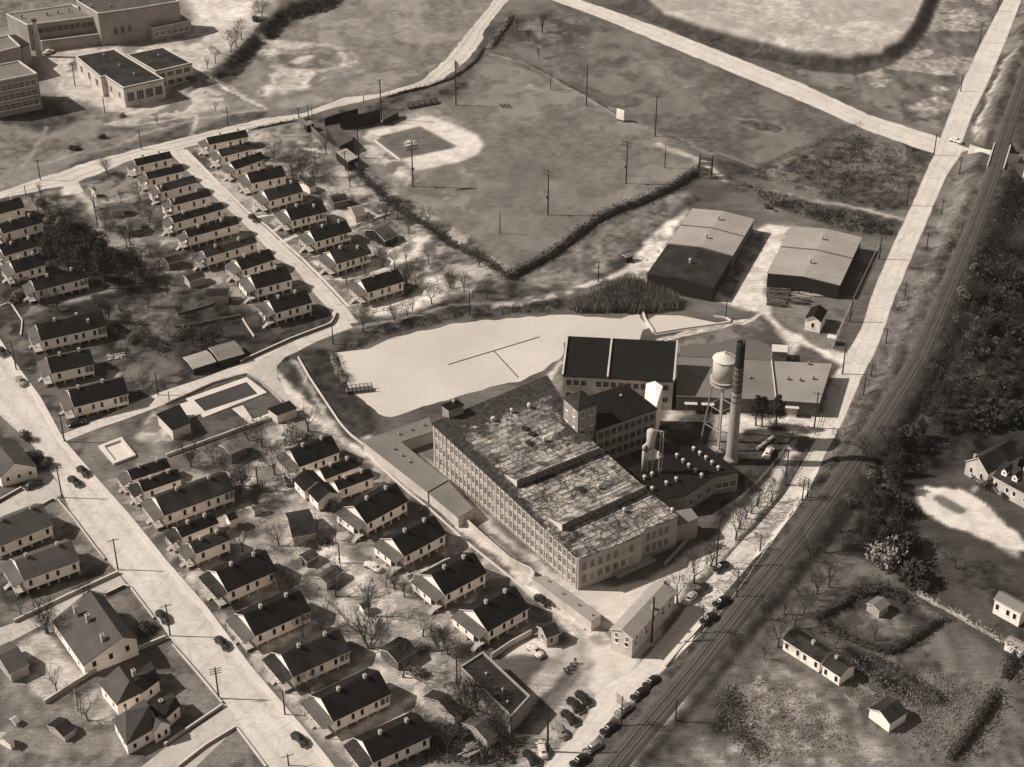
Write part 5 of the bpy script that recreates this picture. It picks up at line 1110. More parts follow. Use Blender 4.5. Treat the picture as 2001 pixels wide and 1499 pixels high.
# cotton warehouses
def wh(label, corners, cuts, roofs, n):
    A, B, C, D_ = [Q('X',*q(*c),4.6) for c in corners]; c = (A+B+C+D_)/4; c.z = 0
    root = thing('cotton_warehouse', label, 'warehouse', c); lc = [p-c for p in (A,B,C,D_)]
    A, B, C, D_ = lc
    for k in range(len(cuts)-1):
        t0, t1 = cuts[k], cuts[k+1]; a, d = A.lerp(D_, t0), A.lerp(D_, t1); b, e = B.lerp(C, t0), B.lerp(C, t1)
        rise = Vector((0,0,.9)); m0, m1 = (a+b)/2+rise, (d+e)/2+rise; hz = .22
        dn = lambda p: (p.x, p.y, 0)
        MB().add([dn(a),dn(b),dn(e),dn(d),a-Vector((0,0,hz)),b-Vector((0,0,hz)),e-Vector((0,0,hz)),d-Vector((0,0,hz)),m0-Vector((0,0,hz)),m1-Vector((0,0,hz))], [(0,1,5,8,4),(1,2,6,5),(2,3,7,9,6),(3,0,4,7),(4,8,9,7),(8,5,6,9)]).build('wall', M['darkwood'] if k == len(cuts)-2 or n == 1 else M['wood'], root)
        ex = .3; u = (D_-A).normalized()*.0; w = (B-A).normalized()*ex; mb = MB()
        for p, q_, r, s in ((a-w, m0, m1, d-w), (m0, b+w, e+w, m1)):
            vs = [p,q_,r,s]; mb.prism([v-Vector((0,0,.2)) for v in vs][::-1], vs[::-1])
        mb.build('roof', M[roofs[k]], root)
        vt_ = (m0+m1)/2; vm = cached('stubvent', lambda: MB().lathe([(.3,-.3),(.3,.9),(.42,.92),(.42,1.25),(.1,1.4)], 10).mesh('roof_vent', [M['metal']])); put('roof_vent', vm, root, vt_)
        if k: 
            wv = (D_-A).normalized()*.16; vs = [a-w-wv, m0-wv, b+w-wv, b+w+wv, m0+wv, a-w+wv]
            MB().add([v+Vector((0,0,.003)) for v in vs]+[v+Vector((0,0,.3)) for v in vs], [(6,7,10,11),(7,8,9,10),(0,1,7,6),(1,2,8,7),(3,4,10,9),(4,5,11,10),(2,3,9,8),(5,0,6,11)]).build('fire_wall', M['greyroof'], root)
    return root
wh('triple-section warehouse with one dark and two pale roofs', [('g',1480,215),('g',1922,292),('g',1620,795),('g',1143,700)], [0,.27,.56,1], ['tin','tin','roofb'], 0)
wh('double-section warehouse with pale roofs beside the highway', [('h',388,328),('h',867,405),('h',712,738),('h',215,655)], [0,.46,1], ['tin','tin'], 1)
# ---- school group at the top left
def vis(root, loc, px, n, rows, w, h, **kw): facade(root, loc, edge_near(loc, root, px), n, rows, w, h, **kw)
s1_, L1_, _ = poly_bldg('three-storey brick school wing at the left edge with banded windows', 'school', 'school_building', [('a',-200,520,12.5),('a',140,452,12.5),('a',273,545,12.5),('a',-150,628,12.5)], 'brick', 'greyroof', parapet=.5, coping='conc')
vis(s1_, L1_, (16,158), 9, (.25,.52,.8), 2.0, 2.0, pane='glass', frame='trim', mull=4, wr=2)
poly_bldg('lower brick school wing behind the three-storey one', 'school', 'school_building', [('a',-200,330,10.5),('a',60,262,10.5),('a',152,345,10.5),('a',-150,420,10.5)], 'brick', 'greyroof', parapet=.5, coping='conc')
poly_bldg('small dark boiler house beside the school chimney', 'boiler house', 'boiler_house', [('a',45,262,8),('a',112,252,8),('a',215,318,8),('a',158,350,8)], 'brick', 'roofb')
cb = Q('a',292,415); ch = height_at(cb, q('a',0,135)[1]); cs = thing('school_chimney', 'square pale chimney in the school yard', 'chimney', cb)
MB().prism([(-1,-1,0),(1,-1,0),(1,1,0),(-1,1,0)], [(-.55,-.55,ch-1),(.55,-.55,ch-1),(.55,.55,ch-1),(-.55,.55,ch-1)]).build('shaft', M['painted'], cs)
MB().box(-.75,-.75,ch-1,.75,.75,ch).build('cap', M['darkbrick'], cs)
s2_, L2_, _ = poly_bldg('long two-storey school block with five roof vents', 'school', 'school_building', [('a',45,108,9.5),('a',532,38,9.5),('a',700,125,9.5),('a',200,188,9.5)], 'brick', 'greyroof', parapet=.45, coping='conc')
vis(s2_, L2_, (120,41), 10, (.3,.75), 2.0, 1.9, pane='glass', frame='brick', mull=4)
for x_, y_ in ((160,135),(345,115),(425,100),(505,88),(580,72)): vent(s2_, Q('a',x_,y_,9.5), .4, 1.4, 'steel')
poly_bldg('one-storey corridor along the long school block', 'school', 'school_corridor', [('a',235,285,4),('a',722,222,4),('a',735,250,4),('a',305,305,4)], 'brick', 'greyroof', parapet=.3, coping='conc')
s3_, L3_, _ = poly_bldg('tall school auditorium with dark roof cut by the top edge', 'school', 'school_building', [('a',560,12,12),('a',760,-75,12),('a',1260,-35,12),('a',1312,15,12),('a',1000,66,12),('a',718,106,12)], 'brick', 'roofg', parapet=.5, coping='painted')
vis(s3_, L3_, (229,23), 3, (.42,), 1.2, 2.6, pane='glass', frame='brick', m0=.3, m1=.15, name='tall_window')
s6_, L6_, _ = poly_bldg('one-storey extension below the school auditorium', 'school', 'school_building', [('a',1050,165,4.8),('a',1330,112,4.8),('a',1397,156,4.8),('a',1112,212,4.8)], 'brick', 'greyroof', parapet=.3, coping='conc')
vis(s6_, L6_, (334,50), 6, (.5,), 1.8, 1.7, pane='glass', frame='trim', mull=3)
s4_, L4_, _ = poly_bldg('pale gymnasium with dark roof and four tall window groups', 'school', 'gymnasium', [('a',555,418,7),('a',842,366,7),('a',1200,582,7),('a',903,648,7),('a',768,560,7),('a',738,570,7)], 'painted', 'roofb', parapet=.35, coping='conc')
vis(s4_, L4_, (280,163), 4, (.5,), 2.6, 3.2, pane='glass', frame='painted', mull=3, wr=4); vis(s4_, L4_, (223,161), 2, (.5,), 1.6, 2.2, pane='glass', frame='painted', mull=3); vis(s4_, L4_, (172,132), 3, (.55,), 2.2, 2.6, pane='glass', frame='painted', mull=3)
s5_, L5_, _ = poly_bldg('pale two-storey school shop attached behind the gymnasium', 'school', 'school_building', [('a',930,405,7.2),('a',1200,352,7.2),('a',1407,465,7.2),('a',1140,527,7.2)], 'painted', 'roofb', parapet=.35, coping='conc')
vis(s5_, L5_, (340,132), 4, (.32,.75), 2.4, 1.7, pane='glass', frame='painted', mull=3)
for r_, pts_ in ((s4_, ((765,415),(880,490),(985,555))), (s5_, ((1165,420),)), (s3_, ((670,55),(810,50)))):
    for x_, y_ in pts_: vent(r_, Q('a',x_,y_,7 if r_ is not s3_ else 12), .4, 1.1, 'steel')
# ---- pools
bh, bl, _ = poly_bldg('flat dark-roofed bath house at the end of the swimming pool', 'bath house', 'bath_house', [('i',1152,408,3.3),('i',1312,342,3.3),('i',1392,465,3.3),('i',1262,520,3.3)], 'conc', 'darkroof', over=.2)
poly_bldg('dark flat-roofed pavilion at the far end of the pool lawn', 'pavilion', 'pavilion', [('j',165,368,2.9),('j',318,312,2.9),('j',370,362,2.9),('j',230,412,2.9)], 'conc', 'darkroof', over=.15)
def basin(name, label, outer, inner, rim, floor_, wet, h=.22):
    o = [G(*p) for p in outer]; n_ = [G(*p) for p in inner]; c = sum(o, Vector())/4; root = thing(name, label, 'pool', c)
    b = MB(); O = [p-c for p in o]; I = [p-c for p in n_]
    for i in range(4):
        j = (i+1) % 4; b.prism([O[i],O[j],I[j],I[i]], [p+Vector((0,0,h)) for p in (O[i],O[j],I[j],I[i])])
    b.build('rim', M[rim], root)
    MB().add([p+Vector((0,0,.05)) for p in I], [(0,1,2,3)]).build('water' if wet else 'basin_floor', floor_, root)
    return root
pool_w = mat('dark_pool_water', .055, rough=.15, amp=.1, scale=.8, spec=.5)
basin('swimming_pool', 'large rectangular swimming pool with broad white deck and dark water', [q('i',1362,300),q('i',1808,142),q('i',1955,255),q('i',1490,438)], [q('i',1420,312),q('i',1808,178),q('i',1890,264),q('i',1500,394)], 'conc', pool_w, True)
basin('wading_pool', 'small square empty wading pool with white rim on the lawn', [q('i',722,655),q('i',893,590),q('i',998,722),q('i',835,785)], [q('i',765,655),q('i',885,612),q('i',968,715),q('i',845,762)], 'conc', M['conc'], False, .6)
def slab(label, name, pts, m='conc', h=.12, cat='slab', lift=0):
    w = [G(*p) for p in pts]; c = sum(w, Vector())/len(w); root = put(name, None) if False else None
    ar = sum(w[i].x*w[(i+1) % len(w)].y-w[(i+1) % len(w)].x*w[i].y for i in range(len(w)))
    if ar < 0: w = w[::-1]
    b = MB().prism([p-c for p in w], [p-c+Vector((0,0,h)) for p in w]); o = b.build(name, M[m]); o.location = (c.x, c.y, c.z+lift)
    if label: tag(o, label, cat)
    else: struct(o)
    return o
slab(None, 'pavement', [q('i',1298,350),q('i',1395,318),q('i',1482,410),q('i',1382,445)], h=.3)
slab(None, 'pavement', [q('i',1700,372),q('i',1780,346),q('i',1872,480),q('i',1840,492)], h=.1)
slab(None, 'pavement', [q('j',40,455),q('j',172,405),q('j',180,418),q('j',55,470)], h=.1)
# ------------------------------------------------------------------ trees
def bare_meshes(seed, h, spread=1.0, multi=1, lv=5):
    r = random.Random(seed); tk, cr = MB(), MB()
    def branch(p, d, L, ra, lev):
        n = 2 if lev < 3 else 1; q_ = p
        for s in range(n):
            d2 = (d+Vector((r.uniform(-.16,.16), r.uniform(-.16,.16), r.uniform(-.04,.14)))*(1 if lev else .45)).normalized()
            e = q_+d2*L/n; rb = ra*(.82 if n == 2 else .55)
            (tk if lev <= 1 else cr).tube(q_, e, ra, rb, 7 if lev == 0 else (5 if lev == 1 else (4 if lev == 2 else 3)), caps=False)
            if lev and lev < lv and s < n-1:
                a = r.uniform(0, 6.28); u = d2.orthogonal().normalized(); w = d2.cross(u); k = (u*math.cos(a)+w*math.sin(a))
                branch(e, (d2*.75+k*.75).normalized(), L*.62, max(rb*.62, .035), lev+1)
            q_, d, ra = e, d2, rb
        if lev < lv:
            m = r.choice((3,4,4,5)) if lev == 0 else r.choice((2,3,3))
            a0 = r.uniform(0, 6.28)
            for i in range(m):
                a = a0+6.283*i/m+r.uniform(-.4,.4); u = d.orthogonal().normalized(); w = d.cross(u); k = u*math.cos(a)+w*math.sin(a)
                sp = (r.uniform(.45,.85) if lev == 0 else r.uniform(.35,.75))*spread
                branch(q_, (d+k*sp+Vector((0,0,.12))).normalized(), L*(r.uniform(.95,1.25) if lev == 0 else r.uniform(.62,.8)), max(ra*(.68 if lev == 0 else .64), .035), lev+1)
    for i in range(multi):
        off = Vector((0,0,0)) if multi == 1 else Vector((r.uniform(-.5,.5), r.uniform(-.5,.5), 0))
        branch(off-Vector((0,0,.2)), Vector((r.uniform(-.1,.1)*multi, r.uniform(-.1,.1)*multi, 1)).normalized(), h*.28, h*.034/(multi**.4), 0)
    return tk, cr
def leaf_cloud(b, c, rad, n, size, r, flat=.7, mi=0):
    for _ in range(n):
        v = Vector((r.gauss(0,1), r.gauss(0,1), r.gauss(0,1))); v.normalize(); v *= rad*(r.random()**.4); v.z *= flat
        p = Vector(c)+v; a = Vector((r.gauss(0,1), r.gauss(0,1), r.gauss(0,1))).normalized(); u = a.orthogonal().normalized(); w = a.cross(u); s = size*r.uniform(.6,1.4)
        b.add([p+u*s, p+w*s*.8, p-u*s*.7-w*s*.3], [(0,1,2)], mi)
def pine_meshes(seed, h, open_=False):
    r = random.Random(seed); tk, cr = MB(), MB(); tk.tube((0,0,-.2), (0,0,h*.95), h*.02+.08, .05, 6)
    z0 = h*(.42 if open_ else .18); nl = 13 if open_ else 12
    for k in range(nl):
        t = k/(nl-1); z = z0+(h-z0)*t; R = (h*.25 if open_ else h*.23)*(1-t*.8)*(r.uniform(.7,1.15))
        for i in range(5 if t < .8 else 3):
            a = r.uniform(0, 6.28); l = R*r.uniform(.65,1.1); p = Vector((math.cos(a)*l, math.sin(a)*l, z+r.uniform(-.3,.5)*h*.06))
            tk.tube((0,0,z-.2), p, .05, .02, 3, caps=False)
            leaf_cloud(cr, p*.8+Vector((0,0,z*.2)), R*.5+.25, 34, .3, r, .55)
    return tk, cr
def bush_mesh(seed, rad, n, size=.22, flat=.8):
    r = random.Random(seed); b = MB()
    for k in range(7): leaf_cloud(b, (r.uniform(-.5,.5)*rad, r.uniform(-.5,.5)*rad, rad*.5*flat+r.uniform(-.2,.25)*rad), rad*.6, n//7, size, r, flat)
    for k in range(6):
        a = r.uniform(0,6.28); b.tube((0,0,-.1), (math.cos(a)*rad*.5, math.sin(a)*rad*.5, rad*.8*flat), .04, .02, 3, caps=False)
    return b
def tree_of(kind, label, px, h, cat='tree', group=None, seed=None):
    """a tree = trunk + crown; meshes of each kind are shared"""
    g = G(*px); spec = KINDS[kind]
    tkm, crm, h0 = cached(('tree', kind), spec)
    root = thing('bare_tree' if kind.startswith('bare') else ('pine_tree' if kind.startswith('pine') else 'bush'), label, cat, g, random.Random(px[0]*7+px[1]).uniform(0, 6.28), group)
    s = h/h0; root.scale = (s, s, s)
    if tkm: put('trunk', tkm, root)
    put('crown' if tkm else 'foliage', crm, root)
    return root
def mk_bare(seed, spread, multi=1, lv=5, m=('bark','twig')):
    def f():
        t, c = bare_meshes(seed, 8.0, spread, multi, lv)
        zmax = max(v[2] for v in c.v); return t.mesh('trunk', [M[m[0]]]), c.mesh('crown', [M[m[1]]]), zmax
    return f
def mk_pine(seed, o): 
    def f():
        t, c = pine_meshes(seed, 12.0, o); return t.mesh('trunk', [M['bark']]), c.mesh('crown', [M['pine']]), 12.3
    return f
def mk_broad(seed):
    def f():
        r = random.Random(seed); tk, cr = MB(), MB(); H = 10.0; tk.tube((0,0,-.2),(0,0,H*.8),.26,.12,6)
        for k in range(26):
            a = r.uniform(0,6.28); t = r.random(); R = 3.6*(1-.6*t)*r.uniform(.35,1.05); z = H*(.42+.55*t)
            p = Vector((math.cos(a)*R, math.sin(a)*R, z)); tk.tube((0,0,z*.8), p, .07, .03, 3, caps=False); leaf_cloud(cr, p, 1.25*r.uniform(.7,1.2), 60, .26, r, .6)
        return tk.mesh('trunk', [M['bark']]), cr.mesh('crown', [M['pine']]), 10.4
    return f
def mk_bush(seed, m, n=700, flat=.8, size=.24):
    def f():
        b = bush_mesh(seed, 2.0, n, size, flat); return None, b.mesh('foliage', [M[m]]), 2.9*flat
    return f
KINDS = dict(broad1=mk_broad(4), broad2=mk_broad(15), bare1=mk_bare(11,1.0), bare2=mk_bare(23,1.2), bare3=mk_bare(37,.85), bare4=mk_bare(41,1.05,3,4), bare5=mk_bare(59,.6,1,4), bare6=mk_bare(67,1.3,1,3), bare7=mk_bare(71,.8,5,4),
  pine1=mk_pine(3,False), pine2=mk_pine(5,True), pine3=mk_pine(9,False), bush1=mk_bush(1,'leaf'), bush2=mk_bush(2,'brush'), bush3=mk_bush(3,'leaf',900,1.3), bush4=mk_bush(4,'paleleaf',800,1.2), bush5=mk_bush(6,'pine',900,1.0,.3))
BT = [  # zone, x, y, height, kind, where
 ('b',205,1165,8,'bare1','behind the second house of the right-hand upper row'),('b',345,1300,10,'bare2','behind the fourth house of the right-hand upper row'),('f',560,200,6,'bare3','by the square dark shed in the right-hand yards'),
 ('f',1090,645,5,'bare6','with a short stout trunk, right of the eighth right-row house'),('f',1250,795,8,'bare1','darker of a close pair right of the last right-row house'),('f',1360,912,8,'bare2','alone in front of the pale yard right of the last right-row house'),
 ('f',1340,625,6,'bare3','in the worn lot below the hedge corner'),('f',1600,820,6.5,'bare5','thin, on the grass slope below the hedge'),('f',1495,800,6,'bare1','small, left of the thin tree on the hedge slope'),
 ('f',1090,1035,5,'bare4','many-stemmed, on pale sand above the pond road'),('f',1185,1002,5,'bare3','left of two slim ones on the pale sand above the pond road'),('f',1225,985,4.5,'bare5','right of two slim ones on the pale sand above the pond road'),
 ('f',855,1118,9,'bare2','wide and dark, on the street corner above the pond'),('f',740,770,5,'bare6','in front of the last right-row house porch'),('f',875,705,4,'bare5','beside the eighth right-row house wall'),
 ('f',1195,400,5.5,'bare3','near the hedge behind the open-fronted shed'),('f',1075,490,5,'bare1','right beside the open-fronted dark shed'),('f',790,200,4,'bare5','by the fence of the right-hand yards'),
 ('j',460,538,8,'bare6','alone on the sandy alley beside the pavilion'),('j',215,855,10,'bare1','tall and dark, left of the top house of the mill-wall row'),('B4',480,965,7,'bare2','forked, beside the largest street-row house'),
 ('B4',725,1275,6,'bare7','many-stemmed, by the small white-ended shed'),('B5',580,725,7,'bare1','in front of the large pale-fronted back-lot shed'),('B5',895,990,7,'bare2','spreading over the little back-lot shed'),
 ('B5',1335,1405,9,'bare3','rising in front of the low dark shed by the ruts'),('B5',1085,520,5,'bare5','right of the large pale-fronted shed'),('n',870,662,10,'bare7','with several stems, in the open lower yard'),
 ('n',1100,872,9,'bare2','dense, over the dark shed in the lower yard'),('n',862,445,9,'bare5','very tall and thin, behind the little front-yard shed'),('n',1412,1405,7,'bare3','above the wood pile at the bottom'),
 ('n',1540,1170,11,'bare7','clump of upright stems beside the flat-roofed block'),('n',1620,1110,8,'bare4','right of the clump of upright stems'),('o',95,1305,8,'bare3','against the pale wall of the flat-roofed block'),
 ('n',1660,1455,7,'bare6','pruned, at the bottom by the wood pile'),('e',1168,650,8,'bare2','broad and misty, left of the seventh left-row house'),('e',975,512,4,'bare6','small pollard at the track bend'),
 ('e',1400,652,6,'bare1','beside the porch of the seventh left-row house'),('e',1022,150,6,'bare3','by the white front of the third left-row house'),('e',1690,890,4.5,'bare3','below the wide barn-like shed'),
 ('e',1600,992,4,'bare4','left of two on the pale terrace patch'),('e',1670,992,4,'bare5','right of two on the pale terrace patch'),('e',1900,1060,6,'bare2','by the terrace corner of the lowest left-row house'),('a',785,1275,5.5,'bare4','beside the top road left of the first left-row house'),
 ('a',300,1440,5,'bare5','on the verge of the top road at far left'),('a',1580,465,7,'bare1','lowest along the school bank path'),('a',1690,380,8.5,'bare2','second up along the school bank path'),('a',1730,345,8,'bare3','third up along the school bank path'),
 ('a',1520,505,5,'bare5','smallest, at the corner of the school bank'),('a',1770,290,8,'bare1','fourth up along the school bank path'),('a',1925,140,8.5,'bare2','highest on the school bank'),('a',1580,820,4,'bare5','slim, on the school forecourt edge'),('a',1155,920,4,'bare5','small, on the curved school path'),
 ('l',240,1000,8,'bare3','first along the mill roadside row from the smokestack'),('l',140,1035,7.5,'bare2','second along the mill roadside row from the smokestack'),('l',60,1120,8,'bare1','third along the mill roadside row from the smokestack'),('l',20,1190,8,'bare3','fourth along the mill roadside row from the smokestack'),
 ('o',1415,215,9.5,'bare3','on the roadside before the shaded mill front'),('o',1300,352,9,'bare1','at the far corner of the office'),('o',1535,95,9,'bare2','beside a pole on the mill roadside'),('p',1522,110,8,'bare2','wide, on the lawn left of the right-edge house'),
 ('p',640,242,7,'bare5','on the rough slope right of the railway'),('p',400,528,9,'bare1','over the upper end of the railway cottage'),('p',290,660,9,'bare3','at the lower corner of the railway cottage'),('p',685,668,4,'bare6','stumpy, behind the railway cottage'),
 ('p',190,742,4,'bare5','leaning, on the bank before the railway cottage'),('p',185,455,5,'bare5','bent, close to the railway bank'),('p',960,610,5,'bare5','in the hedged garden'),('i',1780,932,7,'bare1','between the barn and the largest street-row gable'),('i',1880,1070,6,'bare7','beside the thin pole behind the largest street-row gable'),
 ('i',1345,695,6,'bare2','left of a pair below the bath house'),('i',1425,675,6,'bare3','right of a pair below the bath house'),('m',330,565,9,'bare4','at the upper corner of the three-chimney house'),('m',612,1172,6,'bare6','with cut limbs, in the fenced dirt yard'),
 ('c',190,225,5,'bare5','leftmost in the scrubby top field'),('c',270,305,5,'bare5','second in the scrubby top field'),('c',345,425,4,'bare5','lowest in the scrubby top field'),('c',375,240,7,'bare5','tallest in the scrubby top field'),
 ('i',1780,1420,8,'bare2','dark and wide behind the fifth narrow street house'),('i',1050,215,5,'bare1','in the yard above the pool road'),('e',1240,1160,6,'bare1','over the dark slope below the terraces'),('e',930,1310,5,'bare3','by the pale heap left of the garages'),
 ('f',105,890,4,'bare5','small, on the slope at the upper street bend'),('g',160,865,6,'bare6','below the hedge corner, beside the lake road'),('l',860,1190,7,'bare1','at the edge of the dark wood by the railway'),('l',1000,1150,7,'bare2','in front of the dark wood, beside the drive'),
 ('p',520,200,6,'bare1','upper one on the slope left of the hedged garden'),('p',465,420,6,'bare2','left of the hedged garden corner'),('b',120,20,6,'bare1','at the very top above the school bank')]
BT += [('e',80,250,6,'bare2','beside the second left-edge house'),('e',280,240,6,'bare1','in the yard above the pine grove'),('e',330,200,5,'bare5','near the pale stump above the pine grove'),('e',690,210,6,'bare5','close to the tall pole on the sandy track'),('e',1100,320,5,'bare4','between the two upper alley sheds and the left row'),('e',890,180,5,'bare5','behind the low pale-ended shed'),
 ('e',1230,830,6,'bare5','beside the terraced yard shed'),('e',1090,940,5,'bare4','on the middle terrace'),('e',800,1010,5,'bare4','by the pale patch above the six-window house'),('e',960,1100,5,'bare5','right of the six-window house'),('e',1450,1150,7,'bare2','misty, on the slope above the garages'),('e',1560,1200,6,'bare4','dense, above the right-hand garage'),('e',1050,1230,6,'bare1','left of the slope above the garages'),('e',700,950,5,'bare5','by the foot of the lone pine yard'),
 ('b',440,1400,6,'bare3','right of the fifth right-row house'),('b',590,1130,7,'bare5','dark, beside the ball park fence'),('b',130,1240,5,'bare4','low, behind the third right-row house'),('b',500,1330,5,'bare4','behind the narrow white shed'),('f',930,470,5,'bare5','at the open-fronted shed yard'),('f',1180,780,7,'bare4','behind the darker pair at the last right-row house'),
 ('j',20,600,7,'bare2','in the shade under the pool lawn wall'),('j',120,650,8,'bare1','spreading, left of the top mill-wall-row house'),('j',-60,700,7,'bare2','beside the barn below the pool wall'),('i',1560,770,6,'bare1','above the twin narrow houses'),('i',1640,820,5,'bare4','left of the fork-trunk tree behind the street row'),('n',330,290,6,'bare4','at the back porch of the opposite-corner house'),('n',400,590,6,'bare5','slim, beside the thin pole porch'),
 ('n',1300,1330,6,'bare1','left of the bottom wood pile'),('n',1760,1330,7,'bare4','right of the tin shed at the bottom'),('n',1180,1190,5,'bare4','in front of the pale-sided shed'),('l',330,880,7,'bare3','closest to the smokestack on the mill roadside'),('l',100,1080,8,'bare2','between the second and third on the mill roadside'),('k',1790,1330,8,'bare1','tall, by the pole at the grey annex'),
 ('g',-30,880,6,'bare5','on the lake road bank below the hedge'),('p',430,300,6,'bare2','on the slope below the scrub belt'),('p',560,290,6,'bare4','right of the slope below the scrub belt'),('p',330,430,6,'bare5','above the pale heap by the railway cottage')]
for z_, x_, y_, h_, k_, w_ in BT:
    tree_of(k_, 'bare winter tree '+w_, q(z_, x_, y_), h_)
PINES = [('e',770,800,15,'pine2','lone tall pine with bare trunk below the pine grove'),('l',130,470,9,'pine2','leftmost of three pines by the pale flat shed'),('l',172,478,9,'pine2','middle of three pines by the pale flat shed'),('l',270,492,10,'pine2','rightmost of three pines by the pale flat shed')]
for z_, x_, y_, h_, k_, w_ in PINES: tree_of(k_, w_, q(z_, x_, y_), h_)
rr0 = random.Random(8)
for x_, y_, h_, k_ in ((620,740,12,'pine1'),(500,660,12,'pine2'),(440,580,11,'pine1'),(560,560,12,'pine3'),(640,540,10,'pine1'),(700,650,12,'pine1'),(760,610,10,'pine3'),(900,740,10,'pine1'),(990,730,9,'pine3'),(850,700,9,'pine1'),(400,470,9,'pine3'),(500,480,9,'pine1'),(960,680,8,'pine1'),(370,640,10,'pine3'),(1060,760,6,'pine3')):
    tree_of(rr0.choice(('broad1','broad2','broad1')), 'dark pine of the dense grove among the left-hand houses', q('e', x_, y_), h_, group='pines of the grove')
HOMES = [o.location for o in bpy.data.objects if o.type == 'EMPTY' and o.get('category') in ('house','shed','office','store block')]
rb_ = random.Random(21)
for poly, cnt in (([(330,930),(470,870),(640,960),(760,1110),(900,1290),(800,1450),(640,1400),(480,1200),(380,1050)], 26), ([(420,280),(690,330),(960,520),(760,600),(600,470)], 16), ([(0,420),(200,400),(420,560),(560,650),(300,760),(60,620)], 22), ([(20,1080),(200,1130),(200,1300),(60,1400),(0,1350)], 4)):
    w_ = W2(poly); k = 0
    while k < cnt:
        u = rb_.uniform(min(p[0] for p in poly), max(p[0] for p in poly)); v = rb_.uniform(min(p[1] for p in poly), max(p[1] for p in poly)); g = P(u, v)
        if not inside(np.array([g.x]), np.array([g.y]), w_)[0] or any((h_-g).length < 8.2 for h_ in HOMES): k += .05; continue
        tree_of(rb_.choice(('bare1','bare2','bare3','bare4','bare5','bare7')), 'small bare tree scattered in the back lots of the white houses', (u, v), rb_.uniform(4, 7), group='back lot trees'); k += 1
rr = random.Random(5)
WOOD = [(1925,700),(1960,720),(1995,740),(1905,740),(1940,610),(1985,580),(1900,640),(1960,660),(1890,780),(1880,830),(1905,680),(1930,660),(1975,690),(1990,670),(1945,725),(1985,715),(1860,810),(1845,780),(1910,800),(1945,800),(1975,790),(1900,760),(1960,770),(1915,590),(1940,640),(1970,600),(1995,620),(1900,700),(1870,740),(1835,770),(1925,745),(1995,760),(1810,810),(1790,860),(1770,870),(1750,890),(1735,930),(1725,1000),(1700,1040),(1690,1060),(1740,1090),(1765,1075),(1880,700),(1960,540),(1990,570),(1760,880),(1790,850),(1815,830),(1715,960),(1705,990),(1720,1045),(1750,1010),(1850,800),(1830,850),(1800,880),(1890,835),(1920,830),(1960,835),(1985,820),(1740,905),(1745,960),(1735,990),(1735,950),(1745,1030),(1745,1060),(1725,1080),(1710,1010),(2005,640),(1750,930),(1700,1060),(1760,1110),(1785,1140),(1690,970)]
for u, v in WOOD:
    tree_of(rr.choice(('broad1','broad2','bush5','pine1','broad1')), 'dark evergreen of the wood between railway and big house', (u+rr.uniform(-8,8), v+rr.uniform(-6,6)), rr.uniform(4.5,7.5), group='evergreens of the right-hand wood')
for u, v in [(1870+rr.uniform(-40,90), 470+rr.uniform(0,220)) for _ in range(20)]+[(1700+rr.uniform(-60,60), 940+rr.uniform(-80,90)) for _ in range(14)]:
    if u > 1930-(v-470)*.55: tree_of('bush2', 'low scrub bush on the slope right of the railway', (u, v), rr.uniform(1.2,2.8), 'bush', 'scrub right of the railway')
for u, v in [(1960,560),(1985,500),(1945,480),(1925,540),(1900,590),(1975,620),(1880,650),(1850,720),(1820,790),(1690,900),(1660,990),(1640,1040),(1730,870),(1610,1080),(1775,1060),(1580,1090)]:
    tree_of(rr.choice(('bare1','bare2','bare4')), 'bare grey tree of the scrub belt beyond the railway', (u, v), rr.uniform(5.5,8), group='bare trees of the scrub belt')
tree_of('bush4', 'pale leafy evergreen at the edge of the dark wood', q('l',1040,1420), 8)
tree_of('bush4', 'pale round shrub at the end of the clipped hedge', q('p',1285,250), 3, 'bush')
tree_of('bush4', 'pale flowering shrub above the top mill-wall-row house', q('j',350,590), 5, 'bush')
for z_, x_, y_, h_, k_, w_ in (('a',745,1010,1.8,'bush1','round dark bush on the school lawn'),('a',530,1100,1.8,'bush1','left one of two touching bushes on the school lawn'),('a',575,1098,1.8,'bush1','right one of two touching bushes on the school lawn'),('a',895,855,1.6,'bush2','bush with pale stones on the school drive island'),
   ('a',1420,600,2.8,'bush3','tall shrub at the corner of the school shop'),('b',85,160,2.6,'bush1','dark bush on top of the school bank'),('i',190,600,3.4,'bush3','upper tree-like bush beside the left street gable house'),('i',250,740,3,'bush1','middle bush beside the left street gable house'),('i',330,800,2.6,'bush1','lower bush beside the left street gable house'),
   ('A6',1150,790,2.6,'bush1','clipped bush under the big house gable'),('A6',1240,760,2.2,'bush3','narrow cypress at the big house corner'),('A6',1390,800,4,'bush3','tall cypress before the big house facade'),('A6',1340,900,3,'bush1','large dark bush at the big house front'),('A6',1560,1020,2.2,'bush1','low bush along the big house front'),('A6',1680,1090,2.2,'bush1','last bush along the big house front'),
   ('j',650,1110,3.4,'bush3','dark evergreen beside the lower cross-wing house'),('j',590,1080,2.2,'bush1','dark shrub before the lower cross-wing house'),('B5',1040,740,1.8,'bush1','round bush by the back-lot shed'),('B5',1180,690,2,'bush1','bush in the shade of the large back-lot shed'),('m',1000,560,2.6,'bush1','bush in front of the three-chimney house'),('m',1050,545,2,'bush1','small bush beside the three-chimney house walk'),
   ('n',1230,690,2.2,'bush2','grey bush by the dark shed in the lower yard'),('n',1200,850,2.4,'bush2','brushy shrub among the ruts in the lower yard'),('n',1500,1270,3,'bush1','dark bush below the flat-roofed block'),('n',560,30,0.1,'bush1','')):
    if w_: tree_of(k_, w_, q(z_, x_, y_), h_, 'bush')
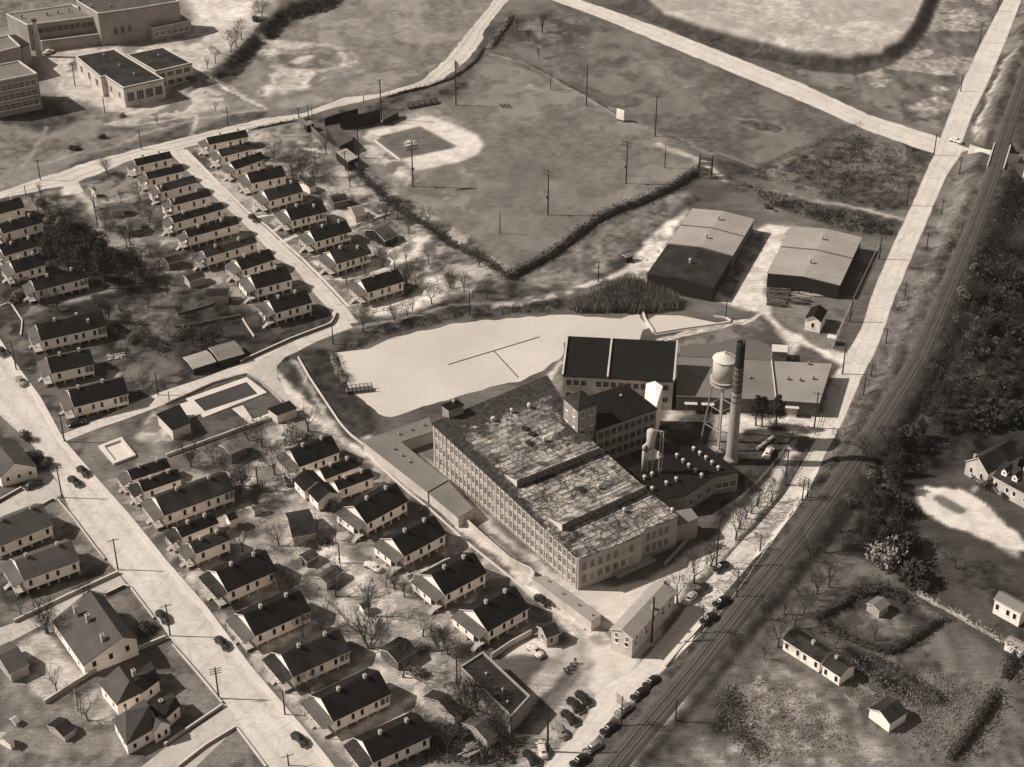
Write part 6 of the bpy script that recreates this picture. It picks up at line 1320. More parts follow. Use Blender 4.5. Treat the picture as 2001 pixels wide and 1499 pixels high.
for x_, y_, h_ in ((470,1180,4.2),(600,1175,4),(540,1150,4.6),(1370,1130,4.5),(1450,1150,4.2),(1530,1150,4.6),(1300,1170,3.6),(1190,1250,3.4),(1100,1200,3.2)):
    tree_of('bush2', 'dark thicket bush on the slope above the pool road garages', q('e', x_+(0 if x_ > 1000 else 500), y_), h_*.6, 'bush', 'thicket above the garages')
for k, (x_, y_) in enumerate(((60,470),(40,900),(120,880),(220,880),(150,760),(330,250),(300,180),(240,170),(420,260),(110,660))):
    tree_of('bare4' if k % 2 else 'bush2', 'brushy undergrowth among the left-edge houses', q('e', x_, y_), 2.6+.3*(k % 3), 'bush', 'undergrowth of the left-edge yards')
def hedge(label, pts, rad, h, m, seed, step=.9, conical=False, dens=46, size=.2, name='hedge', kind=None):
    w = [G(*p) for p in pts]; c = w[len(w)//2]; n = max(2, int(sum((w[i+1]-w[i]).length for i in range(len(w)-1))/step)); r = random.Random(seed); b = MB()
    for p in resample(w, n):
        hh = h*r.uniform(.62,1.3); lv = 3 if conical else 2
        for k in range(lv):
            t = (k+.5)/lv; leaf_cloud(b, (p[0]-c.x+r.uniform(-.2,.2), p[1]-c.y+r.uniform(-.2,.2), rz(p[0], p[1])-c.z+hh*t), rad*(1.15-t*.7 if conical else 1)*r.uniform(.7,1.3), dens//lv, size, r, .9)
    if kind or conical: kw_ = 0
    else: kw_ = 1
    rs = resample(w, n); tg = np.gradient(rs[:, :2], axis=0); tg /= np.hypot(*tg.T)[:, None]; o0 = len(b.v); kw = rad*.62; K = 8
    for i, p in enumerate(rs):
        hh = h*(.38+.34*vnoise(np.array(p[0]), np.array(p[1]), 2.4, 2))*r.uniform(.85,1.15)*min(1, .3+.25*min(i, n-1-i))*kw_; z0 = rz(p[0], p[1])-c.z
        for j in range(K):
            a = math.pi*j/(K-1); u = math.cos(a)*kw*r.uniform(.7,1.25)*kw_; b.v.append((p[0]-c.x-tg[i,1]*u, p[1]-c.y+tg[i,0]*u, z0-.05+hh*math.sin(a)**.6*r.uniform(.88,1.1)))
    for i in range(n-1):
        for j in range(K-1): b.f.append((o0+i*K+j, o0+i*K+j+1, o0+(i+1)*K+j+1, o0+(i+1)*K+j)); b.m.append(0)
    o = b.build(name, M[m]); o.location = c
    if kind: o['kind'] = kind
    elif label: tag(o, label, 'hedge')
    return o
hedge('dark conifer hedge along the left side of the ball field', [(700,338),(707,352),(776,413),(827,442),(880,482),(947,514),(985,543),(1005,548)], 1.15, 2.9, 'pine', 1, .95, True, 78, .24)
hedge('shaggy dark hedge along the lower right side of the ball field', [(995,545),(1040,522),(1080,500),(1120,468),(1168,432),(1210,412),(1251,398),(1315,369),(1362,338)], 1.6, 2.6, 'pine', 2, .9, False, 74, .26)
hedge('dark bushes along the road bank above the ball field', [(945,95),(930,120),(905,140),(880,155),(830,172),(780,184),(752,193)], .9, 1.3, 'leaf', 3, 1.2, False, 34)
hedge('dark brush strip at the top end of the ball field road', [(1000,30),(985,55),(970,75),(955,95)], 1.6, 2.4, 'brush', 4, 1.3, False, 46, .3)
hedge('low hedge along the top road above the right-hand row', [(485,255),(510,250),(550,242),(575,236)], .6, 1.0, 'leaf', 5, 1.1, False, 30)
hedge('clipped dark hedge along the far side of the hedged garden', [q('p',560,460),q('p',700,390),q('p',830,300)], 1.0, 2.2, 'hedge', 6, .9, False, 60, .25)
hedge('clipped dark hedge on the right side of the hedged garden', [q('p',1060,700),q('p',1180,640),q('p',1300,560),q('p',1430,470)], 1.1, 2.4, 'hedge', 7, .9, False, 64, .25)
hedge('clipped dark hedge on the near side of the hedged garden', [q('p',580,490),q('p',700,560),q('p',880,650),q('p',1060,700)], .9, 1.6, 'hedge', 8, .9, False, 50, .25)
hedge('long dark hedge running beside the railway cottage field', [q('p',930,740),q('p',1080,830),q('p',1250,930),q('p',1420,1020)], 1.2, 2.0, 'hedge', 9, .9, False, 54, .25)
hedge('tall dark hedge at the bottom right corner', [q('p',1480,1440),q('p',1600,1300),q('p',1700,1150),q('p',1810,980)], 1.4, 3.2, 'hedge', 10, .9, False, 64, .26)
hedge('pale clipped hedge along the lane to the right-edge house', [q('p',1260,290),q('p',1400,370),q('p',1600,480),q('p',1840,620)], .7, 1.3, 'paleleaf', 11, .8, False, 44, .2)
hedge('dense dark trees at the upper end of the hedged garden', [q('p',860,290),q('p',960,270),q('p',1080,300),q('p',1170,340)], 1.9, 3.6, 'pine', 12, 1.2, False, 80, .3)
hedge('dark hedge at the lower end of the right photo edge', [q('p',1870,880),q('p',1900,800),q('p',1925,720)], 1.6, 3.4, 'pine', 13, 1.0, False, 70, .28)
hedge('', [q('p',-60,1000),q('p',0,1150),q('p',30,1290),q('p',150,1430)], 2.2, 2.0, 'leaf', 14, 1.1, False, 60, .28, name='undergrowth', kind='stuff')
hedge('', [(520,40),(500,70),(470,105),(440,140)], 1.6, 1.2, 'leaf', 15, 1.1, False, 40, .3, name='bank_brush', kind='stuff')
hedge('dark scrub along the left shore of the pond', [q('f',640,1290),q('f',650,1340),q('f',670,1400),q('f',690,1460),q('j',700,110),q('j',730,180)], 1.2, 2.0, 'brush', 16, .9, False, 54, .25)
hedge('short row of spiky dark shrubs at the end of the store block yard', [q('o',520,845),q('o',585,775)], .6, 1.6, 'pine', 17, .9, True, 60, .2)
# reeds / thicket by the pond, meadow weeds
def scatter(name, poly, n, hmin, hmax, m, seed, width=.1, kind='stuff', lean=.25, tufts=3):
    r = random.Random(seed); w = W2(poly); xs = [p[0] for p in w]; ys = [p[1] for p in w]; b = MB(); k = 0
    P_ = np.array([(r.uniform(min(xs), max(xs)), r.uniform(min(ys), max(ys))) for _ in range(n*5)]); ok = inside(P_[:,0], P_[:,1], w)
    ed, _, _ = poly_dist(P_[:,0], P_[:,1], w+[w[0]]); ok &= (ed > np.array([r.uniform(0,1)**2*9 for _ in range(len(P_))])); P_ = P_[ok][:n]; Zs = relief(P_[:,0], P_[:,1])
    for (x, y), z in zip(P_, Zs):
        for _ in range(tufts):
            h = r.uniform(hmin, hmax); a = r.uniform(0, 6.28); dx, dy = math.cos(a)*width*r.uniform(.6,1.4), math.sin(a)*width*r.uniform(.6,1.4); ox, oy = r.uniform(-.4,.4), r.uniform(-.4,.4)
            b.add([(x+ox-dx,y+oy-dy,z-.05),(x+ox+dx,y+oy+dy,z-.05),(x+ox+r.uniform(-lean,lean)*h,y+oy+r.uniform(-lean,lean)*h,z+h)], [(0,1,2)])
    o = b.build(name, M[m]); o['kind'] = kind; return o
scatter('thicket', Z_('g',(560,955),(700,880),(800,830),(960,760),(1050,740),(1130,790),(1300,850),(1400,910),(1380,960),(1200,985),(1000,985),(650,985)), 4600, 1.4, 3.8, 'brush', 1, .1)
scatter('thicket', Z_('g',(600,975),(900,850),(1050,800),(1250,880),(1380,945),(1100,985)), 2600, 1.0, 3.0, 'leaf', 2, .12)
scatter('weeds', [(1390,1360),(1480,1310),(1600,1360),(1700,1470),(1500,1490),(1400,1450)], 1900, .15, .45, 'drygrass', 4, .12)
scatter('weeds', [(1660,1280),(1960,1340),(1960,1480),(1800,1490),(1640,1340)], 1800, .2, .5, 'drygrass', 14, .12)
scatter('weeds', [(1870,470),(1960,350),(2020,360),(2010,700),(1830,900),(1740,1080),(1620,1120),(1720,900),(1820,700)], 1800, .2, .7, 'brush', 5, .13)
scatter('weeds', [(1483,328),(1680,250),(1815,300),(1765,425),(1620,390),(1440,338)], 1300, .25, .8, 'brush', 6, .14)
scatter('weeds', [(1430,348),(1500,374),(1750,435),(1745,468),(1640,448),(1500,398)], 800, .3, .9, 'leaf', 7, .16)
scatter('weeds', [(1895,330),(1935,345),(1850,560),(1700,830),(1560,1040),(1300,1340),(1210,1445),(1190,1430),(1290,1325),(1545,1030),(1690,740),(1760,570)], 4200, .25, .8, 'drygrass', 9, .12)
scatter('weeds', Z_('n',(1240,1180),(1900,1230),(1900,1480),(1200,1480)), 1200, .3, 1.1, 'brush', 11, .16)
scatter('weeds', [(660,688),(700,652),(760,632),(900,607),(1050,592),(1260,562),(1280,585),(1120,603),(980,618),(860,630),(750,658),(690,688)], 1300, .2, .7, 'leaf', 12, .16)
scatter('weeds', Z_('b',(120,215),(250,65),(430,15),(740,-10),(590,95),(330,150),(215,300),(170,290)), 900, .4, 1.2, 'leaf', 13, .22)

# ------------------------------------------------------------------ poles
def pole(label, base, vtop, kind='plain', r=.15, ang=0.0):
    r = r*1.25
    g = G(*base); h = height_at(g, vtop)-g.z if g.z < .01 else height_at((g.x, g.y, 0), vtop)-g.z
    h = max(h, 3.0); root = thing('light_tower' if kind.startswith('light') else 'utility_pole', label, 'light pole' if kind.startswith('light') else 'utility pole', g, ang)
    MB().tube((0,0,-.3),(0,0,h), r, r*.7, 7).build('pole', M['pole'], root)
    if kind in ('arm1','arm2','arm3','tele'):
        na = dict(arm1=1, arm2=2, arm3=3, tele=4)[kind]; wd = 1.2 if kind != 'tele' else 1.5
        for k in range(na):
            z = h-.25-k*.62; b = MB().box(-wd,-.07-r,z-.07,wd,-r,z+.07)
            a = b.build('crossarm', M['pole'], root); ins = MB()
            for x in np.linspace(-wd+.1, wd-.1, 4 if kind != 'tele' else 6): ins.tube((x,-.035-r,z+.07),(x,-.035-r,z+.22),.045,.03,5)
            ins.build('insulator', M['greyconc'], a)
    if kind.startswith('light'):
        n = int(kind[5:] or 2)
        for k in range(n):
            z = h-.4-k*1.1; MB().box(-1.9,-.1-r,z-.08,1.9,-r,z+.08).build('crossarm', M['pole'], root)
            me = cached('floodlamp', lambda: MB().lathe([(.1,-.2),(.34,.16),(.36,.2),(.3,.22)], 10).mesh('floodlamp', [M['steel']]))
            for x in np.linspace(-1.7, 1.7, 5):
                o = put('floodlamp', me, root, (x, -r-.35, z-.05)); o.rotation_euler = (R_(115), 0, 0)
        MB().box(-.35,-r-.45,h*.38,.35,-r,h*.38+.7).build('junction_box', M['pole'], root)
    return root
POL = [((807,365),275,'light3','ball field light pole left of second base, over the dirt arc',.19,.3),((891,206),121,'light3','ball field light pole beyond the top outfield corner by the road',.19,1.9),((745.5,235),155,'arm1','very tall pole beside the dark stand behind home plate',.2,.6),
 ((701,309),252,'plain','pole with a box beside the pale dugout roof',.17,0),((1070.7,420),332,'light2','ball field light pole in the lower outfield',.19,-.7),((1223.3,359),275,'light2','ball field light pole near the lower right field corner',.19,-.7),((1146,207),128,'plain','tall bare pole left of the scoreboard on the field edge',.18,0),
 ((1280,267),187,'arm1','tall pole right of the scoreboard on the field edge',.18,-.7),((1076,175),138,'plain','short pole upper left along the far field edge',.14,0),((1299,328),283,'plain','short pole near the scaffold tower',.14,0),((977,457),416,'plain','short bare pole in the near outfield',.13,0),((1059,64),33,'plain','thin pole in the scrubby top field',.12,0),
 ((777,429),397,'plain','short pole touching the conifer hedge',.13,0),((651,673),635,'plain','pole at the street bend above the pond',.15,0),((917.6,614),571,'plain','pole on the grass bank above the pond',.15,0),((1169,550),510,'arm1','pole on the bank left of the dark warehouse',.15,.3),
 ((584,232),211,'arm1','first pole of three at the ball park entrance',.13,.3),((603,232),205,'plain','second pole of three at the ball park entrance',.13,0),((610,228),208,'plain','third pole of three at the ball park entrance',.12,0),((711,201),187,'plain','short pole on the road verge above the stand',.12,0),((675,331),295,'arm2','pole with crossarms in front of the dugout roofs',.14,.4),
 ((147,168),121,'arm2','school yard pole with two crossarms',.15,.3),((205,220),190,'plain','pole before the gymnasium corner',.14,0),((276,292),254,'arm1','pole on the dark verge right of the school lawn',.14,.4),((79,352),312,'arm1','pole beside the top road at far left',.14,.4),((51,383),362,'plain','short pole on the near verge of the top road',.13,0),((446,245),208,'plain','pole on the verge under the school bank',.14,0),
 ((191,445),388,'plain','leftmost tall pole on the sandy track',.15,0),((279,526),486,'plain','pole on the bend of the sandy track',.14,0),((32,723),667,'arm1','pole on the left street by the six-window house',.15,.5),((309,772),727,'plain','tall pole beside the pool road',.15,0),((331,784),765,'plain','short pole at the pool fence corner',.12,0),
 ((126,863),809,'arm1','pole at the corner of the left street and pool road',.15,.5),((121.4,972.7),913,'arm1','pole at the first side street corner',.15,.4),((230.6,1113.5),1053,'arm1','pole at the second side street corner',.15,.4),((332.7,1242.7),1181,'arm1','pole beside the parked car on the left kerb',.15,.4),((427.7,1365),1304,'arm3','pole with three crossarms at the third side street',.16,.3),
 ((557,1397),1351,'plain','pole at the kerb by the second lowest street house',.14,0),((564,1496),1474,'arm1','pole top cut by the bottom edge',.14,.4),((505,959),911,'plain','thin pole between the street row and the mill-wall row',.14,0),((664,1100),1065,'plain','thin pole at the wheel-rutted crossing',.14,0),((893,1337),1281,'plain','pole at the left end of the flat-roofed block',.15,0),
 ((1070,1469),1378,'plain','thick black pole at the bottom of the car park',.2,0),((999,1459),1400,'plain','pole at the lower corner of the flat-roofed block',.15,0),((1273,1255),1167,'plain','thick black pole in front of the office',.22,0),((1320,1407),1366,'plain','lone pole right of the railway',.14,0),
 ((1418,622),585,'plain','pole at the right tip of the small pond',.13,0),((1399,1111),1012,'plain','tall pole on the mill roadside',.17,0)]
for base, vt, kd, lb, r_, an in POL: pole(lb, base, vt, kd, r_, an)
TEL = [((1214,1418),1361),((1371,1237),1183),((1439,1167),1113),((1485,1078),1045),((1567.5,977.5),938),((1577,972),935),((1633,872),838),((1687,773),736),((1702,736),711),((1731,671),641),((1768,581),552),((1810,489),454),((1839.5,420),389),((1874.5,341),308)]
for k, (b_, v_) in enumerate(TEL): pole(f'telegraph pole with stacked crossarms, {ORD[k+1] if k < 12 else ("thirteenth" if k == 12 else "last")} along the railway counted from the bottom', b_, v_, 'tele' if k < 8 else 'arm2', .14, -.9 if k < 7 else -.5)
HW = [((1591,837),767),((1534,949),880),((1646,731),671),((1660.6,629),580),((1717.5,507),462),((1772,402),355),((1824.6,304),262),((1877,179),144),((1914,84),43),((1949,22),-6)]
for k, (b_, v_) in enumerate(HW): pole(['pole beside the pale flat shed on the highway','pole at the bend of the mill drive','pole at the yard gate beside the highway','pole near the white gabled shed on the highway','pole at the corner of the double warehouse','pole at the overgrown wedge beside the highway','pole at the highway crossing','first pole up the highway beyond the crossing','second pole up the highway beyond the crossing','pole cut by the top edge beside the highway'][k], b_, v_, 'arm1' if k in (0, 8) else 'plain', .16, -.3)

# ------------------------------------------------------------------ cars
def car_meshes(paint):
    def loft(b, st, n=10, mi=0):
        rings = []
        for x, hw, z0, z1, sq in st:
            ring = []
            for k in range(n):
                a = 6.2832*k/n; c, s = math.cos(a), math.sin(a)
                ring.append((x, math.copysign(abs(c)**sq, c)*hw, (z0+z1)/2+math.copysign(abs(s)**sq, s)*(z1-z0)/2))
            rings.append(ring)
        o = len(b.v)
        for r_ in rings: b.v += r_
        for i in range(len(rings)-1):
            for k in range(n): b.f.append((o+i*n+k, o+i*n+(k+1) % n, o+(i+1)*n+(k+1) % n, o+(i+1)*n+k)); b.m.append(mi)
        b.f.append(tuple(o+k for k in range(n))); b.m.append(mi); b.f.append(tuple(o+(len(rings)-1)*n+k for k in range(n))[::-1]); b.m.append(mi)
    body = MB(); loft(body, [(-2.3,.35,.5,.75,.6),(-2.15,.62,.4,1.0,.6),(-1.5,.78,.34,1.16,.55),(-.6,.82,.32,1.2,.5),(.5,.8,.32,1.16,.5),(1.2,.62,.34,1.12,.6),(1.9,.48,.4,1.04,.7),(2.2,.36,.45,.95,.7)])
    for x, y, l in ((-1.45,.72,.72),(1.45,.72,.7)):
        for s in (-1, 1):
            st = [(x+l*t, .24*math.sqrt(max(1-t*t,.02)), .42, .42+.52*math.sqrt(max(1-t*t,.02)), .8) for t in (-1,-.8,-.4,0,.4,.8,1)]
            o = len(body.v); loft(body, st, 8); body.v[o:] = [(a, b+s*y, c) for a, b, c in body.v[o:]]
    cab = MB(); loft(cab, [(-1.75,.3,.95,1.12,.6),(-1.3,.58,.95,1.45,.6),(-.7,.66,.95,1.62,.6),(0,.66,.95,1.64,.6),(.45,.62,.95,1.55,.6),(.95,.5,.95,1.12,.6)])
    win = MB()
    for s in (-1, 1):
        for x0, x1 in ((-1.05,-.45),(-.35,.3)): win.add([(x0,s*.675,1.16),(x1,s*.675,1.16),(x1-.04,s*.6,1.48),(x0+.06,s*.6,1.48)], [(0,1,2,3)])
    win.add([(.92,-.42,1.17),(.92,.42,1.17),(.62,.4,1.5),(.62,-.4,1.5)], [(0,1,2,3)]); win.add([(-1.62,-.34,1.22),(-1.62,.34,1.22),(-1.33,.34,1.45),(-1.33,-.34,1.45)], [(0,1,2,3)])
    return body.mesh('body',[M[paint]]), cab.mesh('cabin',[M[paint]]), win.mesh('car_window',[M['glass']])
def car(label, a, b, paint='carblack', scale=1.0):
    pa, pb = G(*a), G(*b); c = (pa+pb)/2; ang = math.atan2(pb.y-pa.y, pb.x-pa.x)
    root = thing('parked_car', label, 'car', (c.x, c.y, rz(c.x, c.y)+.03), ang); root.scale = (scale,)*3
    bo, cb_, wn = cached(('car', paint), lambda: car_meshes(paint))
    put('body', bo, root); c_ = put('cabin', cb_, root); put('car_window', wn, c_)
    wm = cached('wheel', lambda: MB().tube((0,-.1,0),(0,.1,0),.36,n=14).tube((0,-.11,0),(0,.11,0),.17,n=10).mesh('wheel',[M['tyre']]))
    for x in (-1.45,1.45):
        for y in (-.74,.74): put('wheel', wm, root, (x, y, .36))
    hm = cached('headlight', lambda: MB().lathe([(.02,0),(.12,.06),(.12,.1),(.05,.13)],10).mesh('headlight',[M['metal']]))
    for y in (-.62,.62):
        o = put('headlight', hm, root, (2.05, y, .78)); o.rotation_euler = (0, R_(90), 0)
    bm_ = cached('bumper', lambda: MB().box(-.05,-.8,.36,.05,.8,.5).mesh('bumper',[M['metal']]))
    for x in (-2.38,2.34): put('bumper', bm_, root, (x, 0, 0))
def zz(z, *p): return (q(z, p[0], p[1]), q(z, p[2], p[3]))
CARS = [('black car on the left street near the bottom edge',(572,1436),(601,1462),'carblack'),('black car by the kerb opposite the third pole of the left street',*zz('m',1515,605,1600,690),'carblack'),('dark car parked beside the pole below the second side street',*zz('m',1105,420,1175,505),'carblack'),
 ('right one of two dark cars abreast near the wading pool',*zz('i',575,808,650,880),'carblack'),('left one of two dark cars abreast near the wading pool',*zz('i',510,885,590,950),'carblack'),('car parked by the kerb below the long six-window house',*zz('i',130,150,182,218),'cargrey'),('dark car at the left photo edge on the left street',*zz('e',-5,1240,42,1320),'carblack'),
 ('dark car turning from the pool road beside the corner house',*zz('i',500,502,625,472),'carblack'),('dark car parked in the shade on the first side street',*zz('i',185,965,310,912),'carblack'),('small dark car parked on the upper street',*zz('f',28,272,90,326),'carblack'),('pale car in the yard beside the gate house',*zz('o',262,660,350,742),'carpale'),
 ('back right car of the lot by the railway lane',*zz('o',685,1080,600,985),'carblack'),('black car second in the lot by the railway lane',*zz('o',622,1130,540,1030),'carblack'),('dark car third in the lot by the railway lane',*zz('o',590,1215,500,1120),'carblack'),('grey car fourth in the lot by the railway lane',*zz('o',517,1308,435,1205),'cargrey'),('pale grey car beside the thick black pole of the lot',*zz('o',370,1450,340,1330),'carpale'),('dark car cut by the bottom edge at the lot',*zz('o',310,1495,240,1400),'carblack'),
 ('uppermost car of the roadside line below the railway',*zz('o',1150,895,1085,945),'carblack'),('second car of the roadside line below the railway',*zz('o',1070,975,995,1035),'carblack'),('third car of the roadside line, behind the telegraph pole',*zz('o',970,1080,880,1150),'cargrey'),('fourth car of the roadside line below the railway',*zz('o',870,1210,775,1280),'carblack'),('fifth car of the roadside line below the railway',*zz('o',760,1345,650,1420),'cargrey'),('last car of the roadside line at the bottom edge',*zz('o',660,1440,570,1500),'carblack'),
 ('dark car opposite the office beside the railway bank',*zz('o',1560,445,1470,515),'carblack'),('dark car on the road before the last pole by the bank',*zz('o',1650,330,1560,395),'carblack'),('dark car on the mill side of the road past the office',*zz('o',1500,235,1425,305),'carblack'),('pale car parked past the far corner of the office',*zz('o',1425,300,1350,370),'carpale'),('dark car in the shade of the roadside trees',*zz('o',1650,85,1560,145),'carblack'),
 ('small pale car at the highway crossing',*zz('d',1500,985,1550,1000),'carpale'),('dark car parked in the alley by the mill wall',*zz('o',305,312,415,388),'carblack'),('pale car beside the porch of the tall-pier house',*zz('n',935,135,845,90),'carpale'),('pale truck-like car in the school yard',*zz('a',320,410,400,375),'carpale')]
for lb, a_, b_, pt_ in CARS: car(lb, a_, b_, pt_, 1.02)
def cyl(label, name, a, b, r, m, cat, lift=0):
    pa, pb = G(*a), G(*b); c = (pa+pb)/2; pa.z += r+lift; pb.z += r+lift
    b_ = MB().tube(pa-c, pb-c, r, r, 14); o = b_.build(name, M[m]); o.location = c; return tag(o, label, cat)
cyl('long pale boiler tube lying on the grass by the smokestack', 'boiler_tube', q('l',145,640), q('l',250,560), .45, 'tank', 'tank')
car('pale truck standing near the boiler tube', q('l',190,725), q('l',245,620), 'carpale', 1.1)

# ------------------------------------------------------------------ railway
def rail_strip():
    n = 420; c = resample([Vector((p.x, p.y, 0)) for p in RAIL], n); zs = np.interp(np.linspace(0, len(RAIL)-1, n), np.arange(len(RAIL)), RAILZ)
    d = [np.hypot(*(c[i, :2]-np.array((p.x, p.y)))) for p in RAIL[:1] for i in range(n)]
    rp = np.array([(p.x, p.y) for p in RAIL]); sl = np.r_[0, np.cumsum(np.hypot(*np.diff(rp, axis=0).T))]; zs = np.interp(np.linspace(0, sl[-1], n), sl, RAILZ)
    tg = np.gradient(c[:, :2], axis=0); tg /= np.hypot(*tg.T)[:, None]; nv = np.stack([-tg[:, 1], tg[:, 0]], 1)
    b = MB()
    for i in range(n):
        for o, z in ((-2.6,-.36),(-1.7,.0),(1.7,.0),(2.6,-.36)): b.v.append((c[i,0]+nv[i,0]*o, c[i,1]+nv[i,1]*o, zs[i]+z))
    for i in range(n-1):
        for k in range(3): b.f.append((i*4+k, (i+1)*4+k, (i+1)*4+k+1, i*4+k+1)); b.m.append(0)
    o = b.build('ballast', M['ballast'])
    if o.data.polygons[1].normal.z < 0: o.data.flip_normals()
    struct(o)
    tr = thing('railway_track', 'single railway track running past the mill to the bridge', 'railway track', (0, 0, 0))
    for s in (-.75, .75):
        rb = MB()
        for i in range(n):
            for oo, z in ((-.05,.0),(-.05,.17),(.05,.17),(.05,.0)): rb.v.append((c[i,0]+nv[i,0]*(s+oo), c[i,1]+nv[i,1]*(s+oo), zs[i]+z))
        for i in range(n-1):
            for k in range(3): rb.f.append((i*4+k, i*4+k+1, (i+1)*4+k+1, (i+1)*4+k)); rb.m.append(1 if k == 1 else 0)
        rb.build('rail', [M['rust'], M['railtop']], tr)
    ties = MB(); tot = sl[-1]; k = 0
    for dist in np.arange(2, tot-2, .62):
        f = dist/tot*(n-1); i = int(f); g = f-i; p = c[i]*(1-g)+c[i+1]*g; z = zs[i]*(1-g)+zs[i+1]*g; t = tg[i]; v = nv[i]
        q4 = [(p[0]+v[0]*a+t[0]*e, p[1]+v[1]*a+t[1]*e) for a, e in ((-1.25,-.11),(1.25,-.11),(1.25,.11),(-1.25,.11))]
        qq = [(x, y, z+.004) for x, y in q4]; q5 = [(x, y, z+.03) for x, y in q4]
        ar = (q4[1][0]-q4[0][0])*(q4[2][1]-q4[0][1])-(q4[1][1]-q4[0][1])*(q4[2][0]-q4[0][0])
        ties.prism(qq if ar > 0 else qq[::-1], q5 if ar > 0 else q5[::-1])
    ties.build('sleepers', M['tie'], tr)['kind'] = 'stuff'
rail_strip()
# bridge
b1, b2 = P(1936,352,4.5), P(1966,255,4.5); dv = (b2-b1).to_2d().normalized(); nv_ = Vector((-dv.y, dv.x)); mid = P(1952,306,4.5)
br = thing('railway_bridge', 'concrete railway bridge over the dark underpass at right', 'bridge', (mid.x, mid.y, 0), math.atan2(dv.y, dv.x))
MB().box(-7.6,-2.3,3.55,7.6,2.3,4.1).build('deck', M['greyconc'], br)
for s in (-1, 1):
    MB().box(-8.6,2.301 if s > 0 else -2.6,3.3,8.6,2.6 if s > 0 else -2.301,5.1).build('parapet', M['conc'], br)
    MB().box(s*5.2-(.5 if s > 0 else .5),-2.6,0,s*5.2+.5,2.6,3.549).build('abutment', M['greyconc'], br)
    for t in (-1, 1):
        y0 = t*2.61; pts = [(s*4.9, y0), (s*5.5, y0), (s*10.5, y0+t*5.2), (s*9.9, y0+t*5.6)]
        ar = sum(pts[i][0]*pts[(i+1) % 4][1]-pts[(i+1) % 4][0]*pts[i][1] for i in range(4)); pts = pts if ar > 0 else pts[::-1]
        top = [(x, y, 3.6-abs(y-y0)*.42) for x, y in pts]
        MB().prism([(x, y, -.3) for x, y in pts], top).build('wing_wall', M['conc'], br)

# ------------------------------------------------------------------ walls, fences and ball park
def wall(label, pts, h=1.0, t=.25, m='conc', name='garden_wall', cat='wall', cap=None):
    w = resample([G(*p) for p in pts], max(2, int(3*len(pts)))); c = w[len(w)//2].copy(); n = len(w); tg = np.gradient(w[:, :2], axis=0); tg /= np.hypot(*tg.T)[:, None]
    b = MB()
    for i in range(n):
        nx, ny = -tg[i,1]*t/2, tg[i,0]*t/2; z = rz(w[i,0], w[i,1])-c[2]
        for sx, zz_ in ((1,-.1),(1,h),(-1,h),(-1,-.1)): b.v.append((w[i,0]-c[0]+nx*sx, w[i,1]-c[1]+ny*sx, z+zz_))
    for i in range(n-1):
        for k in range(4): b.f.append((i*4+k, (i+1)*4+k, (i+1)*4+(k+1) % 4, i*4+(k+1) % 4)); b.m.append(1 if (cap and k == 1) else 0)
    b.f += [(0,1,2,3), tuple(4*(n-1)+k for k in (3,2,1,0))]; b.m += [0,0]
    o = b.build(name, [M[m], M[cap or m]]); o.location = tuple(c)
    import bmesh as _b
    bm = _b.new(); bm.from_mesh(o.data); _b.ops.recalc_face_normals(bm, faces=bm.faces[:]); bm.to_mesh(o.data); bm.free()
    return tag(o, label, cat)
def fence(label, pts, h=1.1, m='wood', gap=2.2, rails=2, boards=False):
    w = [G(*p) for p in pts]; L = sum((w[i+1]-w[i]).length for i in range(len(w)-1)); n = max(2, int(L/gap)); r = resample(w, n+1); c = Vector(r[0])
    root = thing('fence', label, 'fence', c); pm = box_mesh('post', .12, .12, h+.1, m)
    for p in r: put('post', pm, root, Vector((p[0], p[1], rz(p[0], p[1])))-c)
    b = MB()
    for i in range(n):
        p0, p1 = Vector(r[i])-c, Vector(r[i+1])-c; p0.z = rz(r[i][0], r[i][1])-c.z; p1.z = rz(r[i+1][0], r[i+1][1])-c.z
        for k in range(rails):
            z = Vector((0,0,h*(k+.8)/(rails))); b.tube(p0+z, p1+z, .05, n=4)
        if boards:
            d = (p1-p0); nv = Vector((-d.y, d.x, 0)).normalized()*.06
            b.add([p0+nv,p1+nv,p1+nv+Vector((0,0,h)),p0+nv+Vector((0,0,h)),p0-nv,p1-nv,p1-nv+Vector((0,0,h)),p0-nv+Vector((0,0,h))], [(0,1,2,3),(7,6,5,4),(3,2,6,7),(0,3,7,4),(1,5,6,2)])
    b.build('rail' if not boards else 'boarding', M[m], root); return root
wall('low pale wall curving down beside the mill drive', [q('j',385,0),q('j',470,150),q('j',590,330),q('j',690,480),q('j',760,560),q('j',862,640)], .6, .3)
wall('long pale mill boundary wall below the warehouses', [q('j',1560,1172),q('j',1700,1300),q('j',1949,1520),q('o',275,150),q('o',300,190)], 1.9, .3, 'painted')
wall('outer pale kerb wall of the mill-wall alley', [q('j',870,690),q('j',1190,985),q('j',1340,1100),q('j',1640,1370),q('o',100,150),q('o',300,310),q('o',650,540)], .4, .3)
wall('white wall along the lower side of the pool lawn', [(325,893),(397,867),(470,840),(520,823),(553,812)], .9, .3, 'conc')
wall('dark retaining wall with pale coping round the street bend', [(470,711),(480,705),(571,664),(646,636),(655,622),(654,612)], .9, .4, 'darkbrick', cap='conc')
wall('retaining wall along the upper side of the pool block', [q('i',1210,342),q('i',1560,185),q('i',1790,120),q('j',10,120),q('j',100,170),q('j',270,320)], .5, .3, 'greyconc')
wall('retaining wall along the second side street', [(28,1217),(130,1168),(232,1121)], .9, .4, 'greyconc', cap='conc')
wall('short yard wall at the second side street corner', [(207,1164),(243,1147),(253,1150)], .8, .35, 'darkbrick', cap='conc')
wall('upper kerb wall left of the left street', [(253,1147),(278,1180),(301,1210)], .5, .35, 'greyconc', cap='conc')
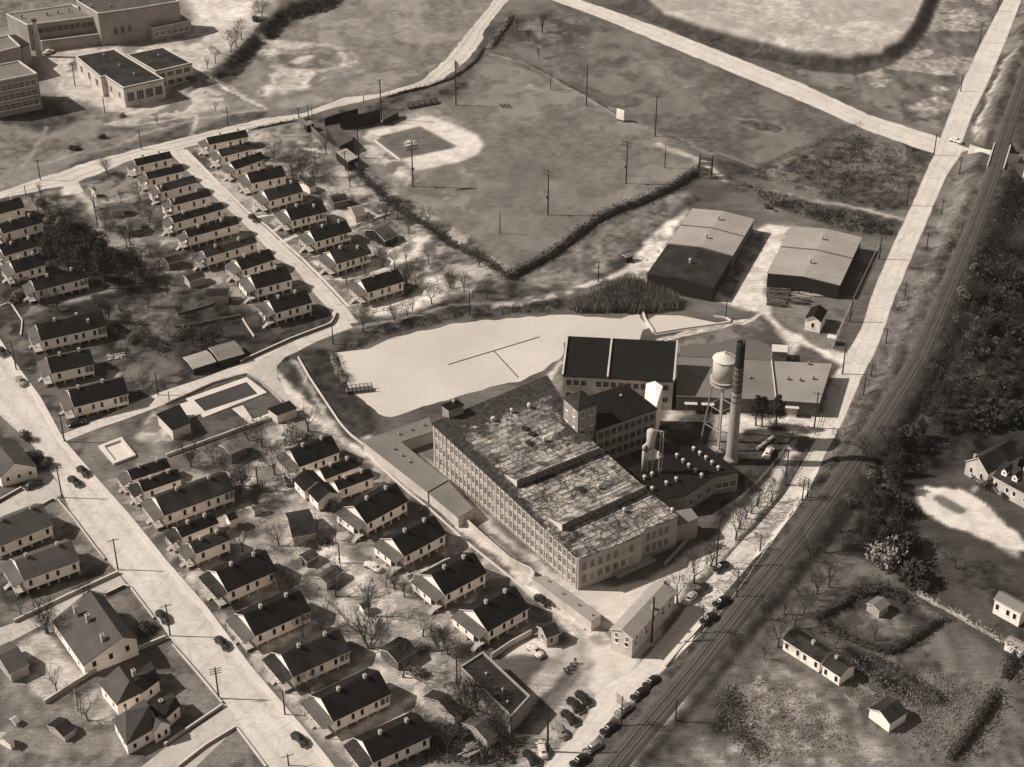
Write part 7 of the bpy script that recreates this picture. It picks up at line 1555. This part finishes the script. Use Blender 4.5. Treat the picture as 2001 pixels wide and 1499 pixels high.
wall('lower kerb wall left of the left street', [(337,1262),(380,1311),(434,1376)], .6, .35, 'greyconc', cap='conc')
wall('long white-capped wall below the three-chimney house', [(88,1376),(150,1336),(221,1292),(324,1249)], 1.1, .35, 'greyconc', cap='conc')
wall('yard wall beside the bottom side street', [(436,1380),(380,1418),(322,1458)], .8, .35, 'greyconc', cap='conc')
wall('wall above the first side street', [(-10,986),(0,980),(43,956)], .8, .35, 'darkbrick', cap='conc')
wall('wall round the corner lot below the first side street', [(62,1000),(88,985),(109,974),(141,1011),(187,1073),(205,1095)], .6, .3, 'greyconc', cap='conc')
wall('wall of the bottom left corner lot', [(349,1500),(400,1460),(461,1423)], .7, .35, 'greyconc', cap='conc')
wall('kerb wall beside the bottom left lot', [(463,1424),(490,1460),(520,1500)], .4, .4, 'greyconc', cap='conc')
wall('pale lawn kerb before the six-window house', [q('e',0,935),q('e',75,905),q('e',165,1040),q('e',152,1150)], .4, .3)
wall('dark terrace wall behind the barn-like shed', [q('B2',150,800),q('B2',480,710),q('B2',780,620),q('B2',1010,545)], .7, .3, 'darkbrick')
wall('long dark terrace wall above the thicket slope', [q('B2',110,1010),q('B2',480,970),q('B2',800,900),q('B2',1170,830)], .9, .3, 'darkbrick')
wall('pale wall stepping down to the lowest left-row porch', [q('B2',1200,870),q('B2',1300,1030),q('B2',1390,1160)], .5, .3)
wall('retaining strip between road and railway bank', [q('o',1460,520),q('o',1330,660),q('o',1215,800)], .6, .5, 'conc')
wall('low concrete dam wall dividing the pond', [q('g',1105,965),q('g',1125,1030),q('g',1190,1130)], .7, .5, 'conc', 'dam', 'dam')
wall('low sluice wall at the right tip of the small pond', [q('g',1190,1135),q('g',1400,1100),q('g',1700,1060),q('g',1765,1050),q('g',1735,1025),q('g',1630,1010)], .5, .35, 'conc', 'sluice_wall', 'wall')
wall('concrete edge of the loading ramp at the mill front', [q('A4',1640,400),q('A4',1460,600),q('A4',1285,790)], 1.0, .35, 'greyconc')
wall('pale yard wall behind the parked pale car', [q('o',0,745),q('o',140,650),q('o',280,575)], 1.5, .25, 'painted')
fence('white rail fence along the highway by the warehouse', [(1716,485),(1690,540),(1664,594),(1636,658),(1622,692)], 1.2, 'palewood', 3.0, 2)
fence('dark boundary fence of the upper right field', [q('d',145,1175),q('d',400,1065),q('d',640,965),q('d',860,868)], 1.2, 'darkwood', 3.0, 2)
fence('pale fence along the overgrown ditch by the scaffold', [q('c',1640,1125),q('c',1800,1185),q('c',1949,1245)], 1.1, 'palewood', 3.0, 2)
fence('board fence along the ball park entrance', [(583,236),(612,262),(640,288),(668,310),(700,334)], 2.4, 'wood', 2.5, 2, True)
fence('yard fence behind the right-hand row, upper', [q('B3',380,190),q('B3',640,90),q('B3',800,20)], 1.1, 'darkwood', 2.0, 2)
fence('yard fence behind the right-hand row, middle', [q('B3',430,590),q('B3',800,460),q('B3',1160,300)], 1.1, 'wood', 2.0, 2)
fence('yard fence below the open-fronted shed', [q('B3',760,970),q('B3',1050,840),q('B3',1420,660)], 1.1, 'darkwood', 2.0, 2)
fence('fence on the dark bank above the pond road', [q('B3',1090,1240),q('B3',1280,1150),q('B3',1550,1060)], 1.0, 'darkwood', 2.0, 2)
fence('long fence line along the field edge behind the scoreboard', [(960,104),(1030,125),(1140,185),(1208,228),(1290,262),(1390,298)], 1.0, 'darkwood', 5.0, 2)
fence('garden fence of the bottom left dirt yard', [q('B7',810,730),q('B7',825,980),q('B7',950,1060)], 1.0, 'palewood', 1.6, 2)
fence('fence beside the railway cottage garden, left', [q('p',745,1005),q('p',845,1085)], .9, 'palewood', 1.4, 2)
fence('fence beside the railway cottage garden, right', [q('p',850,935),q('p',955,1000)], .9, 'palewood', 1.4, 2)
fence('fence beside the front yards of the upper street', [q('f',390,590),q('f',520,545),q('f',640,500)], .9, 'wood', 1.8, 2)
fence('fence of the back lot with the many-stemmed tree', [q('B5',230,470),q('B5',350,400),q('B5',480,300)], 1.0, 'wood', 1.8, 2)
fence('fence along the mill drive curve by the dark lawn', [q('l',330,650),q('l',240,770),q('l',120,900),q('l',0,1010)], 1.2, 'greyconc', 2.4, 2)
fence('roadside fence on the mill bank', [q('l',590,390),q('l',540,560),q('l',440,740),q('l',330,900),q('l',150,1110),q('l',0,1250)], 1.1, 'wood', 3.0, 2)
for lb, z_, pts_ in (('yard fence between the fifth and sixth right-row houses','f',[(420,170),(560,130),(760,90)]),('yard fence behind the third left-row house','B1',[(90,400),(300,370),(440,330)]),('fence above the wide barn-like shed','B2',[(150,470),(330,420),(600,330)]),
   ('fence between the six-window house and the thicket','e',[(790,1090),(860,1150),(980,1180)]),('lot fence behind the largest street-row house','B4',[(200,1470),(420,1380),(620,1330)]),('fence beside the pale path of the lower back porch','n',[(420,500),(560,430),(580,360)]),('post fence along the upper back-lot alley','n',[(560,340),(640,410),(690,470)]),
   ('fence at the bottom wood pile','n',[(1490,1390),(1600,1320),(1660,1450)]),('fence along the pool road verge','e',[(1240,1480),(1100,1500),(950,1540)]),('yard fence right of the many-stemmed sand tree','f',[(960,970),(1100,950),(1230,890)])):
    fence(lb, [q(z_, *p) for p in pts_], 1.0, 'wood', 1.9, 2)
# grandstand and ball park sheds
poly_bldg('grey-roofed grandstand behind home plate', 'grandstand', 'grandstand', [('A8',535,625,4.6),('A8',742,590,4.6),('A8',1022,870,3.8),('A8',778,985,3.8)], 'darkwood', 'roofg', over=.1)
poly_bldg('pale-roofed dugout shed beside the third base line', 'dugout', 'dugout', [('A8',725,1090,3.2),('A8',905,1030,3.2),('A8',1115,1190,3.2),('A8',935,1268,3.2)], 'darkwood', 'tin', over=.1)
poly_bldg('small pale roof between grandstand and dugout', 'shed', 'ticket_shed', [('A8',630,1015,2.8),('A8',722,970,2.8),('A8',806,1030,2.8),('A8',715,1085,2.8)], 'wood', 'greyroof', over=.1)
poly_bldg('little pale-roofed hut at the ball park entrance', 'hut', 'ticket_hut', [('A8',130,560,2.6),('A8',240,512,2.6),('A8',312,570,2.6),('A8',182,612,2.6)], 'darkwood', 'greyroof', over=.1)
poly_bldg('low dark bench shelter right of the stand', 'dugout', 'dugout', [('b',1003,850,2.4),('b',1112,803,2.4),('b',1120,822,2.4),('b',1012,872,2.4)], 'darkwood', 'roofg', over=.1)
fence('tall dark backstop fence behind home plate', [q('A8',800,690),q('A8',1000,660),q('A8',1300,610),q('A8',1530,545)], 4.6, 'darkwood', 2.5, 4, True)
fence('dark board fence behind the grandstand', [q('A8',520,650),q('A8',540,580),q('A8',740,530),q('A8',860,490),q('A8',1120,420)], 2.4, 'darkwood', 2.0, 2, True)
bl_ = GQ('b',1300,775); bs = thing('bleacher', 'dark stepped bleachers beyond first base', 'bleachers', bl_, math.atan2((GQ('b',1400,748)-GQ('b',1205,785)).y, (GQ('b',1400,748)-GQ('b',1205,785)).x))
for k in range(4): MB().box(-5.4,-1.2+.7*k,.35+.35*k,5.4,-.7+.7*k,.45+.35*k).build('seat_plank', M['darkwood'], bs)
for x in np.linspace(-5.2,5.2,6): MB().prism([(x-.06,-1.2,0),(x+.06,-1.2,0),(x+.06,1.4,0),(x-.06,1.4,0)], [(x-.06,-1.2,.34),(x+.06,-1.2,.34),(x+.06,1.4,1.39),(x-.06,1.4,1.39)]).build('frame', M['darkwood'], bs)
for z_, k_ in (('b',0),):
    s0, s1 = GQ('c',918,880), GQ('c',972,897); c = (s0+s1)/2; sc_ = thing('scoreboard', 'bright white scoreboard on the far edge of the ball field', 'scoreboard', c, math.atan2((s1-s0).y, (s1-s0).x)); L_ = (s1-s0).length/2
    MB().box(-L_,-.2,.7,L_,.2,4.2).build('board', M['trim'], sc_)
    for x in (-L_*.8,0,L_*.8): MB().box(x-.12,.201,0,x+.12,.45,4).build('post', M['wood'], sc_)
tb = [GQ('c',1528,1285), GQ('c',1530,1320), GQ('c',1605,1300), GQ('c',1600,1260)]; c = sum(tb, Vector())/4
sf = thing('scaffold_tower', 'dark timber scaffold tower at the ball field corner', 'tower', c, -.2); hh = height_at(c, q('c',0,1150)[1])
for x in (-2,2):
    for y in (-1.6,1.6): MB().tube((x,y,0),(x,y,hh),.16,n=5).build('leg', M['darkwood'], sf)
for z in (hh*.4,hh*.7,hh*.95):
    b = MB()
    for y in (-1.6,-.8,0): b.box(-2.2,y-.14,z,2.2,y+.14,z+.12)
    b.build('platform', M['darkwood'], sf)
for s in (-1.6,1.6): MB().tube((-2,s,0),(2,s,hh*.36),.08,n=4).tube((2,s,hh*.36),(-2,s,hh*.66),.08,n=4).build('brace', M['darkwood'], sf)
# chalk lines, bases
def line_sheet(a, b, w):
    p, q_ = G(*a), G(*b); d = (q_-p).normalized(); n = Vector((-d.y, d.x, 0))*w/2
    return [pj(v) for v in (p-n, q_-n, q_+n, p+n)]
sheet('base_line', line_sheet(q('b',945,1030), q('b',1125,1168), .8), M['chalk'], .03)
sheet('base_line', line_sheet(q('b',985,995), q('b',1280,915), .35), M['chalk'], .03)
# pond furniture
cyl('long floating log boom in the middle of the pond', 'log_boom', (876,713), (1054,659), .15, 'darkwood', 'log boom', -.1)
cyl('shorter log boom branching towards the lower shore', 'log_boom', (965,686), (1013,738), .13, 'darkwood', 'log boom', -.1)
pa, pb = GQ('j',725,255), GQ('j',928,232); c = (pa+pb)/2; dk2 = thing('jetty', 'dark timber jetty with rails on the left pond shore', 'jetty', c, math.atan2((pb-pa).y, (pb-pa).x)); L_ = (pb-pa).length/2
MB().box(-L_,-.8,.7,L_,.8,.85).build('deck', M['wood'], dk2)
for s in (-.75,.75):
    b = MB()
    for x in np.linspace(-L_, L_, 8): b.tube((x,s,-.2),(x,s,1.8),.09,n=5)
    b.tube((-L_,s,1.75),(L_,s,1.75),.06,n=4).tube((-L_,s,1.3),(L_,s,1.3),.05,n=4); b.build('railing', M['darkwood'], dk2)
# lumber, boards, heaps
def pile(label, z, pts, n, L, m, seed, cat='lumber pile', hgt=.5, name='lumber_pile', ang=None):
    r = random.Random(seed); w = [GQ(z, *p) for p in pts]; c = sum(w, Vector())/len(w); b = MB(); wx_ = [(p-c) for p in w]
    a0 = ang if ang is not None else math.atan2((w[1]-w[0]).y, (w[1]-w[0]).x)
    for k in range(n):
        s, t = r.random(), r.random(); p = (wx_[0]*(1-s)+wx_[1]*s)*(1-t)+(wx_[3]*(1-s)+wx_[2]*s)*t; zz_ = r.uniform(0, hgt); a = a0+r.uniform(-.12,.12); d = Vector((math.cos(a), math.sin(a), 0))*L*r.uniform(.5,1)/2; nv = Vector((-d.y, d.x, 0)).normalized()*r.uniform(.12,.22)
        q4 = [p-d-nv, p+d-nv, p+d+nv, p-d+nv]; b.prism([Vector((v.x, v.y, 0)) for v in q4], [Vector((v.x, v.y, zz_+.1)) for v in q4])
    o = b.build(name, M[m]); o.location = c; return tag(o, label, cat)
pile('large dark timber stack beside the pale drive', 'B8', [(200,220),(460,260),(430,500),(210,500)], 80, 3.2, 'lumber', 1, hgt=1.4)
pile('smaller dark timber stack near the white gabled shed', 'B8', [(530,380),(820,400),(780,480),(560,440)], 36, 3.2, 'lumber', 2, hgt=.9)
pile('row of pale planks along the warehouse foot', 'B8', [(600,270),(1140,310),(1130,330),(780,345)], 26, 3.0, 'palewood', 3, hgt=.5)
pile('pile of very long pale boards in the right-hand yards', 'B3', [(345,560),(850,360),(880,380),(460,540)], 12, 9, 'painted', 4, hgt=.6, cat='board pile')
pile('heap of pale planks beside the tall-pier house', 'n', [(1130,160),(1400,45),(1420,70),(1180,180)], 30, 2.6, 'chim', 5, hgt=.9, cat='board pile')
pile('wood pile at the bottom by the pruned tree', 'n', [(1490,1390),(1600,1330),(1640,1400),(1560,1440)], 26, 2.6, 'palewood', 6, hgt=.7, cat='wood pile')
pile('scrap heap of pale pieces between smokestack and water tower', 'A3', [(1280,560),(1400,590),(1470,680),(1380,650)], 40, 1.6, 'palewood', 7, hgt=.6, cat='scrap heap', name='scrap_heap')
pile('dark coal and scrap heap at the smokestack foot', 'A3', [(1360,620),(1480,640),(1490,700),(1400,690)], 30, 1.2, 'black', 8, hgt=.7, cat='scrap heap', name='scrap_heap')
pile('pale rubble heap left of the garages', 'e', [(780,1300),(920,1275),(930,1310),(800,1330)], 40, 1.0, 'chim', 9, hgt=.5, cat='rubble heap', name='rubble_heap')
pile('rubble where a path meets the highway', 'h', [(1110,860),(1180,860),(1190,910),(1130,920)], 30, .9, 'greyconc', 10, hgt=.4, cat='rubble heap', name='rubble_heap')
pile('jumble of fallen branches beside the top mill-wall-row house', 'j', [(300,890),(430,860),(420,930),(330,945)], 40, 2.2, 'twig', 11, hgt=.6, cat='brush pile', name='brush_pile')
pile('machinery scraps left on the grass above the warehouses', 'h', [(195,170),(270,210),(275,235),(200,205)], 14, 1.2, 'black', 12, hgt=.9, cat='machinery', name='machine_scrap')
# ------------------------------------------------------------------ light, sky, camera
EL = 41.0
sun = bpy.data.lights.new('sun', 'SUN'); sun.energy = SUN_E; sun.angle = R_(.6); sun.color = (1, .955, .89)
so = bpy.data.objects.new('sun', sun); COL.objects.link(so); so.location = (-200, 300, 300)
ray = Vector((math.cos(R_(EL)), -.04, -math.sin(R_(EL))))
so.rotation_euler = ray.to_track_quat('-Z', 'Y').to_euler()
w = bpy.data.worlds.new('World'); SC.world = w; w.use_nodes = True; nt = w.node_tree
sky = nd(nt, 'ShaderNodeTexSky', sky_type='NISHITA'); sky.sun_disc = False; sky.sun_elevation = R_(EL); sky.sun_rotation = R_(-90); sky.altitude = 250
bw = nd(nt, 'ShaderNodeRGBToBW'); nt.links.new(sky.outputs[0], bw.inputs[0])
tn = nd(nt, 'ShaderNodeVectorMath', operation='SCALE'); tn.inputs[0].default_value = (1.03, 1.0, .94); nt.links.new(bw.outputs[0], tn.inputs['Scale'])
bg = nt.nodes['Background']; bg.inputs['Strength'].default_value = SKY_E; nt.links.new(tn.outputs[0], bg.inputs['Color'])
if HAZE:
    hz = MB().box(-420,-60,-1.2,420,800,262).build('haze', bpy.data.materials.new('haze_air')); hz['kind'] = 'stuff'
    hm = hz.data.materials[0]; hm.use_nodes = True; hn = hm.node_tree; hn.nodes.remove(hn.nodes['Principled BSDF'])
    pv = nd(hn, 'ShaderNodeVolumePrincipled'); pv.inputs['Color'].default_value = (.95,.88,.8,1); pv.inputs['Density'].default_value = HAZE; pv.inputs['Anisotropy'].default_value = .2
    hn.links.new(pv.outputs[0], hn.nodes['Material Output'].inputs['Volume'])
cam = bpy.data.cameras.new('camera'); co = bpy.data.objects.new('camera', cam); COL.objects.link(co)
co.location = (0, 0, CAMH); co.rotation_euler = (R_(90)-TILT, 0, 0)
cam.sensor_fit = 'HORIZONTAL'; cam.sensor_width = 36; cam.lens = FOC/2001*36; cam.clip_end = 9000; cam.clip_start = 1
SC.camera = co
SC.view_settings.view_transform = 'Standard'; SC.view_settings.look = 'None'; SC.view_settings.gamma = 1; SC.view_settings.exposure = EXPO
SC.render.engine = 'CYCLES'
SC.cycles.max_bounces = 6
